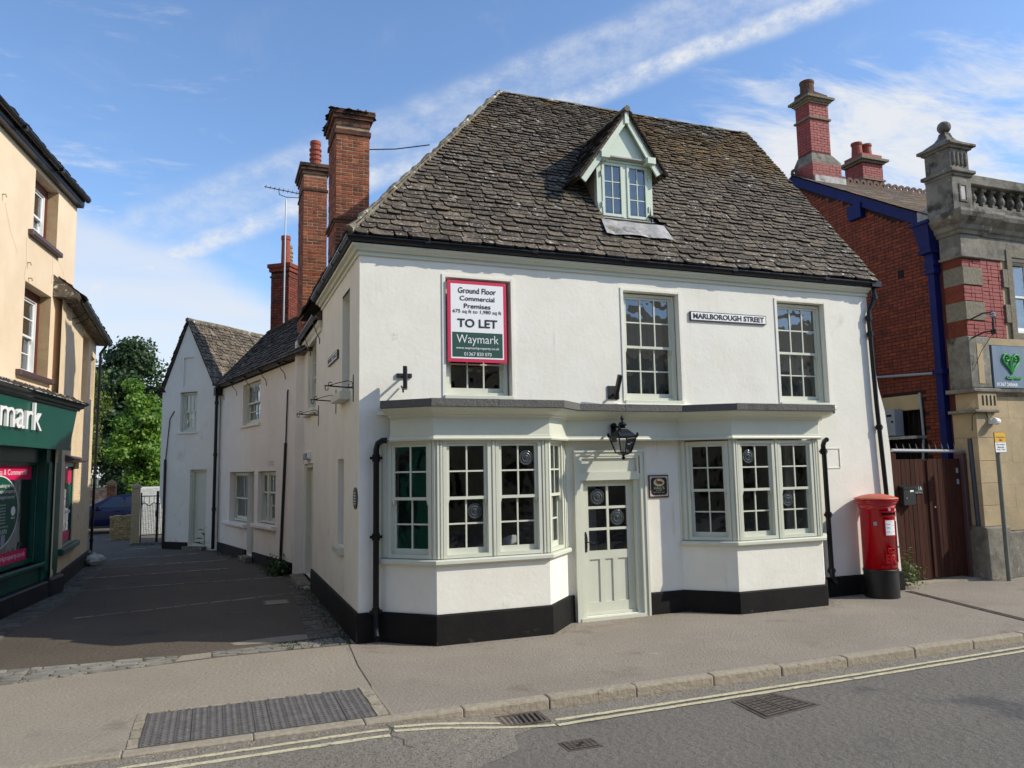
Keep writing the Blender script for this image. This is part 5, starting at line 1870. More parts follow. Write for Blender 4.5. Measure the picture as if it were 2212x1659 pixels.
fm.build('window_frame', M['shop_green'], rng_b)
pane(KB, WN[0] + .06, WN[1] - .06, WN[2] + .04, WN[3] - .08, .05, M['glass'], rng_b)
for (a, b, c, d, m) in ((.3, 1.88, 2.18, 2.5, 'magenta'), (.3, 1.88, .9, 1.12, 'magenta'), (1.2, 1.88, 1.62, 2.14, 'print_green'), (.32, .80, 1.66, 2.05, 'print_white'), (1.2, 1.88, 1.5, 1.56, 'print_white'), (.32, .9, 1.2, 1.5, 'print_grey')):
    MB(KB).quad((a, .046, c), (b, .046, c), (b, .046, d), (a, .046, d)).build('window_poster', M[m], rng_b)
MB(KB).cbox(WN[0] - .34, WN[1] + .5, -.12, .1, .70, .83, .02).build('sill', M['shop_green'], rng_b)
MB(KB).add([(.2, -.02, 2.78), (2.6, -.02, 2.78), (2.6, -.20, 2.70), (.2, -.20, 2.70), (.2, -.02, 2.64), (2.6, -.02, 2.64), (2.6, -.2, 2.66), (.2, -.2, 2.66)], [(0, 3, 2, 1), (4, 5, 6, 7), (3, 7, 6, 2), (1, 2, 6, 5), (0, 4, 7, 3)]).build('window_hood', M['purple'], rng_b)
fm = MB(KB)
fm.frame(WD[0], WD[1], WD[2], WD[3], .12, .2, .07)
fm.build('window_frame', M['maroon'], rng_b)
pane(KB, WD[0] + .07, WD[1] - .07, WD[2] + .07, WD[3] - .07, .16, M['glass_up'], rng_b)
MB(KB).box(WU[0], WU[1], .2, .24, WU[2], WU[3]).build('blocked_window', M['cream_brick'], rng_b)
ro = MB(KB)
ro.add([(-1, -.3, 6.02), (5.5, -.3, 6.02), (5.5, 2.6, 8.3), (-1, 2.6, 8.3), (-1, -.26, 5.93), (5.5, -.26, 5.93), (5.5, 2.6, 5.97), (-1, 2.6, 5.97)],
       [(0, 1, 2, 3), (4, 7, 6, 5), (0, 4, 5, 1), (1, 5, 6, 2), (2, 6, 7, 3), (3, 7, 4, 0)])
rk = ro.build('roof', M['stone_tile'], rng_b)
vd = KB.n * 2.9 + Vector((0, 0, 2.28))
tile_slope(KB.p(-.7, -.34, 6.03), KB.d, vd, 1.0, lambda v: (0, 6.2), .16, .15, .3, .26, M['stone_tile'], rk, 40)
p0, p1 = KB.p(-.5, -.25, 0), KB.p(5.55, -.25, 0)
gutter([(p0.x, p0.y), (p1.x, p1.y)], 5.99, rng_b, M['black'], .06)
for x in (.3, .9):
    st = MB(KB)
    st.tube([(x, -.28, 5.9), (x, -.2, 5.8), (x, -.02, 5.72)], .012, 6)
    st.build('gutter_stay', M['black_iron'], rng_b)
dp = MB(KB)
downpipe(dp, [(5.25, -.25, 5.9), (5.25, -.12, 5.7), (5.25, -.08, .3)], .036, [(5.25, -.08, 4.2), (5.25, -.08, 2.3), (5.25, -.08, .6)])
dp.build('downpipe', M['black'], rng_b)

# ================================================================== BRICK AND STONE BUILDING on the right
M['stone_grey'] = mat('weathered_limestone', rgb(140, 134, 120), rgb(106, 102, 92), 3.5, .92, .5, 24, big=.12,
                      specks=((rgb(62, 58, 50), 2.4, .55, .70, 7), (rgb(178, 172, 152), 5, .62, .72, 5), (rgb(60, 55, 48), 3.0, .46, .60, 6, (.8, .40, .55), (6.9, 7.4))))
M['stone_tan'] = mat('tan_limestone', rgb(182, 162, 126), rgb(164, 147, 115), 1.8, .9, .3, 26, big=.10, var=.05,
                     specks=((rgb(196, 178, 140), 3, .62, .74), (rgb(126, 114, 92), 1.4, .60, .76, 7)))
M['stone_quoin'] = mat('grey_quoin', rgb(134, 126, 106), rgb(116, 108, 92), 20, .92, .6, 60, var=.08)
M['blue_paint'] = mat('royal_blue_paint', rgb(15, 28, 92), rgb(12, 23, 76), 5, .6, .1, 30, spec=.25)
M['slate'] = mat('lichened_slate', rgb(122, 106, 84), rgb(96, 86, 74), 5, .85, .3, 40, var=.16, stretch=(1, 1, 1),
                 specks=((rgb(164, 112, 50), 2.2, .52, .64, 8), (rgb(140, 132, 114), 3.5, .62, .72, 6)))
M['crest'] = mat('crest_tile', rgb(112, 88, 72), rgb(92, 76, 66), 6, .9, .3, 40)
M['sign_blue'] = mat('faded_blue_board', rgb(110, 130, 148), rgb(98, 118, 138), 2, .6, .05, 30, stretch=(3, 3, .4))
M['lime_green'] = mat('green_sign_plastic', rgb(70, 168, 74), None, 3, .4)
bld = thing('brick_stone_building', 'red brick building with stone corner pier, balustrade, ball finial and tall brick chimneys', 'building', (14, 3, 0))
R = Fr((12.30, 6.0), (0, -1))            # side wall, x = 6 - Y
FY = .15
Q = Fr((0, FY), (1, 0))                  # street front
apexY, apexZ, eaveZ = 4.75, 9.60, 7.28
rake = lambda y: apexZ - abs(y - apexY) * (apexZ - eaveZ) / (apexY - .85)
GR = (3.55, 4.65, 2.30, 3.42)            # barred window in the side wall
wb = MB(R)
wb.wall(-6, 5.5, 0, 7.0, [GR], th=.3)
wb.add([(5.15, 0, 7.0), (5.15, 0, eaveZ), (6 - apexY, 0, apexZ), (-2.4, 0, eaveZ - .1), (-2.4, 0, 7.0)], [(4, 0, 1, 2, 3)])
wb.build('wall', M['joint_red'], bld)
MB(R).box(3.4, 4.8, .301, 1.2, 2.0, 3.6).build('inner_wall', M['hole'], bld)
keep = lambda x, z: z < rake(6 - x) - .1 and not (GR[0] - .05 < x < GR[1] + .05 and GR[2] < z < 3.82) and not (z < 1.2)
bricks(R, 2.5, 5.46, 1.6, 3.60, 0, M['brick_red'], bld, 0, keep=keep, proud=.005)
bricks(R, -.5, 5.46, 3.606, 9.6, 0, M['brick_red'], bld, 130, keep=keep, proud=.005)
MB(R).cbox(GR[0] - .1, 4.58, -.012, .1, 3.43, 3.76, .01).build('lintel', M['stone_tan'], bld)
for i in range(8):
    x = GR[0] + .07 + .138 * i
    MB(R).box(x - .008, x + .008, .05, .07, GR[2], GR[3]).build('window_bar', M['black_iron'], bld)
MB(R).box(4.24, 4.38, -.02, .06, 6.38, 6.55).build('air_brick', M['hole'], bld)
MB(R).tube([(3.2, -.06, 4.26), (4.95, -.06, 4.16), (4.98, -.03, 4.16)], .028, 8).build('waste_pipe', M['print_grey'], bld)
MB(R).tube([(4.60, -.05, 3.78), (4.62, -.05, 2.9), (4.55, -.05, 2.2)], .026, 8).build('waste_pipe', M['print_grey'], bld)
ca = MB(R)
ca.tube([(5.46, -.015, 6.9), (5.47, -.015, 5.5), (5.32, -.015, 4.6), (5.40, -.015, 4.1), (5.36, -.015, 3.6), (5.44, -.015, 3.3), (5.62, -.02, 2.9), (5.68, -.02, .4)], .022, 6)
ca.build('cable', M['black_iron'], bld)
MB(R).tube([(5.70, -.06, 2.75), (5.76, -.06, .1)], .05, 10).build('service_pipe', mat('slate_grey_pipe', rgb(62, 66, 76), None, 3, .5), bld)
# blue hopper and drainpipe
hp = MB(R)
hp.add([(5.02, -.40, 7.26), (5.40, -.40, 7.26), (5.40, -.02, 7.26), (5.02, -.02, 7.26), (5.10, -.30, 6.72), (5.34, -.30, 6.72), (5.34, -.02, 6.72), (5.10, -.02, 6.72)],
       [(0, 1, 2, 3), (7, 6, 5, 4), (4, 5, 1, 0), (5, 6, 2, 1), (6, 7, 3, 2), (7, 4, 0, 3)])
hp.box(4.98, 5.44, -.44, -.01, 7.262, 7.33)
hp.box(5.06, 5.38, -.34, -.01, 6.66, 6.719)
hp.box(5.12, 5.32, -.23, -.02, 6.30, 6.658)
for z in (6.28, 4.16, 6.45):
    hp.box(5.10, 5.34, -.235, -.015, z - .05, z + .05)
hp.box(5.145, 5.295, -.20, -.03, .05, 6.35)
hp.build('drainpipe', M['blue_paint'], bld)
# barge board along the rake
bb = MB(R)
y0, y1 = .62, apexY
bb.add([(6 - y0, -.12, rake(y0) - .02), (6 - y0, -.12, rake(y0) + .24), (6 - y1, -.12, apexZ + .26), (6 - y1, -.12, apexZ - .0), (6 - y0, -.06, rake(y0) - .02), (6 - y0, -.06, rake(y0) + .24), (6 - y1, -.06, apexZ + .26), (6 - y1, -.06, apexZ)],
       [(0, 3, 2, 1), (4, 5, 6, 7), (0, 1, 5, 4), (1, 2, 6, 5), (2, 3, 7, 6), (3, 0, 4, 7)])
bb.add([(6 - y1 - 2.6, -.12, apexZ - 1.55), (6 - y1, -.12, apexZ), (6 - y1, -.12, apexZ + .26), (6 - y1 - 2.6, -.12, apexZ - 1.3)], [(0, 1, 2, 3)])
bb.build('bargeboard', M['blue_paint'], bld)
MB(R).box(6 - 2.95, 6 - 2.55, -.16, .02, 8.05, 8.40).build('purlin_box', M['blue_paint'], bld)
MB(R).box(4.95, 5.42, -.14, .4, 7.34, 7.66).build('parapet_gutter', M['lead'], bld)
# slate roof with crested ridge
o_ = Vector((12.12, .55, eaveZ + .10))
vd = Vector((0, apexY - .55, apexZ + .28 - eaveZ - .10))
ro = MB()
ro.add([(12.13, .6, eaveZ + .12), (24, .6, eaveZ + .12), (24, apexY, apexZ + .24), (12.13, apexY, apexZ + .24), (12.13, 9.0, eaveZ), (24, 9.0, eaveZ)], [(0, 1, 2, 3), (3, 2, 5, 4)])
rfb = ro.build('roof', M['slate'], bld)
tile_slope(o_, (1, 0, 0), vd, vd.length, lambda v: (0, 7.5), .20, .19, .27, .27, M['slate'], rfb, 170, name='roof_slate', th=(.006, .010), rough=.25, jit=.12, rest='slating')
MB().add([(16.0, 1.9, 8.12), (16.7, 1.9, 8.12), (16.7, 2.5, 8.56), (16.0, 2.5, 8.56), (16.0, 1.9, 8.02), (16.7, 1.9, 8.02), (16.7, 2.5, 8.4), (16.0, 2.5, 8.4)], [(0, 1, 2, 3), (0, 4, 5, 1), (0, 3, 7, 4)]).build('roof_light', M['black'], rfb)
x = 12.15
while x < 18:
    q = MB()
    W_ = .235
    # a crest with a round hole right through it
    cxr, czr, hr, k = x + W_ / 2, apexZ + .34, .042, 16
    rim, hole = [], []
    for j in range(k):
        a = 6.2832 * j / k
        u, w = math.cos(a), math.sin(a)
        if w >= 0:
            rim.append((cxr + u * (W_ / 2 - .004), czr + w * .115))
        else:
            t_ = min((W_ / 2 - .004) / max(abs(u), 1e-6), .12 / max(abs(w), 1e-6))
            rim.append((cxr + u * t_, czr + w * t_))
        hole.append((cxr + u * hr, czr + w * hr))
    pts_ = [(px_, yy, pz_) for yy in (apexY - .02, apexY + .02) for ring in (rim, hole) for px_, pz_ in ring]
    q.add(pts_, [(j, (j + 1) % k, k + (j + 1) % k, k + j) for j in range(k)] + [(2 * k + j, 3 * k + j, 3 * k + (j + 1) % k, 2 * k + (j + 1) % k) for j in range(k)] +
          [(j, 2 * k + j, 2 * k + (j + 1) % k, (j + 1) % k) for j in range(k)] + [(k + j, k + (j + 1) % k, 3 * k + (j + 1) % k, 3 * k + j) for j in range(k)])
    q.add([(x, apexY - .16, apexZ + .13), (x + W_ - .006, apexY - .16, apexZ + .13), (x + W_ - .006, apexY, apexZ + .32), (x, apexY, apexZ + .32)], [(0, 1, 2, 3)])
    q.build('ridge_tile', M['crest'], rfb)
    x += W_


def big_chimney(x, y, w, d, z0, zsh, ztop, pots, budget):
    fr = Fr((x, y), (1, 0))
    core = MB(fr)
    core.box(0, w, 0, d, z0, ztop - .35)
    ch = core.build('chimney', M['joint_dark'], bld)
    left = Fr((x, y + d), (0, -1))
    budget = bricks(fr, 0, w, zsh, ztop - .36, 0, M['brick_paint'], ch, budget, jt=.008, proud=.004)
    bricks(left, 0, d, zsh, ztop - .36, 0, M['brick_paint'], ch, 0, jt=.008, proud=.004)
    return fr, ch, left


cf, chb, cl = big_chimney(12.46, 4.3, .64, .50, 8.9, 10.42, 12.1, 1, 60)
sh = MB(cf)
sh.box(-.06, .90, -.06, .60, 9.0, 10.16)
sh.add([(-.06, -.06, 10.16), (.90, -.06, 10.16), (.90, .60, 10.16), (-.06, .60, 10.16), (-.01, -.01, 10.36), (.65, -.01, 10.36), (.65, .51, 10.36), (-.01, .51, 10.36)], [(4, 5, 6, 7), (0, 1, 5, 4), (1, 2, 6, 5), (2, 3, 7, 6), (3, 0, 4, 7)])
shb = sh.build('chimney_base', M['stone_grey'], bld)
bricks(Fr((12.40, 4.24), (1, 0)), 0, .96, 9.58, 10.14, 0, M['brick_paint'], shb, 0, jt=.008, proud=.005)
bricks(Fr((12.40, 4.90), (0, -1)), 0, .66, 9.58, 10.14, 0, M['brick_paint'], shb, 0, jt=.008, proud=.005)
for z, h, o in ((11.30, .05, .045), (11.74, .05, .02), (11.79, .06, .06), (11.85, .06, .13)):
    b = MB(cf)
    b.box(-o, .64 + o, -o, .50 + o, z, z + h)
    b.build('stone_band', M['stone_quoin'], chb)
tp_ = MB(cf)
tp_.add([(-.02, -.02, 11.91), (.66, -.02, 11.91), (.66, .52, 11.91), (-.02, .52, 11.91), (.0, .0, 12.10), (.64, .0, 12.02), (.64, .50, 12.02), (.0, .50, 12.10)], [(4, 5, 6, 7), (0, 1, 5, 4), (1, 2, 6, 5), (2, 3, 7, 6), (3, 0, 4, 7)])
tp_.build('brick_top', M['brick_sooty'], chb)
q = MB(cf)
q.lathe([(.19, 11.95), (.18, 12.2), (.175, 12.36), (.19, 12.38), (.19, 12.44), (.16, 12.46), (.14, 12.36)], (.22, .26, 0), 16)
q.build('chimney_pot', mat('sooty_pot', rgb(112, 76, 56), rgb(70, 58, 48), 6, .9, .3, 40), chb)
MB(cf).box(-.04, .98, -.12, -.05, 9.55, 9.72).build('lead_flashing', M['lead'], bld)
cf2 = Fr((16.30, 6.3), (1, 0))
q = MB(cf2)
q.box(0, .80, 0, .7, 9.2, 11.4)
ch2b = q.build('chimney', M['joint_dark'], bld)
bricks(cf2, 0, .80, 10.2, 11.4, 0, M['brick_paint'], ch2b, 0, jt=.008, proud=.004)
bricks(Fr((16.30, 7.0), (0, -1)), 0, .7, 10.2, 11.4, 0, M['brick_paint'], ch2b, 0, jt=.008, proud=.004)
for z, h, o in ((10.85, .05, .05), (11.4, .06, .05), (11.46, .07, .14), (11.53, .16, .0)):
    b = MB(cf2)
    b.box(-o, .80 + o, -o, .7 + o, z, z + h)
    b.build('stone_band', M['stone_quoin'] if o else M['brick_paint'], ch2b)
for x in (.18, .56):
    q = MB(cf2)
    q.lathe([(.17, 11.66), (.16, 11.8), (.145, 12.04), (.17, 12.08), (.17, 12.14), (.14, 12.15), (.12, 12.0)], (x, .35, 0), 14)
    q.build('chimney_pot', M['terracotta'], ch2b)

# street front of dressed stone
fw_ = MB(Q)
WQ = (13.72, 14.85, 4.95, 6.55)
fw_.wall(12.79, 22, 0, 6.9, [WQ, (16.4, 17.5, 4.95, 6.55)], y=.05, th=.2)
fw_.build('stone_front', M['stone_tan'], bld)
MB(Q).quad((12.8, 2, 4.0), (22, 2, 4.0), (22, 2, 7), (12.8, 2, 7)).build('inner_wall', M['room'], bld)
ws = MB(Q)
ws.frame(13.56, 15.0, 4.80, 6.72, .0, .049, .15, .16, .14)
ws.build('window_surround', M['stone_quoin'], bld)
for z in (5.15, 5.9):
    MB(Q).box(13.42, 13.558, .004, .049, z, z + .38).build('surround_block', M['stone_quoin'], bld)
sash_window(Q, 13.74, 14.83, 4.97, 6.53, .12, 2, 1, 1, M['white_paint'], M['glass_up'], bld)
MB(Q).box(13.8, 14.8, .5, .52, 5.0, 6.5).build('curtain', M['curtain'], bld)
bricks(Q, 12.80, 13.41, 4.82, 6.44, .05, M['brick_paint'], bld, 90, bw=.20, bh=.072, jt=.008, bond='flemish', proud=.012)
MB(Q).quad((12.795, .047, 4.80), (13.42, .047, 4.80), (13.42, .047, 6.46), (12.795, .047, 6.46)).build('brick_joint', M['joint_dark'], bld)
# corner pier, course by course
pier = MB(Q)
pier.box(12.26, 12.77, .02, .6, 0, 7.36)
pr = pier.build('pier', M['joint_dark'], bld)
L_ = Fr((12.26, FY + .6), (0, -1))
for z0, z1 in ((4.82, 5.14), (5.55, 5.87), (6.26, 6.48)):
    bricks(Q, 12.245, 12.785, z0, z1, .02, M['brick_paint'], pr, 12, bw=.2, bh=.072, jt=.006, bond='flemish', proud=.012)
    MB(Q).box(12.238, 12.2595, .022, .44, z0 - .02, z1 + .03).build('pier_side', M['brick_red'], pr)
for z0, z1 in ((5.15, 5.53), (5.88, 6.25)):
    MB(Q).cbox(12.225, 12.79, -.01, .44, z0, z1, .008).build('quoin', M['stone_quoin'], pr)
MB(Q).cbox(12.20, 12.80, -.03, .46, 6.49, 6.93, .01).build('pier_block', M['stone_grey'], pr)
MB(Q).cbox(12.17, 12.83, -.06, .48, 6.44, 6.488, .01).build('pier_moulding', M['stone_grey'], pr)
fp_ = MB(Q)
fp_.cbox(12.20, 12.80, -.02, .46, 3.76, 4.81, .02)
fp_.build('pier_panel', M['stone_grey'], pr)
MB(Q).box(12.42, 12.58, -.028, -.021, 3.85, 4.66).build('panel_flute', M['stone_tan'], pr)
for i in range(4):
    pass
co = MB(Q)
co.cbox(12.10, 12.86, -.14, .5, 3.665, 3.745, .015)
co.build('pier_moulding', M['stone_grey'], pr)
sc = MB(Q)
sc.poly([(12.24, 3.32), (12.76, 3.32), (12.76, 3.66), (12.24, 3.66)], -.10, .4)
sc.build('corbel', M['stone_tan'], pr)
for i in range(4):
    q = MB(Q)
    xx = 12.34 + .11 * i
    q.add([(xx + dx, -.1005 + dy, z) for z in (3.40, 3.46, 3.58, 3.62) for dx, dy in ((0, 0), (.05, 0), (.05, -.0005), (0, -.0005))], [])
    MB(Q).lathe([(.028, -.002), (.02, -.004), (.0005, -.003)], (xx + .03, -.1, 3.58), 10, axis='y').build('corbel_flute', M['hole'], pr)
    MB(Q).box(xx + .006, xx + .054, -.1035, -.1005, 3.40, 3.58).build('corbel_flute', M['hole'], pr)
MB(Q).cbox(12.12, 12.80, -.12, .5, 3.26, 3.318, .015).build('pier_moulding', M['stone_grey'], pr)
z = 1.02
h = 0
for z0, z1 in ((1.02, 1.42), (1.425, 1.86), (1.865, 2.30), (2.305, 2.76), (2.765, 3.255)):
    MB(Q).cbox(12.24, 12.80, -.02, .5, z0, z1, .006).build('pier_stone', M['stone_tan'], pr)
MB(Q).cbox(12.16, 12.86, -.10, .55, -.02, 1.015, .03).build('pier_foot', M['stone_grey'], pr)
MB(Q).cbox(12.87, 22, -.05, .06, -.02, .90, .03).build('plinth_stone', M['stone_grey'], bld)
bz = [0.91, 1.36, 1.81, 2.26, 2.71, 3.16, 3.60]
for i in range(6):
    x = 12.81 - (.4 if i % 2 else 0)
    while x < 16.0:
        a, b = max(x, 12.81), x + .82
        MB(Q).cbox(a + .0008, b - .0008, .018, .049, bz[i] + .0008, bz[i + 1] - .0008, .002).build('ashlar', M['stone_tan'], bld)
        x += .82
MB(Q).mould([(12.88, 0.04), (22, .04)], [(0, 3.60), (.04, 3.60), (.06, 3.66), (.14, 3.68), (.16, 3.74), (.02, 3.76), (0, 3.76)]).build('string_course', M['stone_grey'], bld)
MB(Q).box(12.80, 22, .0, .048, 4.655, 4.80).build('stone_band', M['stone_tan'], bld)
MB(Q).box(12.80, 22, .02, .048, 6.47, 6.92).build('frieze', M['stone_grey'], bld)
# cornice returning round the pier, parapet, balustrade
cz = MB(Q)
cz.mould([(12.22, .55), (12.22, -.02), (12.86, -.02), (12.86, .06), (22, .06)], [(-.02, 6.93), (.05, 6.93), (.07, 6.99), (.12, 7.02), (.14, 7.10), (.20, 7.14), (.28, 7.22), (.31, 7.30), (.30, 7.36), (-.02, 7.40)])
cz.build('main_cornice', M['stone_grey'], bld)
pp = MB(Q)
pp.cbox(12.11, 12.67, -.02, .60, 7.38, 8.16, .01)
ppo = pp.build('parapet_pier', M['stone_grey'], bld)
MB(Q).frame(12.30, 12.52, 7.62, 8.0, -.04, -.0205, .035).build('pier_panel', M['stone_grey'], ppo)
MB(Q).box(12.345, 12.475, -.026, -.0206, 7.665, 7.955).build('pier_panel', M['lead'], ppo)
for z0, z1, o in ((8.16, 8.22, .05), (8.221, 8.29, .10), (8.75, 8.80, .07), (8.801, 8.86, .13)):
    MB(Q).cbox(12.14 - o, 12.64 + o, -o, .55 + o, z0, z1, .012).build('pier_moulding', M['stone_grey'], ppo)
MB(Q).cbox(12.12, 12.66, -.01, .58, 8.291, 8.749, .01).build('pier_die', M['stone_grey'], ppo)
for i in range(4):
    MB(Q).lathe([(.03, 8.40), (.034, 8.45), (.034, 8.62), (.03, 8.66)], (12.215 + .115 * i, -.016, 0), 8).build('die_flute', M['stone_grey'], ppo)
cap_ = MB(Q)
rows_ = [(.33, 8.861), (.30, 8.90), (.24, 8.95), (.15, 9.02), (.10, 9.10), (.075, 9.20)]
b0 = []
for r_, z in rows_:
    b0 += [(12.39 - r_, .275 - r_, z), (12.39 + r_, .275 - r_, z), (12.39 + r_, .275 + r_, z), (12.39 - r_, .275 + r_, z)]
cap_.add(b0, [(4 * i + k, 4 * i + (k + 1) % 4, 4 * i + 4 + (k + 1) % 4, 4 * i + 4 + k) for i in range(5) for k in range(4)] + [(20, 21, 22, 23)])
cap_.build('pier_cap', M['stone_grey'], ppo)
bl = MB(Q)
bl.lathe([(.05, 9.18)] + [(.135 * math.cos(a), 9.33 + .135 * math.sin(a)) for a in [-1.2 + 2.77 * k / 10 for k in range(11)]], (12.39, .275, 0), 20)
bl.build('ball_finial', M['stone_grey'], ppo, smooth=True)
MB(Q).cbox(12.66, 22, .08, .42, 7.40, 7.62, .015).build('balustrade_base', M['stone_grey'], bld)
MB(Q).cbox(12.66, 22, .05, .45, 8.06, 8.28, .02).build('balustrade_rail', M['stone_grey'], bld)
MB(Q).box(12.645, 12.80, .1, .4, 7.62, 8.06).build('balustrade_block', M['stone_grey'], bld)
MB(Q).box(12.66, 22, .36, .40, 7.60, 8.07).build('balustrade_back', M['stone_grey'], bld)
first = None
for i in range(12):
    x = 12.98 + .285 * i
    if first is None:
        q = MB(Fr((x, FY + .22), (1, 0)))
        q.box(-.075, .075, -.075, .075, 7.62, 7.70)
        q.lathe([(.05, 7.70), (.06, 7.72), (.05, 7.74), (.085, 7.80), (.085, 7.84), (.055, 7.92), (.045, 7.97), (.06, 7.99)], (0, 0, 0), 10)
        q.box(-.07, .07, -.07, .07, 7.99, 8.06)
        first = q.build('baluster', M['stone_grey'], bld)
    else:
        piece(first, bld, (.285 * i, 0, 0))
MB(Q).box(13.0, 22, .6, 5.6, 7.0, 7.2).build('flat_roof', M['lead'], bld)

# ================================================================== SIGNS AND FITTINGS ON THE CORNER HOUSE
M['sign_red'] = mat('crimson_print', rgb(206, 40, 78), None, 3, .45)
M['sign_black'] = mat('black_print', rgb(30, 30, 32), None, 3, .45)
M['print_forest'] = mat('forest_print', rgb(34, 76, 64), None, 3, .45)
sg = thing('letting_board', 'large crimson edged TO LET board fixed over the left upper window', 'sign', (1.75, -.03, 4.5))
b = MB(F).box(1.285, 2.215, -.045, -.025, 3.90, 5.125)
b.build('board', M['sign_red'], sg)
MB(F).quad((1.335, -.0475, 3.95), (2.165, -.0475, 3.95), (2.165, -.0475, 5.075), (1.335, -.0475, 5.075)).build('white_panel', M['print_white'], sg)
MB(F).quad((1.355, -.050, 3.975), (2.145, -.050, 3.975), (2.145, -.050, 4.345), (1.355, -.050, 4.345)).build('green_panel', M['print_forest'], sg)
for s_, z, w, h, b_ in (('Ground Floor', 4.98, .60, .088, .012), ('Commercial', 4.86, .55, .072, .012), ('Premises', 4.745, .42, .072, .012), ('675 sq ft to 1,980 sq ft', 4.655, .77, .070, .010), ('TO LET', 4.485, .63, .130, .022)):
    text(s_, F, 1.75, z, -.0525, w, h, M['sign_black'], sg, bold=b_)
for s_, z, w, h, b_ in (('Waymark', 4.225, .66, .165, -.006), ('www.waymarkproperty.co.uk', 4.105, .68, .046, .008), ('01367 820 070', 4.02, .43, .052, 0)):
    text(s_, F, 1.75, z, -.0525, w, h, M['print_white'], sg, bold=b_)
for x in (1.31, 2.19):
    for z in (3.925, 4.5, 5.10):
        MB(F).lathe([(.007, -.0455), (.006, -.049), (.0005, -.0495)], (x, 0, z), 8, axis='y').build('screw', M['print_grey'], sg)

def street_sign(fr, xc, zc, w, h, words, label):
    t = thing('street_name_sign', label, 'sign', tuple(fr.p(xc, 0, zc)))
    MB(fr).box(xc - w / 2, xc + w / 2, -.032, -.003, zc - h / 2, zc + h / 2).build('plate', M['sign_black'], t)
    q = MB(fr)
    e = .013
    q.quad((xc - w / 2 + e, -.0335, zc - h / 2 + e), (xc + w / 2 - e, -.0335, zc - h / 2 + e), (xc + w / 2 - e, -.0335, zc + h / 2 - e), (xc - w / 2 + e, -.0335, zc + h / 2 - e))
    q.build('white_panel', M['print_white'], t)
    text(words, fr, xc, zc, -.037, w - .10, h - .062, M['sign_black'], t, depth=.003, bold=.035)
    return t


street_sign(F, 6.31, 4.82, 1.56, .155, 'MARLBOROUGH STREET', 'white street name plate MARLBOROUGH STREET with black letters between upper windows')
street_sign(S, 5.02, 4.25, 1.14, .145, 'MARKET PLACE', 'white street name plate on the shaded lane side of the corner house')

hp = thing('brewery_plaque', 'small dark HALLS plaque with brown hare on a cream oval beside the door', 'plaque', (4.79, -.02, 2.0))
px0, px1, pz0, pz1 = 4.615, 4.975, 1.815, 2.175
MB(F).box(px0, px1, -.022, -.002, pz0, pz1).build('plaque_back', mat('plaque_maroon', rgb(78, 36, 34), None, 3, .4), hp)
cream_ = mat('cream_print', rgb(214, 196, 150), None, 3, .5)
pale_ = mat('pale_border', rgb(206, 188, 176), None, 3, .5)
brown_ = mat('brown_print', rgb(112, 58, 34), None, 3, .5)
q = MB(F)
q.quad((px0 + .014, -.0235, pz0 + .022), (px1 - .014, -.0235, pz0 + .022), (px1 - .014, -.0235, pz1 - .022), (px0 + .014, -.0235, pz1 - .022))
q.build('pale_border', pale_, hp)
c_ = .03
a, b, c, d = px0 + .032, px1 - .032, pz0 + .042, pz1 - .040
q = MB(F)
q.add([(x, -.025, z) for x, z in ((a + c_, c), (b - c_, c), (b, c + c_), (b, d - c_), (b - c_, d), (a + c_, d), (a, d - c_), (a, c + c_))], [tuple(range(8))])
q.build('black_panel', M['sign_black'], hp)
q = MB(F)
q.add([(4.795 + .10 * math.cos(t), -.0262, 2.055 + .062 * math.sin(t)) for t in [6.2832 * i / 32 for i in range(32)]], [tuple(range(32))])
q.build('oval', cream_, hp)
hare = [(-.052, .028), (-.066, .022), (-.060, .010), (-.046, .008), (-.045, -.012), (-.030, -.022), (.005, -.026), (.04, -.028), (.066, -.022), (.074, -.008), (.062, .012), (.036, .022), (.0, .022), (-.026, .024), (-.034, .034), (-.040, .066), (-.047, .064), (-.046, .036)]
q = MB(F)
q.add([(4.795 + x, -.0272, 2.055 + z) for x, z in hare], [tuple(range(len(hare)))])
q.build('hare', brown_, hp)
for s_, z, w, h, b_ in (("HALL'S", 1.968, .195, .045, .02), ('BREWERY', 1.926, .12, .012, .01), ('OXFORD BREWERY LIMITED', 1.898, .20, .013, .01)):
    text(s_, F, 4.795, z, -.0275, w, h, cream_, hp, bold=b_)

# coach lantern over the door
M['clear_glass'] = glass_mat('lantern_glass', (.96, .97, .97), .001)
ln = thing('coach_lantern', 'black glazed coach lantern with finials on a bracket above the front door', 'lantern', (3.92, -.45, 2.7))
LX, LY = 3.92, -.46
q = MB(F)
q.box(LX - .04, LX + .04, -.20, -.165, 2.70, 2.95)
q.lathe([(.05, -.20), (.05, -.165)], (LX, 0, 2.95), 12, axis='y')
q.tube([(LX, -.18, 2.90), (LX, -.28, 2.93), (LX, LY, 2.93)], .016, 8)
q.tube([(LX, -.2, 2.78), (LX, -.27, 2.80), (LX, -.31, 2.86), (LX, -.34, 2.92)], .010, 6)
q.build('wall_bracket', M['black'], ln)
q = MB(F)
T, Bm = .155, .085
rt = Fr(F.p(LX, LY, 0).xy, (math.cos(.0), math.sin(.0)))
q.fr = rt
zt, zb = 2.76, 2.53
cs = [(-1, -1), (1, -1), (1, 1), (-1, 1)]
for sx, sy in cs:
    q.tube([(sx * T * .95, sy * T * .95, zt), (sx * Bm, sy * Bm, zb)], .011, 4)
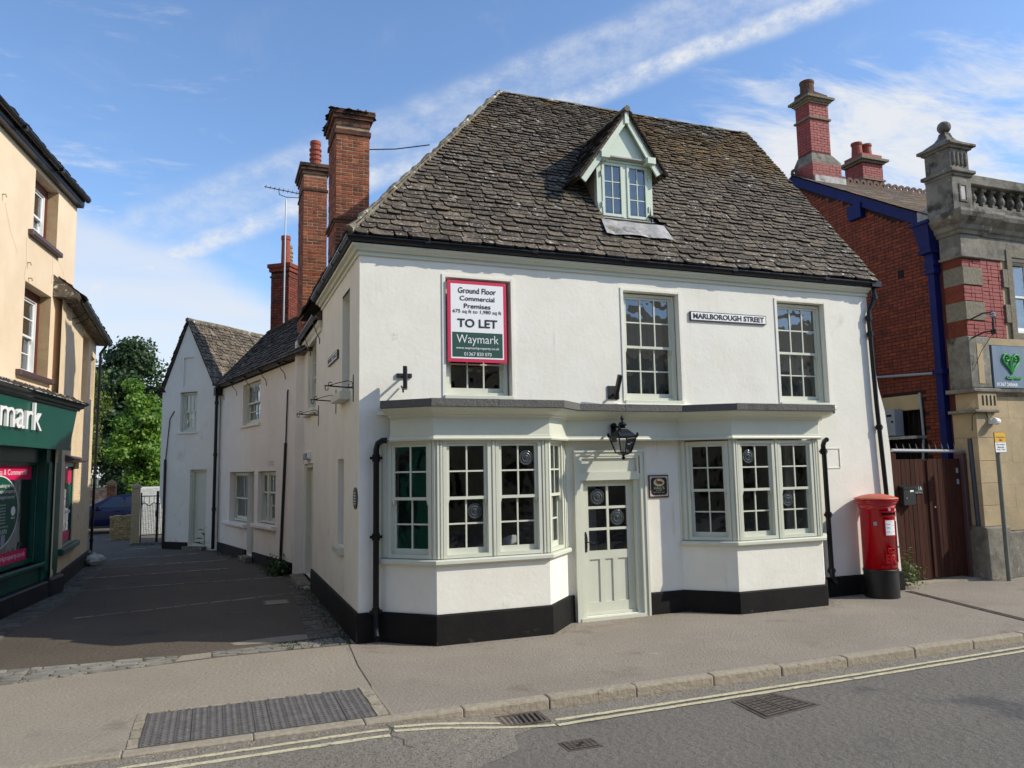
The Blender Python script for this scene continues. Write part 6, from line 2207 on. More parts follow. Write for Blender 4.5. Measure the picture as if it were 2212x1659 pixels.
for i in range(4):
    (ax_, ay_), (bx_, by_) = cs[i], cs[(i + 1) % 4]
    q.tube([(ax_ * T, ay_ * T, zt + .005), (bx_ * T, by_ * T, zt + .005)], .016, 4)
    q.tube([(ax_ * Bm, ay_ * Bm, zb), (bx_ * Bm, by_ * Bm, zb)], .010, 4)
    q.lathe([(.012, zt + .01), (.02, zt + .03), (.022, zt + .05), (.008, zt + .075)], (ax_ * T * 1.04, ay_ * T * 1.04, 0), 8)
q.build('cage', M['black'], ln)
q = MB(rt)
rows_ = [(T * 1.02, zt + .015), (T * .78, zt + .06), (.055, zt + .125), (.05, zt + .14)]
pts = []
for r_, z in rows_:
    pts += [(-r_, -r_, z), (r_, -r_, z), (r_, r_, z), (-r_, r_, z)]
q.add(pts, [(4 * i + k, 4 * i + (k + 1) % 4, 4 * i + 4 + (k + 1) % 4, 4 * i + 4 + k) for i in range(3) for k in range(4)])
q.lathe([(.045, zt + .135), (.05, zt + .15), (.035, zt + .165), (.062, zt + .18), (.066, zt + .20), (.05, zt + .225), (.02, zt + .24), (.012, zt + .25), (.014, zt + .262), (.03, zt + .285), (.024, zt + .305), (.008, zt + .335), (.001, zt + .35)], (0, 0, 0), 14)
q.build('hood', M['black'], ln)
q = MB(rt)
pts = []
for r_, z in ((Bm, zb - .005), (.045, zb - .035)):
    pts += [(-r_, -r_, z), (r_, -r_, z), (r_, r_, z), (-r_, r_, z)]
q.add(pts, [(k, (k + 1) % 4, 4 + (k + 1) % 4, 4 + k) for k in range(4)] + [(4, 7, 6, 5)])
q.lathe([(.03, zb - .035), (.012, zb - .055), (.03, zb - .075), (.026, zb - .095), (.001, zb - .115)], (0, 0, 0), 10)
q.build('base_finial', M['black'], ln)
for i in range(4):
    (ax_, ay_), (bx_, by_) = cs[i], cs[(i + 1) % 4]
    MB(rt).quad((ax_ * Bm, ay_ * Bm, zb + .01), (bx_ * Bm, by_ * Bm, zb + .01), (bx_ * T * .94, by_ * T * .94, zt - .01), (ax_ * T * .94, ay_ * T * .94, zt - .01)).build('glass', M['clear_glass'], ln)
q = MB(rt)
q.lathe([(.02, zb), (.02, zb + .06), (.035, zb + .10), (.03, zb + .16), (.001, zb + .19)], (0, 0, 0), 12)
q.build('bulb', mat('opal_glass', rgb(220, 220, 214), None, 3, .3), ln, smooth=True)

# two floodlight stubs on the render
t = thing('wall_floodlight', 'black floodlight on a cross arm on the white wall above left bay', 'floodlight', (.72, -.2, 3.62))
q = MB(F)
q.box(.53, .75, -.03, -.001, 3.645, 3.705)
q.tube([(.64, -.02, 3.675), (.60, -.28, 3.61)], .018, 8)
q.build('arm', M['black_iron'], t)
q = MB(Fr(F.p(.585, -.31, 0).xy, (.24, .97)))
q.cbox(-.12, .12, -.03, .03, 3.45, 3.76, .01)
q.build('lamp_head', M['black_iron'], t)
q = MB(F)
q.tube([(.60, -.02, 3.52), (.59, -.16, 3.45), (.575, -.22, 3.42)], .014, 6)
q.build('stay', M['black_iron'], t)
t = thing('wall_floodlight', 'black floodlight tilted on a square plate beside the middle upper window', 'floodlight', (4.03, -.15, 3.5))
q = MB(F)
q.box(3.93, 4.13, -.02, -.001, 3.39, 3.60)
q.build('plate', M['black_iron'], t)
q = MB(F)
q.tube([(4.03, -.02, 3.46), (4.02, -.10, 3.47)], .02, 8)
q.add([(3.985, -.12, 3.37), (4.045, -.12, 3.37), (4.02, -.34, 3.72), (3.96, -.34, 3.72), (3.985, -.07, 3.40), (4.045, -.07, 3.40), (4.02, -.29, 3.75), (3.96, -.29, 3.75)],
      [(0, 1, 2, 3), (7, 6, 5, 4), (0, 4, 5, 1), (1, 5, 6, 2), (2, 6, 7, 3), (3, 7, 4, 0)])
q.build('lamp_head', M['black_iron'], t)

# three scrolled hanging-basket brackets on the lane side
LBL = ['wrought iron basket bracket with scrolls by the house corner below the tall window', 'wrought iron basket bracket with scrolls between the two upper lane windows', 'wrought iron basket bracket with scrolls under the far upper lane window']
src = None
for i, (yy, z) in enumerate(((.47, 3.54), (2.18, 3.49), (4.49, 3.42))):
    t = thing('basket_bracket', LBL[i], 'bracket', (0, yy, z), 'hanging basket brackets on the lane wall')
    if src is None:
        q = MB(Fr((0, yy), (0, -1)))
        q.box(-.012, .012, -.012, -.001, z - .21, z + .19)
        q.build('back_plate', M['black_iron'], t)
        q = MB(Fr((0, yy), (0, -1)))
        q.tube([(0, -.01, z - .005), (0, -.42, z + .02)], .010, 6)
        q.tube([(0, -.405, z + .02), (0, -.41, z - .02), (0, -.395, z - .05), (0, -.37, z - .04), (0, -.365, z - .01)], .007, 6)
        q.build('arm', M['black_iron'], t)
        q = MB(Fr((0, yy), (0, -1)))
        q.tube([(0, -.36, z + .02), (0, -.22, z + .065), (0, -.08, z + .10), (0, -.03, z + .085), (0, -.012, z + .05), (0, -.015, z + .02), (0, -.05, z + .005), (0, -.08, z + .02), (0, -.075, z + .05), (0, -.045, z + .05)], .006, 6)
        q.tube([(0, -.30, z + .02)] + [(0, -.335 + .028 * math.cos(a), z + .045 + .028 * math.sin(a)) for a in [-.8 - .7 * k for k in range(8)]], .006, 6)
        q.build('scroll', M['black_iron'], t)
        src = t
    else:
        d_ = Vector((0, yy, z)) - Vector(src.location)
        for ch in list(src.children):
            o = ch.copy()
            COL.objects.link(o)
            o.parent = t
            o.matrix_parent_inverse = ch.matrix_parent_inverse.copy()
op = thing('oval_plaque', 'dark oval plaque with pale lines of lettering on the lane wall near the corner', 'plaque', (-.01, .22, 1.94))
q = MB(S)
n = 32
q.add([(7.28 + .15 * math.cos(6.2832 * i / n), y, 1.945 + .15 * math.sin(6.2832 * i / n)) for y in (-.002, -.02) for i in range(n)], [(i, (i + 1) % n, n + (i + 1) % n, n + i) for i in range(n)] + [tuple(range(n, 2 * n))])
q.build('disc', mat('dark_green_enamel', rgb(44, 46, 40), None, 3, .4), op)
for i, w in enumerate((.10, .15, .12, .15, .12)):
    MB(S).box(7.28 - w / 2, 7.28 + w / 2, -.023, -.0205, 2.015 - .037 * i - .006, 2.015 - .037 * i + .006).build('lettering', M['print_white'], op)
t = thing('bulkhead_light', 'small boxy white bulkhead light over the side door in the lane', 'light', (-.06, 6.2, 2.68))
q = MB(S)
q.cbox(.95, 1.75, -.07, -.001, 2.60, 2.74, .015)
q.build('housing', M['white_paint'], t)
q = MB(S)
q.cbox(1.30, 1.70, -.12, -.071, 2.585, 2.72, .02)
q.build('lens', M['print_grey'], t)
t = thing('cottage_nameplate', 'small faint two line lettering on cottage wall above the lane window', 'lettering', tuple(C3.p(5.27, 0, 2.55)))
text('MULLBERRY', C3, 5.27, 2.585, -.004, .5, .045, M['print_grey'], t)
text('COTTAGE', C3, 5.27, 2.52, -.004, .5, .045, M['print_grey'], t)

# television aerial on the far chimney
ae = thing('tv_aerial', 'tall silver pole television aerial strapped to the far lane chimney', 'aerial', (-.05, 13.1, 7.0))
AX, AY = -.02, 12.95
M['alu'] = mat('dull_aluminium', rgb(170, 172, 174), None, 3, .35, metal=.6)
q = MB()
q.tube([(AX, AY, 6.7), (AX + .02, AY, 10.65)], .022, 8)
q.build('mast', M['alu'], ae)
q = MB()
q.tube([(AX - .62, AY, 10.98), (AX + .52, AY, 10.86)], .014, 6)
q.tube([(AX - .2, AY, 10.95), (AX - .18, AY, 10.78), (AX + .02, AY, 10.72), (AX + .38, AY, 10.74), (AX + .46, AY, 10.88)], .012, 6)
q.build('boom', M['black_iron'], ae)
for i in range(9):
    x = AX - .58 + .13 * i
    q = MB()
    q.tube([(x, AY - .16, 10.98 - .0137 * i), (x, AY + .16, 10.98 - .0137 * i)], .006, 5)
    q.tube([(x, AY, 10.97 - .0137 * i), (x + .02, AY, 11.03 - .0137 * i)], .006, 5)
    q.build('element', M['black_iron'], ae)
q = MB()
for z in (7.0, 7.5):
    q.tube([(AX, AY, z), (AX - .25, AY + .35, z + .12), (AX - .33, AY + .6, z)], .012, 6)
    q.tube([(AX, AY, z), (AX + .15, AY + .1, z - .02)], .012, 6)
q.build('chimney_bracket', M['black_iron'], ae)

# ================================================================== PILLAR BOX
M['post_red'] = mat('pillar_box_red', rgb(186, 10, 24), rgb(174, 8, 22), 2, .22, .03, 50, coat=.3, specks=((rgb(120, 20, 24), 9, .72, .78),))
M['post_cap'] = mat('faded_orange_red', rgb(198, 104, 78), rgb(186, 88, 64), 4, .5, .08, 40)
M['post_base'] = mat('scuffed_black', rgb(20, 20, 20), rgb(32, 31, 30), 4, .4, .2, 30, specks=((rgb(112, 102, 92), 5, .60, .76, 7, None, (.34, .02)),))
pb = thing('pillar_box', 'red cylindrical post box with black base and faded domed cap against the white wall', 'post box', (8.97, -.36, 0))
PX, PY, PR = 8.97, -.37, .278
q = MB()
q.lathe([(PR + .004, -.02), (PR + .004, .05), (PR + .004, .43), (PR + .012, .44), (PR + .012, .475), (PR + .002, .485)], (PX, PY, 0), 48)
q.build('base', M['post_base'], pb, smooth=False)
q = MB()
q.lathe([(PR, .48), (PR, 1.50), (PR + .01, 1.505), (PR + .022, 1.52), (PR + .024, 1.545), (PR + .012, 1.56), (PR + .02, 1.575), (PR + .045, 1.60), (PR + .058, 1.625)], (PX, PY, 0), 56)
q.build('body', M['post_red'], pb, smooth=True)
q = MB()
q.lathe([(PR + .058, 1.625), (PR + .07, 1.63), (PR + .07, 1.672)], (PX, PY, 0), 56)
q.build('rim', M['post_red'], pb, smooth=True)
q = MB()
q.lathe([(PR + .07, 1.672), (PR + .082, 1.676), (PR + .082, 1.690), (PR + .06, 1.702), (.24, 1.735), (.12, 1.76), (.001, 1.768)], (PX, PY, 0), 56)
q.build('cap', M['post_cap'], pb, smooth=True)
for i in range(52):
    a = 6.2832 * i / 52
    if i == 0:
        q = MB()
        q.box(PR + .06, PR + .078, -.009, .009, 1.640, 1.662)
        dent = q.build('dentil', M['post_red'], pb)
        me = dent.data
        dent.location = (PX, PY, 0)
    else:
        piece(dent, pb, (PX, PY, 0), a)


def wrap(r, z0, a0=0.0):
    def f(x, z):
        a = x / r + a0
        return (PX + r * math.sin(a), PY - r * math.cos(a), z0 + z)
    return f


def curved(name, x0, x1, z0, z1, r0, r1, m, n=8, a0=0.0):
    q = MB()
    pts, fs = [], []
    for i in range(n + 1):
        x = x0 + (x1 - x0) * i / n
        for r_, z in ((r0, z0), (r1, z0), (r1, z1), (r0, z1)):
            pts.append(wrap(r_, z, a0)(x * r_ / PR, 0))
    for i in range(n):
        for k in range(4):
            fs.append((4 * i + k, 4 * i + 4 + k, 4 * i + 4 + (k + 1) % 4, 4 * i + (k + 1) % 4))
    fs += [(0, 1, 2, 3), (4 * n + 3, 4 * n + 2, 4 * n + 1, 4 * n)]
    q.add(pts, fs, world=True)
    return q.build(name, m, pb)


A0 = -.10
curved('aperture', -.13, .13, 1.405, 1.455, PR + .002, PR + .012, M['hole'], a0=A0)
curved('aperture_hood', -.15, .15, 1.456, 1.480, PR, PR + .045, M['post_red'], a0=A0)
curved('aperture_lip', -.15, .15, 1.380, 1.404, PR, PR + .030, M['post_red'], a0=A0)
curved('aperture_side', -.152, -.131, 1.405, 1.456, PR, PR + .03, M['post_red'], n=2, a0=A0)
curved('aperture_side', .131, .152, 1.405, 1.456, PR, PR + .03, M['post_red'], n=2, a0=A0)
curved('tab', -.02, .02, 1.483, 1.535, PR, PR + .03, M['print_grey'], n=2, a0=A0)
curved('notice_frame', -.105, .105, 1.045, 1.345, PR + .001, PR + .020, M['post_red'], a0=A0 + .02)
curved('notice_plate', -.085, .085, 1.07, 1.32, PR + .0205, PR + .024, M['print_white'], a0=A0 + .02)
for z, x0, x1 in ((1.295, -.03, .05), (1.26, -.07, .0), (1.25, -.07, .01), (1.235, .03, .07), (1.20, -.07, -.01), (1.19, -.07, .0), (1.13, -.07, -.02), (1.12, -.07, .02), (1.125, .04, .065)):
    curved('notice_print', x0, x1, z - .003, z + .004, PR + .0242, PR + .0248, M['print_grey'], n=2, a0=A0 + .02)
curved('sticker', -.26, -.205, 1.235, 1.30, PR + .001, PR + .003, M['print_grey'], n=2, a0=A0)
curved('door_edge', .205, .222, .60, 1.30, PR, PR + .012, M['post_red'], n=2, a0=A0)
q = MB()
c = wrap(PR, .86, A0 + .0)(.215, 0)
q.tube([c, (c[0] + .04 * math.sin(.7), c[1] - .04 * math.cos(.7), c[2])], .016, 8, world=True)
q.build('lock', M['print_grey'], pb)
# royal cipher in relief: crown, E II R, then POST OFFICE
text('ER', F, 0, 0, 0, .21, .15, M['post_red'], pb, fit=wrap(PR + .012, .675, A0), bold=.02, depth=0)
text('ER', F, 0, 0, 0, .215, .154, M['post_red'], pb, fit=wrap(PR + .006, .675, A0), bold=.05)
text('II', F, 0, 0, 0, .05, .10, M['post_red'], pb, fit=wrap(PR + .015, .675, A0), bold=.02)
for zz, a_, b_, z0, z1 in ((0, -.055, .055, .770, .788), (0, -.045, .045, .795, .805), (0, -.010, .010, .835, .870)):
    curved('crown', a_, b_, z0, z1, PR, PR + .014, M['post_red'], n=3, a0=A0)
for s_ in (-1, 1):
    q = MB()
    q.tube([wrap(PR + .008, .80 + dz, A0)(s_ * dx, 0) for dx, dz in ((.05, 0), (.066, .025), (.055, .045), (.03, .045), (.006, .03))], .009, 6, world=True)
    q.build('crown', M['post_red'], pb)
text('POST  OFFICE', F, 0, 0, 0, .36, .042, M['post_red'], pb, fit=wrap(PR + .006, .535, A0), bold=.03)

# ================================================================== GATE AND FITTINGS ON THE RIGHT
M['gate_wood'] = mat('stained_boards', rgb(58, 31, 22), rgb(73, 41, 29), 7, .8, .35, 30, spec=.2, var=.22, stretch=(6, 6, .5),
                     specks=((rgb(132, 112, 100), 14, .70, .76, 4), (rgb(54, 34, 28), 2, .55, .7)))
gt = thing('yard_gate', 'pair of brown boarded yard gates under a spiked roller bar', 'gate', (11.2, .5, 0))
for a, b in ((9.95, 11.24), (11.27, 12.20)):
    x = a
    while x < b - .02:
        w = min(.118, b - x)
        MB().cbox(x + .002, x + w - .002, .48 + random.uniform(-.003, .003), .515, .06, 2.36, .004).build('board', M['gate_wood'], gt)
        x += w
MB().cbox(11.20, 11.275, .455, .479, .08, 2.34, .005).build('meeting_strip', M['gate_wood'], gt)
MB().box(9.9, 12.22, .516, .56, 2.20, 2.32).build('rail', M['gate_wood'], gt)
MB().box(9.9, 12.22, .516, .56, .3, .42).build('rail', M['gate_wood'], gt)
MB().cbox(10.22, 10.40, .44, .60, .0, 2.50, .01).build('gate_post', M['gate_wood'], gt)
MB().cbox(12.12, 12.23, .40, .60, .0, 2.46, .01).build('gate_post', M['purple'], gt)
q = MB()
q.tube([(10.3, .44, 2.535), (12.20, .44, 2.50)], .034, 10)
q.build('roller_bar', M['alu'], gt)
for i in range(11):
    x = 10.42 + .17 * i
    q = MB()
    q.tube([(x + .03, .46, 2.50), (x, .42, 2.57), (x - .05, .40, 2.66)], [.009, .008, .002], 5)
    q.build('spike', M['alu'], gt)
q = MB()
q.tube([(11.33, .47, 1.42), (11.33, .44, 1.42)], .018, 10)
q.build('lock_button', M['alu'], gt)
for z in (2.12, 1.90):
    MB().box(12.0, 12.05, .465, .478, z - .05, z + .05).build('hinge_plate', M['print_grey'], gt)
structure('gate_threshold', MB().slab([(10.3, .28), (12.2, .20), (12.25, .62), (10.3, .62)], 0, .03), M['kerb'])
lb = thing('letter_box', 'black steel letter box with small white label hung on the gate', 'letter box', (10.57, .4, 1.67))
MB().cbox(10.41, 10.72, .34, .475, 1.48, 1.82, .008).build('box', M['black_iron'], lb)
MB().add([(10.39, .32, 1.822), (10.74, .32, 1.822), (10.74, .475, 1.87), (10.39, .475, 1.87), (10.39, .32, 1.80), (10.74, .32, 1.80), (10.74, .475, 1.81), (10.39, .475, 1.81)],
         [(0, 1, 2, 3), (0, 4, 5, 1), (1, 5, 6, 2), (3, 7, 4, 0)]).build('lid', M['black_iron'], lb)
MB().quad((10.58, .338, 1.735), (10.67, .338, 1.735), (10.67, .338, 1.77), (10.58, .338, 1.77)).build('label_card', M['print_white'], lb)
MB().lathe([(.014, -.012), (.001, -.014)], (10.475, .338, 1.62), 8, axis='y').build('lock', M['alu'], lb)
np_ = thing('number_plate', 'small black house number plate reading 1A on the gate boards', 'plaque', (10.93, .46, 1.77))
MB().box(10.82, 11.05, .462, .474, 1.69, 1.845).build('plate', M['black_iron'], np_)
text('1A', F, 10.985, 1.79, .459, .09, .075, M['print_white'], np_)
text('MARLBOROUGH ST', F, 10.935, 1.728, .459, .19, .014, M['print_grey'], np_)
text('FARINGDON', F, 10.935, 1.706, .459, .19, .013, M['print_white'], np_)
mb_ = thing('meter_cabinet', 'grey electrical inverter box mounted over the barred window above the gate', 'electrical box', (12.1, 2.1, 3.2))
MB(R).cbox(3.66, 4.10, -.28, -.02, 2.88, 3.46, .012).build('case', M['print_grey'], mb_)
MB(R).box(3.90, 4.03, -.284, -.281, 3.30, 3.35).build('display', M['hole'], mb_)
for x in (3.86, 4.04):
    MB(R).lathe([(.028, -.0), (.025, -.012), (.001, -.013)], (x, -.281, 3.19), 10, axis='y').build('dial', M['hole'], mb_)
MB(R).box(3.70, 3.78, -.284, -.281, 2.92, 3.04).build('data_label', M['print_white'], mb_)
MB(R).box(3.6, 4.66, -.30, .0, 2.80, 2.86).build('shelf', M['lead'], mb_)
sp_ = thing('parking_sign', 'grey post with yellow and white no loading plate in front of the stone wall', 'sign', (12.42, -.15, 0))
q = MB()
q.tube([(12.44, -.12, 0), (12.40, -.14, 2.86)], .040, 14)
q.build('post', mat('galvanised_post', rgb(120, 122, 112), rgb(104, 108, 98), 3, .5, .1, 40), sp_)
y_ = -.205
MB().box(12.27, 12.57, y_, y_ + .012, 2.655, 2.85).build('yellow_plate', mat('amber_plate', rgb(226, 172, 40), None, 3, .4), sp_)
MB().box(12.27, 12.57, y_, y_ + .012, 2.465, 2.652).build('white_plate', M['print_white'], sp_)
MB().frame(12.262, 12.578, 2.457, 2.858, y_ + .002, y_ + .014, .007).build('plate_edge', M['sign_black'], sp_)
text('At any time', F, 12.42, 2.755, y_ - .002, .24, .035, M['sign_black'], sp_, bold=.02)
q = MB()
q.add([(x, y_ - .002, z) for x, z in ((12.385, 2.70), (12.42, 2.735), (12.42, 2.71), (12.48, 2.71), (12.48, 2.69), (12.42, 2.69), (12.42, 2.665))], [tuple(range(7))])
q.build('arrow', M['sign_black'], sp_)
for s_, z, w in (('No loading', 2.61, .23), ('Mon-Sat', 2.562, .18), ('8 am - 6 pm', 2.515, .22)):
    text(s_, F, 12.42, z, y_ - .002, w, .034, M['sign_black'], sp_, bold=.02)
cs_ = thing('restaurant_sign', 'faded blue board with green curled ram horn emblem and Caprinos lettering', 'sign', (13.9, .15, 4.2))
MB(Q).box(12.84, 16.2, -.03, .012, 3.775, 4.64).build('board', M['sign_blue'], cs_)
for s_ in (-1, 1):
    q = MB(Q)
    q.tube([(13.36 + s_ * dx, -.045, 4.25 + dz) for dx, dz in ((.0, -.19), (.05, -.10), (.13, -.02), (.21, .05), (.245, .13), (.20, .205), (.12, .215), (.065, .165), (.075, .10), (.12, .075), (.155, .105), (.145, .145), (.115, .145))],
           [.012, .022, .026, .026, .026, .026, .026, .024, .022, .020, .017, .014, .010], 6)
    q.tube([(13.36 + s_ * dx, -.045, 4.25 + dz) for dx, dz in ((.0, -.19), (.015, -.08), (.03, .02), (.02, .10), (.035, .18))], [.012, .018, .018, .016, .012], 6)
    q.build('emblem', M['lime_green'], cs_)
text('Caprinos', Q, 13.40, 3.98, -.055, .44, .085, M['lime_green'], cs_, depth=.02, bold=.02)
text('01367 243666', Q, 13.20, 3.845, -.033, .60, .075, M['print_white'], cs_, bold=.02)
fl_ = thing('security_light', 'small white security floodlight on the stone corner pier', 'light', (12.6, -.05, 3.15))
q = MB(Q)
q.cbox(12.56, 12.72, -.10, -.03, 3.03, 3.13, .02)
q.lathe([(.07, -.06), (.075, 0), (.06, .06)], (12.64, -.14, 3.08), 12, axis='x')
q.build('lamp_body', M['white_paint'], fl_)
q = MB(Q)
q.tube([(12.56, -.04, 3.12), (12.50, -.04, 3.28), (12.3, -.04, 3.30), (12.14, -.02, 3.2), (12.12, -.01, 2.9)], .010, 6)
q.build('cable', M['black_iron'], fl_)
ib = thing('insulator_bracket', 'black iron bracket with two wire insulators on the painted brick pier', 'bracket', (12.55, 0, 5.0))
q = MB(Q)
for z in (5.24, 4.86):
    q.tube([(12.30, -.02, z - .10), (12.42, -.22, z), (12.58, -.30, z + .02)], .016, 6)
q.tube([(12.58, -.30, 4.84), (12.58, -.30, 5.28)], .018, 8)
q.build('bracket', M['black_iron'], ib)
for z in (5.20, 4.86):
    q = MB(Q)
    q.lathe([(.03, -.05), (.055, -.03), (.055, .0), (.03, .01), (.05, .02), (.05, .045), (.02, .06)], (12.58, -.30, z), 12)
    q.build('insulator', M['print_grey'] if z > 5 else M['black_iron'], ib)
wr_ = MB(Q)
wr_.tube([(12.56, -.3, 4.84), (12.45, -.1, 4.5), (12.26, -.03, 4.1)], .006, 5)
wr_.build('wire', M['black_iron'], ib)

# ================================================================== THE END OF THE LANE: car, gate, walls, trees
cf_ = Fr((-7.9, 24.0), (1, 0))
M['car_blue'] = mat('deep_blue_paint', rgb(4, 10, 42), None, 3, .25, coat=.35)
M['car_glass'] = glass_mat('car_glass', (.5, .55, .55), .001)
M['tyre'] = mat('tyre_rubber', rgb(24, 24, 25), None, 3, .85)
M['alloy'] = mat('alloy_wheel', rgb(150, 152, 156), None, 3, .3, metal=.7)
M['trim_black'] = mat('black_trim', rgb(16, 16, 18), None, 3, .5)
car = thing('parked_car', 'dark blue five door car parked side on beyond the low stone wall', 'car', (-5.8, 24.8, 0))


def loft(sections, name, m, parent, smooth=True):
    """sections: (x, [(y, z), ...]) from nose to tail"""
    q = MB(cf_)
    n = len(sections[0][1])
    pts = [(x, y, z) for x, r in sections for y, z in r]
    fs = [(i * n + k, i * n + k + 1, (i + 1) * n + k + 1, (i + 1) * n + k) for i in range(len(sections) - 1) for k in range(n - 1)]
    fs += [tuple(range(n)), tuple(range((len(sections)) * n - 1, (len(sections) - 1) * n - 1, -1))]
    q.add(pts, fs)
    return q.build(name, m, parent, smooth)


def lower(x, top, w, bot=.24):
    h = w / 2
    return (x, [(.9 - h * .86, bot), (.9 - h * .97, bot + .12), (.9 - h, bot + .34), (.9 - h * .97, top - .10), (.9 - h * .93, top), (.9 + h * .93, top), (.9 + h * .97, top - .1), (.9 + h, bot + .34), (.9 + h * .97, bot + .12), (.9 + h * .86, bot)])


body = loft([lower(-.02, .66, 1.3, .36), lower(.10, .74, 1.55, .28), lower(.45, .86, 1.72), lower(1.05, .95, 1.78), lower(1.45, 1.0, 1.80), lower(2.4, 1.02, 1.82), lower(3.3, 1.04, 1.80), lower(3.9, 1.05, 1.74), lower(4.15, 1.0, 1.62, .3), lower(4.28, .9, 1.5, .38)], 'body', M['car_blue'], car)


def cab(x, z, w0, w1, base):
    return (x, [(.9 - w0 / 2, base), (.9 - w1 / 2, z), (.9 - w1 / 2 + .16, z + .03), (.9 + w1 / 2 - .16, z + .03), (.9 + w1 / 2, z), (.9 + w0 / 2, base)])


loft([cab(1.28, 1.0, 1.56, 1.5, .98), cab(1.75, 1.25, 1.62, 1.36, 1.0), cab(2.18, 1.47, 1.64, 1.24, 1.0), cab(2.7, 1.53, 1.64, 1.22, 1.0), cab(3.4, 1.51, 1.62, 1.2, 1.02), cab(3.9, 1.40, 1.56, 1.16, 1.03), cab(4.18, 1.10, 1.46, 1.3, 1.0)], 'roof', M['car_blue'], car)


def side_y(z, off=.012):
    return .9 - (.82 + (.61 - .82) * (z - 1.0) / .5) - off


def car_pane(pts, name, m, off=.014):
    q = MB(cf_)
    q.add([(x, side_y(z, off), z) for x, z in pts], [tuple(range(len(pts)))])
    return q.build(name, m, car)


car_pane([(1.72, 1.06), (2.62, 1.07), (2.62, 1.43), (2.26, 1.43), (2.04, 1.30)], 'door_window', M['car_glass'])
car_pane([(2.72, 1.07), (3.52, 1.09), (3.42, 1.41), (2.72, 1.43)], 'door_window', M['car_glass'])
car_pane([(1.56, 1.03), (1.72, 1.04), (2.24, 1.46), (2.62, 1.47), (3.44, 1.45), (3.70, 1.10), (3.6, 1.05), (2.6, 1.04)], 'window_trim', M['trim_black'], .008)
for x in (.80, 3.42):
    q = MB(cf_)
    q.lathe([(.315, -.01), (.325, .03), (.325, .17), (.315, .2)], (x, .0, .325), 28, axis='y')
    q.lathe([(.2, -.012), (.19, -.014)], (x, 0, .325), 28, axis='y')
    w_ = q.build('wheel', M['tyre'], car)
    q = MB(cf_)
    q.lathe([(.205, -.016), (.20, -.02), (.17, .01), (.05, -.005), (.001, -.008)], (x, 0, .325), 20, axis='y')
    q.build('rim', M['alloy'], w_)
    q = MB(cf_)
    q.lathe([(.36, .004), (.36, .03)], (x, .0, .335), 28, axis='y')
    q.build('wheel_arch', M['trim_black'], car)
for x in (1.62, 2.68, 3.55):
    MB(cf_).box(x - .006, x + .006, -.016, .02, .36, 1.0).build('door_seam', M['trim_black'], car)
for x in (2.48, 3.36):
    MB(cf_).cbox(x - .09, x + .09, -.03, .02, .90, .93, .006).build('door_handle', M['car_blue'], car)
q = MB(cf_)
q.cbox(1.66, 1.84, -.16, .03, 1.0, 1.13, .03)
q.build('wing_mirror', M['car_blue'], car)
q = MB(cf_)
q.box(-.01, .0, .1, .4, .55, .68)
q.build('headlight', M['print_white'], car)
MB(cf_).box(.3, 4.1, .0, .03, .24, .33).build('sill_trim', M['trim_black'], car)

# stone pier, iron gate, low wall, whitewashed wall
pr_ = thing('gate_pier', 'square pale stone gate pier with pointed cap holding the iron gate', 'pier', (-4.34, 18.7, 0))
MB().cbox(-4.47, -4.22, 18.58, 18.85, 0, 1.88, .012).build('shaft', M['stone_tan'], pr_)
q = MB()
q.add([(-4.50, 18.55, 1.88), (-4.19, 18.55, 1.88), (-4.19, 18.88, 1.88), (-4.50, 18.88, 1.88), (-4.50, 18.55, 1.96), (-4.19, 18.55, 1.96), (-4.19, 18.88, 1.96), (-4.50, 18.88, 1.96), (-4.345, 18.71, 2.06)],
      [(0, 1, 5, 4), (1, 2, 6, 5), (2, 3, 7, 6), (3, 0, 4, 7), (4, 5, 8), (5, 6, 8), (6, 7, 8), (7, 4, 8), (3, 2, 1, 0)])
q.build('cap', M['stone_tan'], pr_)
ig = thing('iron_gate', 'pair of black iron bar gates with wavy top rail across a driveway', 'gate', (-3.8, 18.6, 0))
for x in (-4.17, -3.68, -3.64, -3.12):
    MB().box(x - .022, x + .022, 18.58, 18.62, .03, 1.76 if abs(x + 3.66) < .1 else 1.72).build('gate_stile', M['black_iron'], ig)
for a, b in ((-4.15, -3.70), (-3.62, -3.14)):
    MB().box(a, b, 18.59, 18.61, 1.58, 1.61).build('rail', M['black_iron'], ig)
    MB().box(a, b, 18.59, 18.61, .27, .30).build('rail', M['black_iron'], ig)
    q = MB()
    q.tube([(a + (b - a) * i / 12, 18.60, 1.32 + .05 * math.sin(6.2832 * 1.5 * i / 12)) for i in range(13)], .014, 6)
    q.build('wavy_rail', M['black_iron'], ig)
    n = 9
    for i in range(n):
        x = a + (b - a) * (i + .5) / n
        MB().box(x - .007, x + .007, 18.593, 18.607, .28, 1.62 if i % 3 == 1 else 1.33).build('bar', M['black_iron'], ig)
MB().box(-3.72, -3.66, 18.56, 18.64, .90, 1.10).build('lock_case', M['black_iron'], ig)
M['cotswold'] = mat('honey_rubble', rgb(176, 152, 104), rgb(152, 130, 90), 4, .92, .6, 30, var=.22, specks=((rgb(110, 100, 76), 3, .56, .7),))
lw = thing('low_stone_wall', 'short stub of low honey coloured rubble wall in front of the blue car', 'wall', (-5, 20.6, 0))
MB().box(-5.30, -4.46, 20.52, 20.9, 0, .80).build('core', M['mortar'], lw)
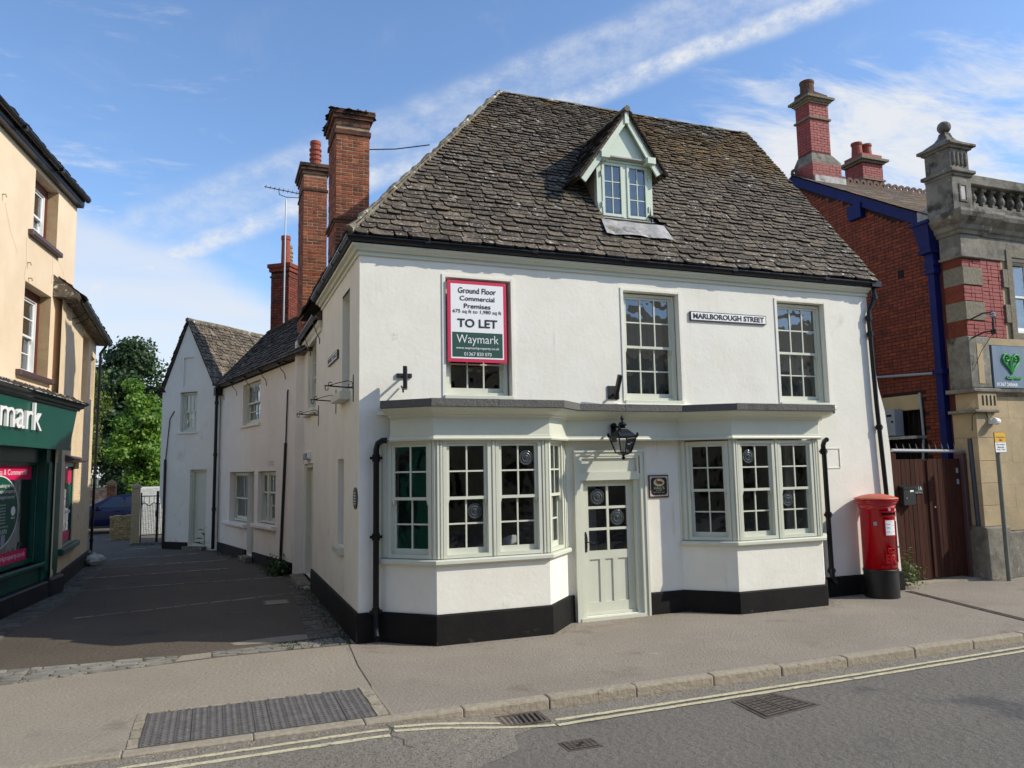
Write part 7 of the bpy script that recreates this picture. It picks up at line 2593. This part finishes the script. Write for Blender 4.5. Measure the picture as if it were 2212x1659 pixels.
for r in range(9):
    z = .01 + .088 * r
    x = -5.32
    while x < -4.47:
        w = random.uniform(.09, .20)
        MB().cbox(x + .004, min(x + w, -4.45) - .004, 20.50 + random.uniform(-.012, .012), 20.6, z + .003, z + .084 + random.uniform(-.004, .004), .012).build('stone', M['cotswold'], lw)
        x += w
    for y in (20.52, 20.70):
        q = MB(Fr((-5.305, y + .17), (0, -1)))
        q.cbox(.004, .166, -.012, .05, z + .003, z + .084, .012)
        q.build('stone', M['cotswold'], lw)
x = -5.34
while x < -4.47:
    w = random.uniform(.08, .15)
    MB().cbox(x + .003, x + w - .003, 20.49, 20.92, .80, .86 + random.uniform(-.01, .03), .012).build('coping_stone', M['cotswold'], lw)
    x += w
ww = thing('whitewashed_wall', 'whitewashed brick garden wall behind the iron gate', 'wall', (-3.4, 22.6, 0))
MB().box(-4.75, -1.5, 22.52, 22.8, 0, 1.86).build('core', M['white_paint'], ww)
bricks(Fr((-4.75, 22.52), (1, 0)), 0, 2.2, .05, 1.86, 0, mat('whitewashed_brick', rgb(214, 214, 206), rgb(196, 196, 188), 5, .9, .3, 40, var=.05), ww, 110, proud=.006)
bw_ = thing('old_brick_wall', 'weathered red brick wall with iron railings on top behind the car', 'wall', (-7.5, 29.2, 0))
MB().box(-11, -6.08, 29.05, 29.3, 0, 1.78).build('core', M['mortar'], bw_)
M['brick_pale'] = mat('bleached_brick', rgb(176, 112, 84), rgb(206, 188, 164), 3.2, .92, .5, 40, var=.25)
bricks(Fr((-8.2, 29.05), (1, 0)), 0, 2.1, .05, 1.78, 0, M['brick_pale'], bw_, 150)
MB().box(-6.42, -6.06, 28.92, 29.36, 0, 1.96).build('pier', M['mortar'], bw_)
bricks(Fr((-6.42, 28.92), (1, 0)), 0, .36, .05, 1.9, 0, M['brick'], bw_, 60)
MB().add([(-6.48, 28.88, 1.96), (-6.02, 28.88, 1.96), (-6.02, 29.4, 1.96), (-6.48, 29.4, 1.96), (-6.25, 29.14, 2.15)], [(0, 1, 4), (1, 2, 4), (2, 3, 4), (3, 0, 4), (3, 2, 1, 0)]).build('pier_cap', M['cotswold'], bw_)
rl = thing('wall_railing', 'rusty iron railings standing on top of the old brick wall', 'railing', (-7.3, 29.18, 1.78))
b0 = None
for i in range(22):
    x = -8.5 + .095 * i
    if b0 is None:
        b0 = MB(Fr((x, 29.15), (1, 0))).tube([(0, 0, 1.78), (0, 0, 2.75), (0, 0, 2.85)], [.012, .012, .002], 5).build('railing_bar', M['black_iron'], rl)
    else:
        piece(b0, rl, (.095 * i, 0, -.025 * max(0, i - 12)))
MB().box(-8.55, -6.4, 29.14, 29.16, 1.88, 1.91).build('rail', M['black_iron'], rl)

# trees: many small leaves on a few limbs


def leaf_cloud(name, blobs, n, size, m, parent, flat=.55):
    """n leaves spread through the shells of several overlapping clumps"""
    B = np.array([[*c, r] for c, r in blobs])
    p = B[:, 3] ** 2
    idx = rng.choice(len(B), n, p=p / p.sum())
    d = rng.normal(size=(n, 3))
    d /= np.linalg.norm(d, axis=1)[:, None]
    rad = B[idx, 3] * (.25 + .95 * rng.random(n) ** .8)
    c = B[idx, :3] + d * rad[:, None] * np.array([1, 1, .7]) + rng.normal(size=(n, 3)) * np.array([.10, .10, .06])
    nrm = d * .6 + rng.normal(size=(n, 3)) * .55 + np.array([0, -.1, .35])
    nrm /= np.linalg.norm(nrm, axis=1)[:, None]
    a = np.cross(nrm, rng.normal(size=(n, 3)))
    a /= np.linalg.norm(a, axis=1)[:, None]
    b = np.cross(nrm, a)
    s = size * (.6 + .8 * rng.random(n))[:, None]
    V = np.empty((n, 6, 3), 'f')
    for k, (u, w, h) in enumerate(((-1, 0, 0), (-.35, -.6, .08), (.45, -.5, .06), (1, 0, -.12), (.45, .5, .06), (-.35, .6, .08))):
        V[:, k] = c + a * s * u + b * s * w * flat / .55 + nrm * s * h
    me = bpy.data.meshes.new(name)
    me.vertices.add(n * 6)
    me.vertices.foreach_set('co', V.reshape(-1))
    me.loops.add(n * 6)
    me.loops.foreach_set('vertex_index', np.arange(n * 6, dtype='i'))
    me.polygons.add(n)
    me.polygons.foreach_set('loop_start', np.arange(0, n * 6, 6, dtype='i'))
    me.polygons.foreach_set('loop_total', np.full(n, 6, 'i'))
    me.update()
    me.materials.append(m)
    return link(name, me, parent)


def leaf_mat(name, c1, c2, trans=.35):
    m = mat(name, c1, c2, 1.3, .55, var=.28)
    N, L = m.node_tree.nodes, m.node_tree.links
    bs, out = N['Principled BSDF'], N['Material Output']
    t = N.new('ShaderNodeBsdfTranslucent')
    src = bs.inputs['Base Color'].links[0].from_socket
    L.new(src, t.inputs[0])
    mx = N.new('ShaderNodeMixShader')
    mx.inputs[0].default_value = trans
    L.new(bs.outputs[0], mx.inputs[1])
    L.new(t.outputs[0], mx.inputs[2])
    L.new(mx.outputs[0], out.inputs[0])
    return m


M['bark'] = mat('bark', rgb(84, 70, 56), rgb(60, 50, 42), 6, .95, .8, 30, stretch=(3, 3, .6))
M['leaf_dark'] = leaf_mat('dark_leaf', rgb(44, 66, 34), rgb(62, 88, 44), .25)
M['leaf_bright'] = leaf_mat('fresh_leaf', rgb(96, 134, 44), rgb(126, 160, 60), .45)
M['leaf_yellow'] = leaf_mat('yellow_green_leaf', rgb(110, 124, 48), rgb(90, 108, 44), .4)
M['leaf_weed'] = leaf_mat('weed_leaf', rgb(74, 92, 46), rgb(96, 112, 62), .3)
M['leaf_copper'] = leaf_mat('copper_leaf', rgb(84, 68, 50), rgb(70, 76, 48), .3)


def tree(name, label, x, y, h, crown, n, size, m, cat='tree', trunk=.22, z0=0.3, group=None):
    t = thing(name, label, cat, (x, y, 0), group)
    q = MB()
    top = Vector((x + random.uniform(-.2, .2), y, h * .8))
    q.tube([(x, y, -.3), (x + .05, y, h * .2), (x - .05, y, h * .5), tuple(top)], [trunk * 1.25, trunk, trunk * .6, trunk * .15], 10)
    for (cx, cy, cz), r in crown[::2]:
        zb = max(.2, min(h * .55, cz - r * .9)) * random.uniform(.7, 1)
        q.tube([(x, y, zb), ((x + cx) / 2, (y + cy) / 2, (zb + cz) / 2 + .2), (cx, cy, cz), (cx + (cx - x) * .25, cy, cz + r * .5)], [trunk * .45, trunk * .28, trunk * .14, .01], 6)
    q.build('trunk', M['bark'], t)
    leaf_cloud('crown', crown, n, size, m, t)
    return t


def blobs(x, y, z0, z1, w, d, n, r0, r1, shape=1.0):
    out = []
    for i in range(n):
        f = (i + .5) / n
        k = math.sin(math.pi * (f * .86 + .10)) ** shape
        a = random.uniform(0, 6.283)
        out.append(((x + math.cos(a) * w * k * random.uniform(.2, .9), y + math.sin(a) * d * k * random.uniform(.2, .9), z0 + (z1 - z0) * f), random.uniform(r0, r1) * (.6 + .5 * k)))
    return out


tree('broad_tree', 'tall dark green broadleaf tree filling the gap above the lane end', -6.6, 36.5, 9.5, blobs(-6.4, 36.5, 2.0, 9.7, 2.5, 2.0, 34, .7, 1.3), 26000, .10, M['leaf_dark'], trunk=.3)
tree('broad_tree', 'dark green tree behind the gabled cottage with lower bushy crown', -3.2, 38.5, 9.5, blobs(-3.2, 38.5, 1.4, 10.1, 2.3, 1.8, 26, .7, 1.2), 17000, .10, M['leaf_dark'], trunk=.28)
tree('copper_tree', 'brownish leaved tree showing past the eaves of the gabled cottage', -2.9, 33.5, 9.0, blobs(-2.75, 33.5, 5.5, 9.5, 1.3, 1.2, 14, .4, .75), 6000, .085, M['leaf_copper'], trunk=.2)
tree('maple_tree', 'bright green sunlit maple standing behind the gate pier and car', -5.0, 28.2, 6.6, blobs(-5.0, 28.2, 1.7, 5.9, 1.35, 1.1, 36, .34, .62, .7) + [((-5.4, 28.2, 6.4), .35)], 21000, .078, M['leaf_bright'], trunk=.12)
tree('birch_tree', 'yellow green feathery tree beside the cream building at the lane end', -8.2, 31.5, 8.0, blobs(-8.0, 31.5, 2.6, 8.0, 1.1, 1.0, 26, .4, .75), 15000, .06, M['leaf_yellow'], trunk=.12)
tree('hedge_bush', 'dark low bush in the shade between brick pier and whitewashed wall', -4.9, 30.6, 1.9, blobs(-4.7, 30.6, .5, 2.3, 1.6, .6, 16, .5, .8), 8000, .07, M['leaf_dark'], cat='bush', trunk=.06)

# weeds along the walls


def weed(name, label, x, y, h, n, leaf, m, group=None, lean=(0, 0), spread=.5):
    t = thing(name, label, 'plant', (x, y, 0), group)
    q = MB()
    pts = [(x + lean[0] * f + .02 * math.sin(5 * f), y + lean[1] * f, h * f) for f in (0, .3, .6, 1)]
    q.tube(pts, [.008, .007, .005, .002], 5)
    q.build('stem', m, t)
    for i in range(n):
        f = .18 + .80 * i / max(1, n - 1)
        b = Vector((x + lean[0] * f, y + lean[1] * f, h * f))
        a = i * 2.4 + random.uniform(-.3, .3)
        L = leaf * (1.15 - .55 * f) * random.uniform(.8, 1.15)
        d = Vector((math.cos(a), math.sin(a), .35))
        sd_ = Vector((-math.sin(a), math.cos(a), 0))
        w = L * .17
        e = b + d * L * .55
        tip = b + Vector((math.cos(a), math.sin(a), 0)) * L + Vector((0, 0, L * .12))
        q = MB()
        q.add([b, e * .5 + b * .5 + sd_ * w * .8, e + sd_ * w, tip, e - sd_ * w, e * .5 + b * .5 - sd_ * w * .8], [(0, 1, 2, 3), (0, 3, 4, 5)], world=True)
        q.build('leaf', m, t)
    return t


weed('wall_weed', 'tall weed with long pointed leaves beside the cottage downpipe', C3.p(-.55, -.30, 0).x, C3.p(-.55, -.30, 0).y, .66, 11, .34, M['leaf_dark'])
weed('wall_weed', 'leafy weed growing from wall foot at the cable conduit in the lane', C3.p(6.2, -.25, 0).x, C3.p(6.2, -.25, 0).y, .42, 16, .20, M['leaf_dark'])
weed('gate_weed', 'sunlit nettle like weed climbing beside the yard gate and buttress', 10.12, .20, .72, 22, .17, M['leaf_weed'], lean=(.12, -.05))
t = thing('gate_weed', 'low clump of small leaves at the foot of the gate post', 'plant', (10.16, .12, 0))
leaf_cloud('foliage', [((10.14 + random.uniform(-.1, .14), .14 + random.uniform(-.06, .05), .10 + .035 * i), .09) for i in range(9)], 420, .026, M['leaf_weed'], t)
t = thing('wall_weed', 'dark creeping weed on the setts below the pilaster', 'plant', (-.25, 8.0, 0))
leaf_cloud('foliage', [((-.35 + random.uniform(-.2, .2), 8.0 + random.uniform(-.6, .6), .06 + .02 * i), .14) for i in range(8)], 700, .04, M['leaf_dark'], t)
gr = bpy.data.objects
vb = []
for _ in range(900):
    k = random.random()
    if k < .45:
        x, y = -.06 - abs(random.gauss(0, .10)), random.uniform(.3, 7.3)
    elif k < .6:
        x, y = random.uniform(-1.0, -.1), random.uniform(.0, .5)
    elif k < .8:
        x, y = random.uniform(-4.4, -3.2), 18.2 + random.uniform(-.6, .4)
    else:
        p_ = C3.p(random.uniform(.2, 7), -.08 - abs(random.gauss(0, .10)), 0)
        x, y = p_.x, p_.y
    vb.append((x, y))
q = MB()
for x, y in vb:
    for _ in range(3):
        a = random.uniform(0, 6.283)
        h, w = random.uniform(.015, .06), random.uniform(.004, .010)
        dx, dy = math.cos(a), math.sin(a)
        q.add([(x - dy * w, y + dx * w, 0), (x + dy * w, y - dx * w, 0), (x + dx * h * .7, y + dy * h * .7, h)], [(0, 1, 2)], world=True)
g_ = q.build('weeds', M['leaf_dark'])
g_['kind'] = 'stuff'
tag(g_, 'small tufts of weeds and grass along the wall feet', 'weeds')
g_['kind'] = 'stuff'

# a knotted plastic bag by the wall
bg_ = MB()
n, k_ = 9, 14
for i in range(n):
    f = i / (n - 1)
    for j in range(k_):
        a = 6.2832 * j / k_
        r = .21 * math.sin(math.pi * min(1, f * .82 + .16)) ** .7 * (1 + .22 * math.sin(3 * a + 2 * f) + random.uniform(-.10, .10))
        r = r if f < .8 else r * .45
        bg_.v.append(Vector((-4.74 + math.cos(a) * r * 1.15, 12.2 + math.sin(a) * r, .33 * f + random.uniform(-.012, .012))))
for i in range(n - 1):
    for j in range(k_):
        bg_.f.append((i * k_ + j, i * k_ + (j + 1) % k_, (i + 1) * k_ + (j + 1) % k_, (i + 1) * k_ + j))
bg_.f.append(tuple((n - 1) * k_ + j for j in range(k_)))
for s_ in (-1, 1):
    bg_.add([(-4.74, 12.2, .28), (-4.74 + s_ * .10, 12.16, .42), (-4.74 + s_ * .16, 12.2, .36), (-4.74 + s_ * .06, 12.24, .27)], [(0, 1, 2, 3)], world=True)
tag(bg_.build('plastic_bag', mat('thin_plastic', rgb(198, 196, 188), rgb(170, 166, 156), 5, .45, .3, 30)), 'knotted pale plastic bag lying at the foot of the cream wall', 'bag')

# the terrace across the street, seen only as reflections in the windows
op_ = thing('terrace', 'buff stone terrace on the far side of the street mirrored in window glass', 'building', (0, -17, 0))
T_ = Fr((24, -16.5), (-1, 0))
hl = [(2 + 3.2 * i, 3.1 + 3.2 * i, z, z + 1.6) for i in range(14) for z in (1.0, 4.0)]
q = MB(T_)
q.wall(-6, 52, 0, 6.6, hl, th=.2)
q.add([(-6, 0, 6.6), (52, 0, 6.6), (52, 4, 9.6), (-6, 4, 9.6)], [(0, 1, 2, 3)])
q.build('wall', M['stone_tan'], op_)
q = MB(T_)
q.quad((-6, .3, 0), (52, .3, 0), (52, .3, 6.6), (-6, .3, 6.6))
q.build('inner_wall', M['hole'], op_)
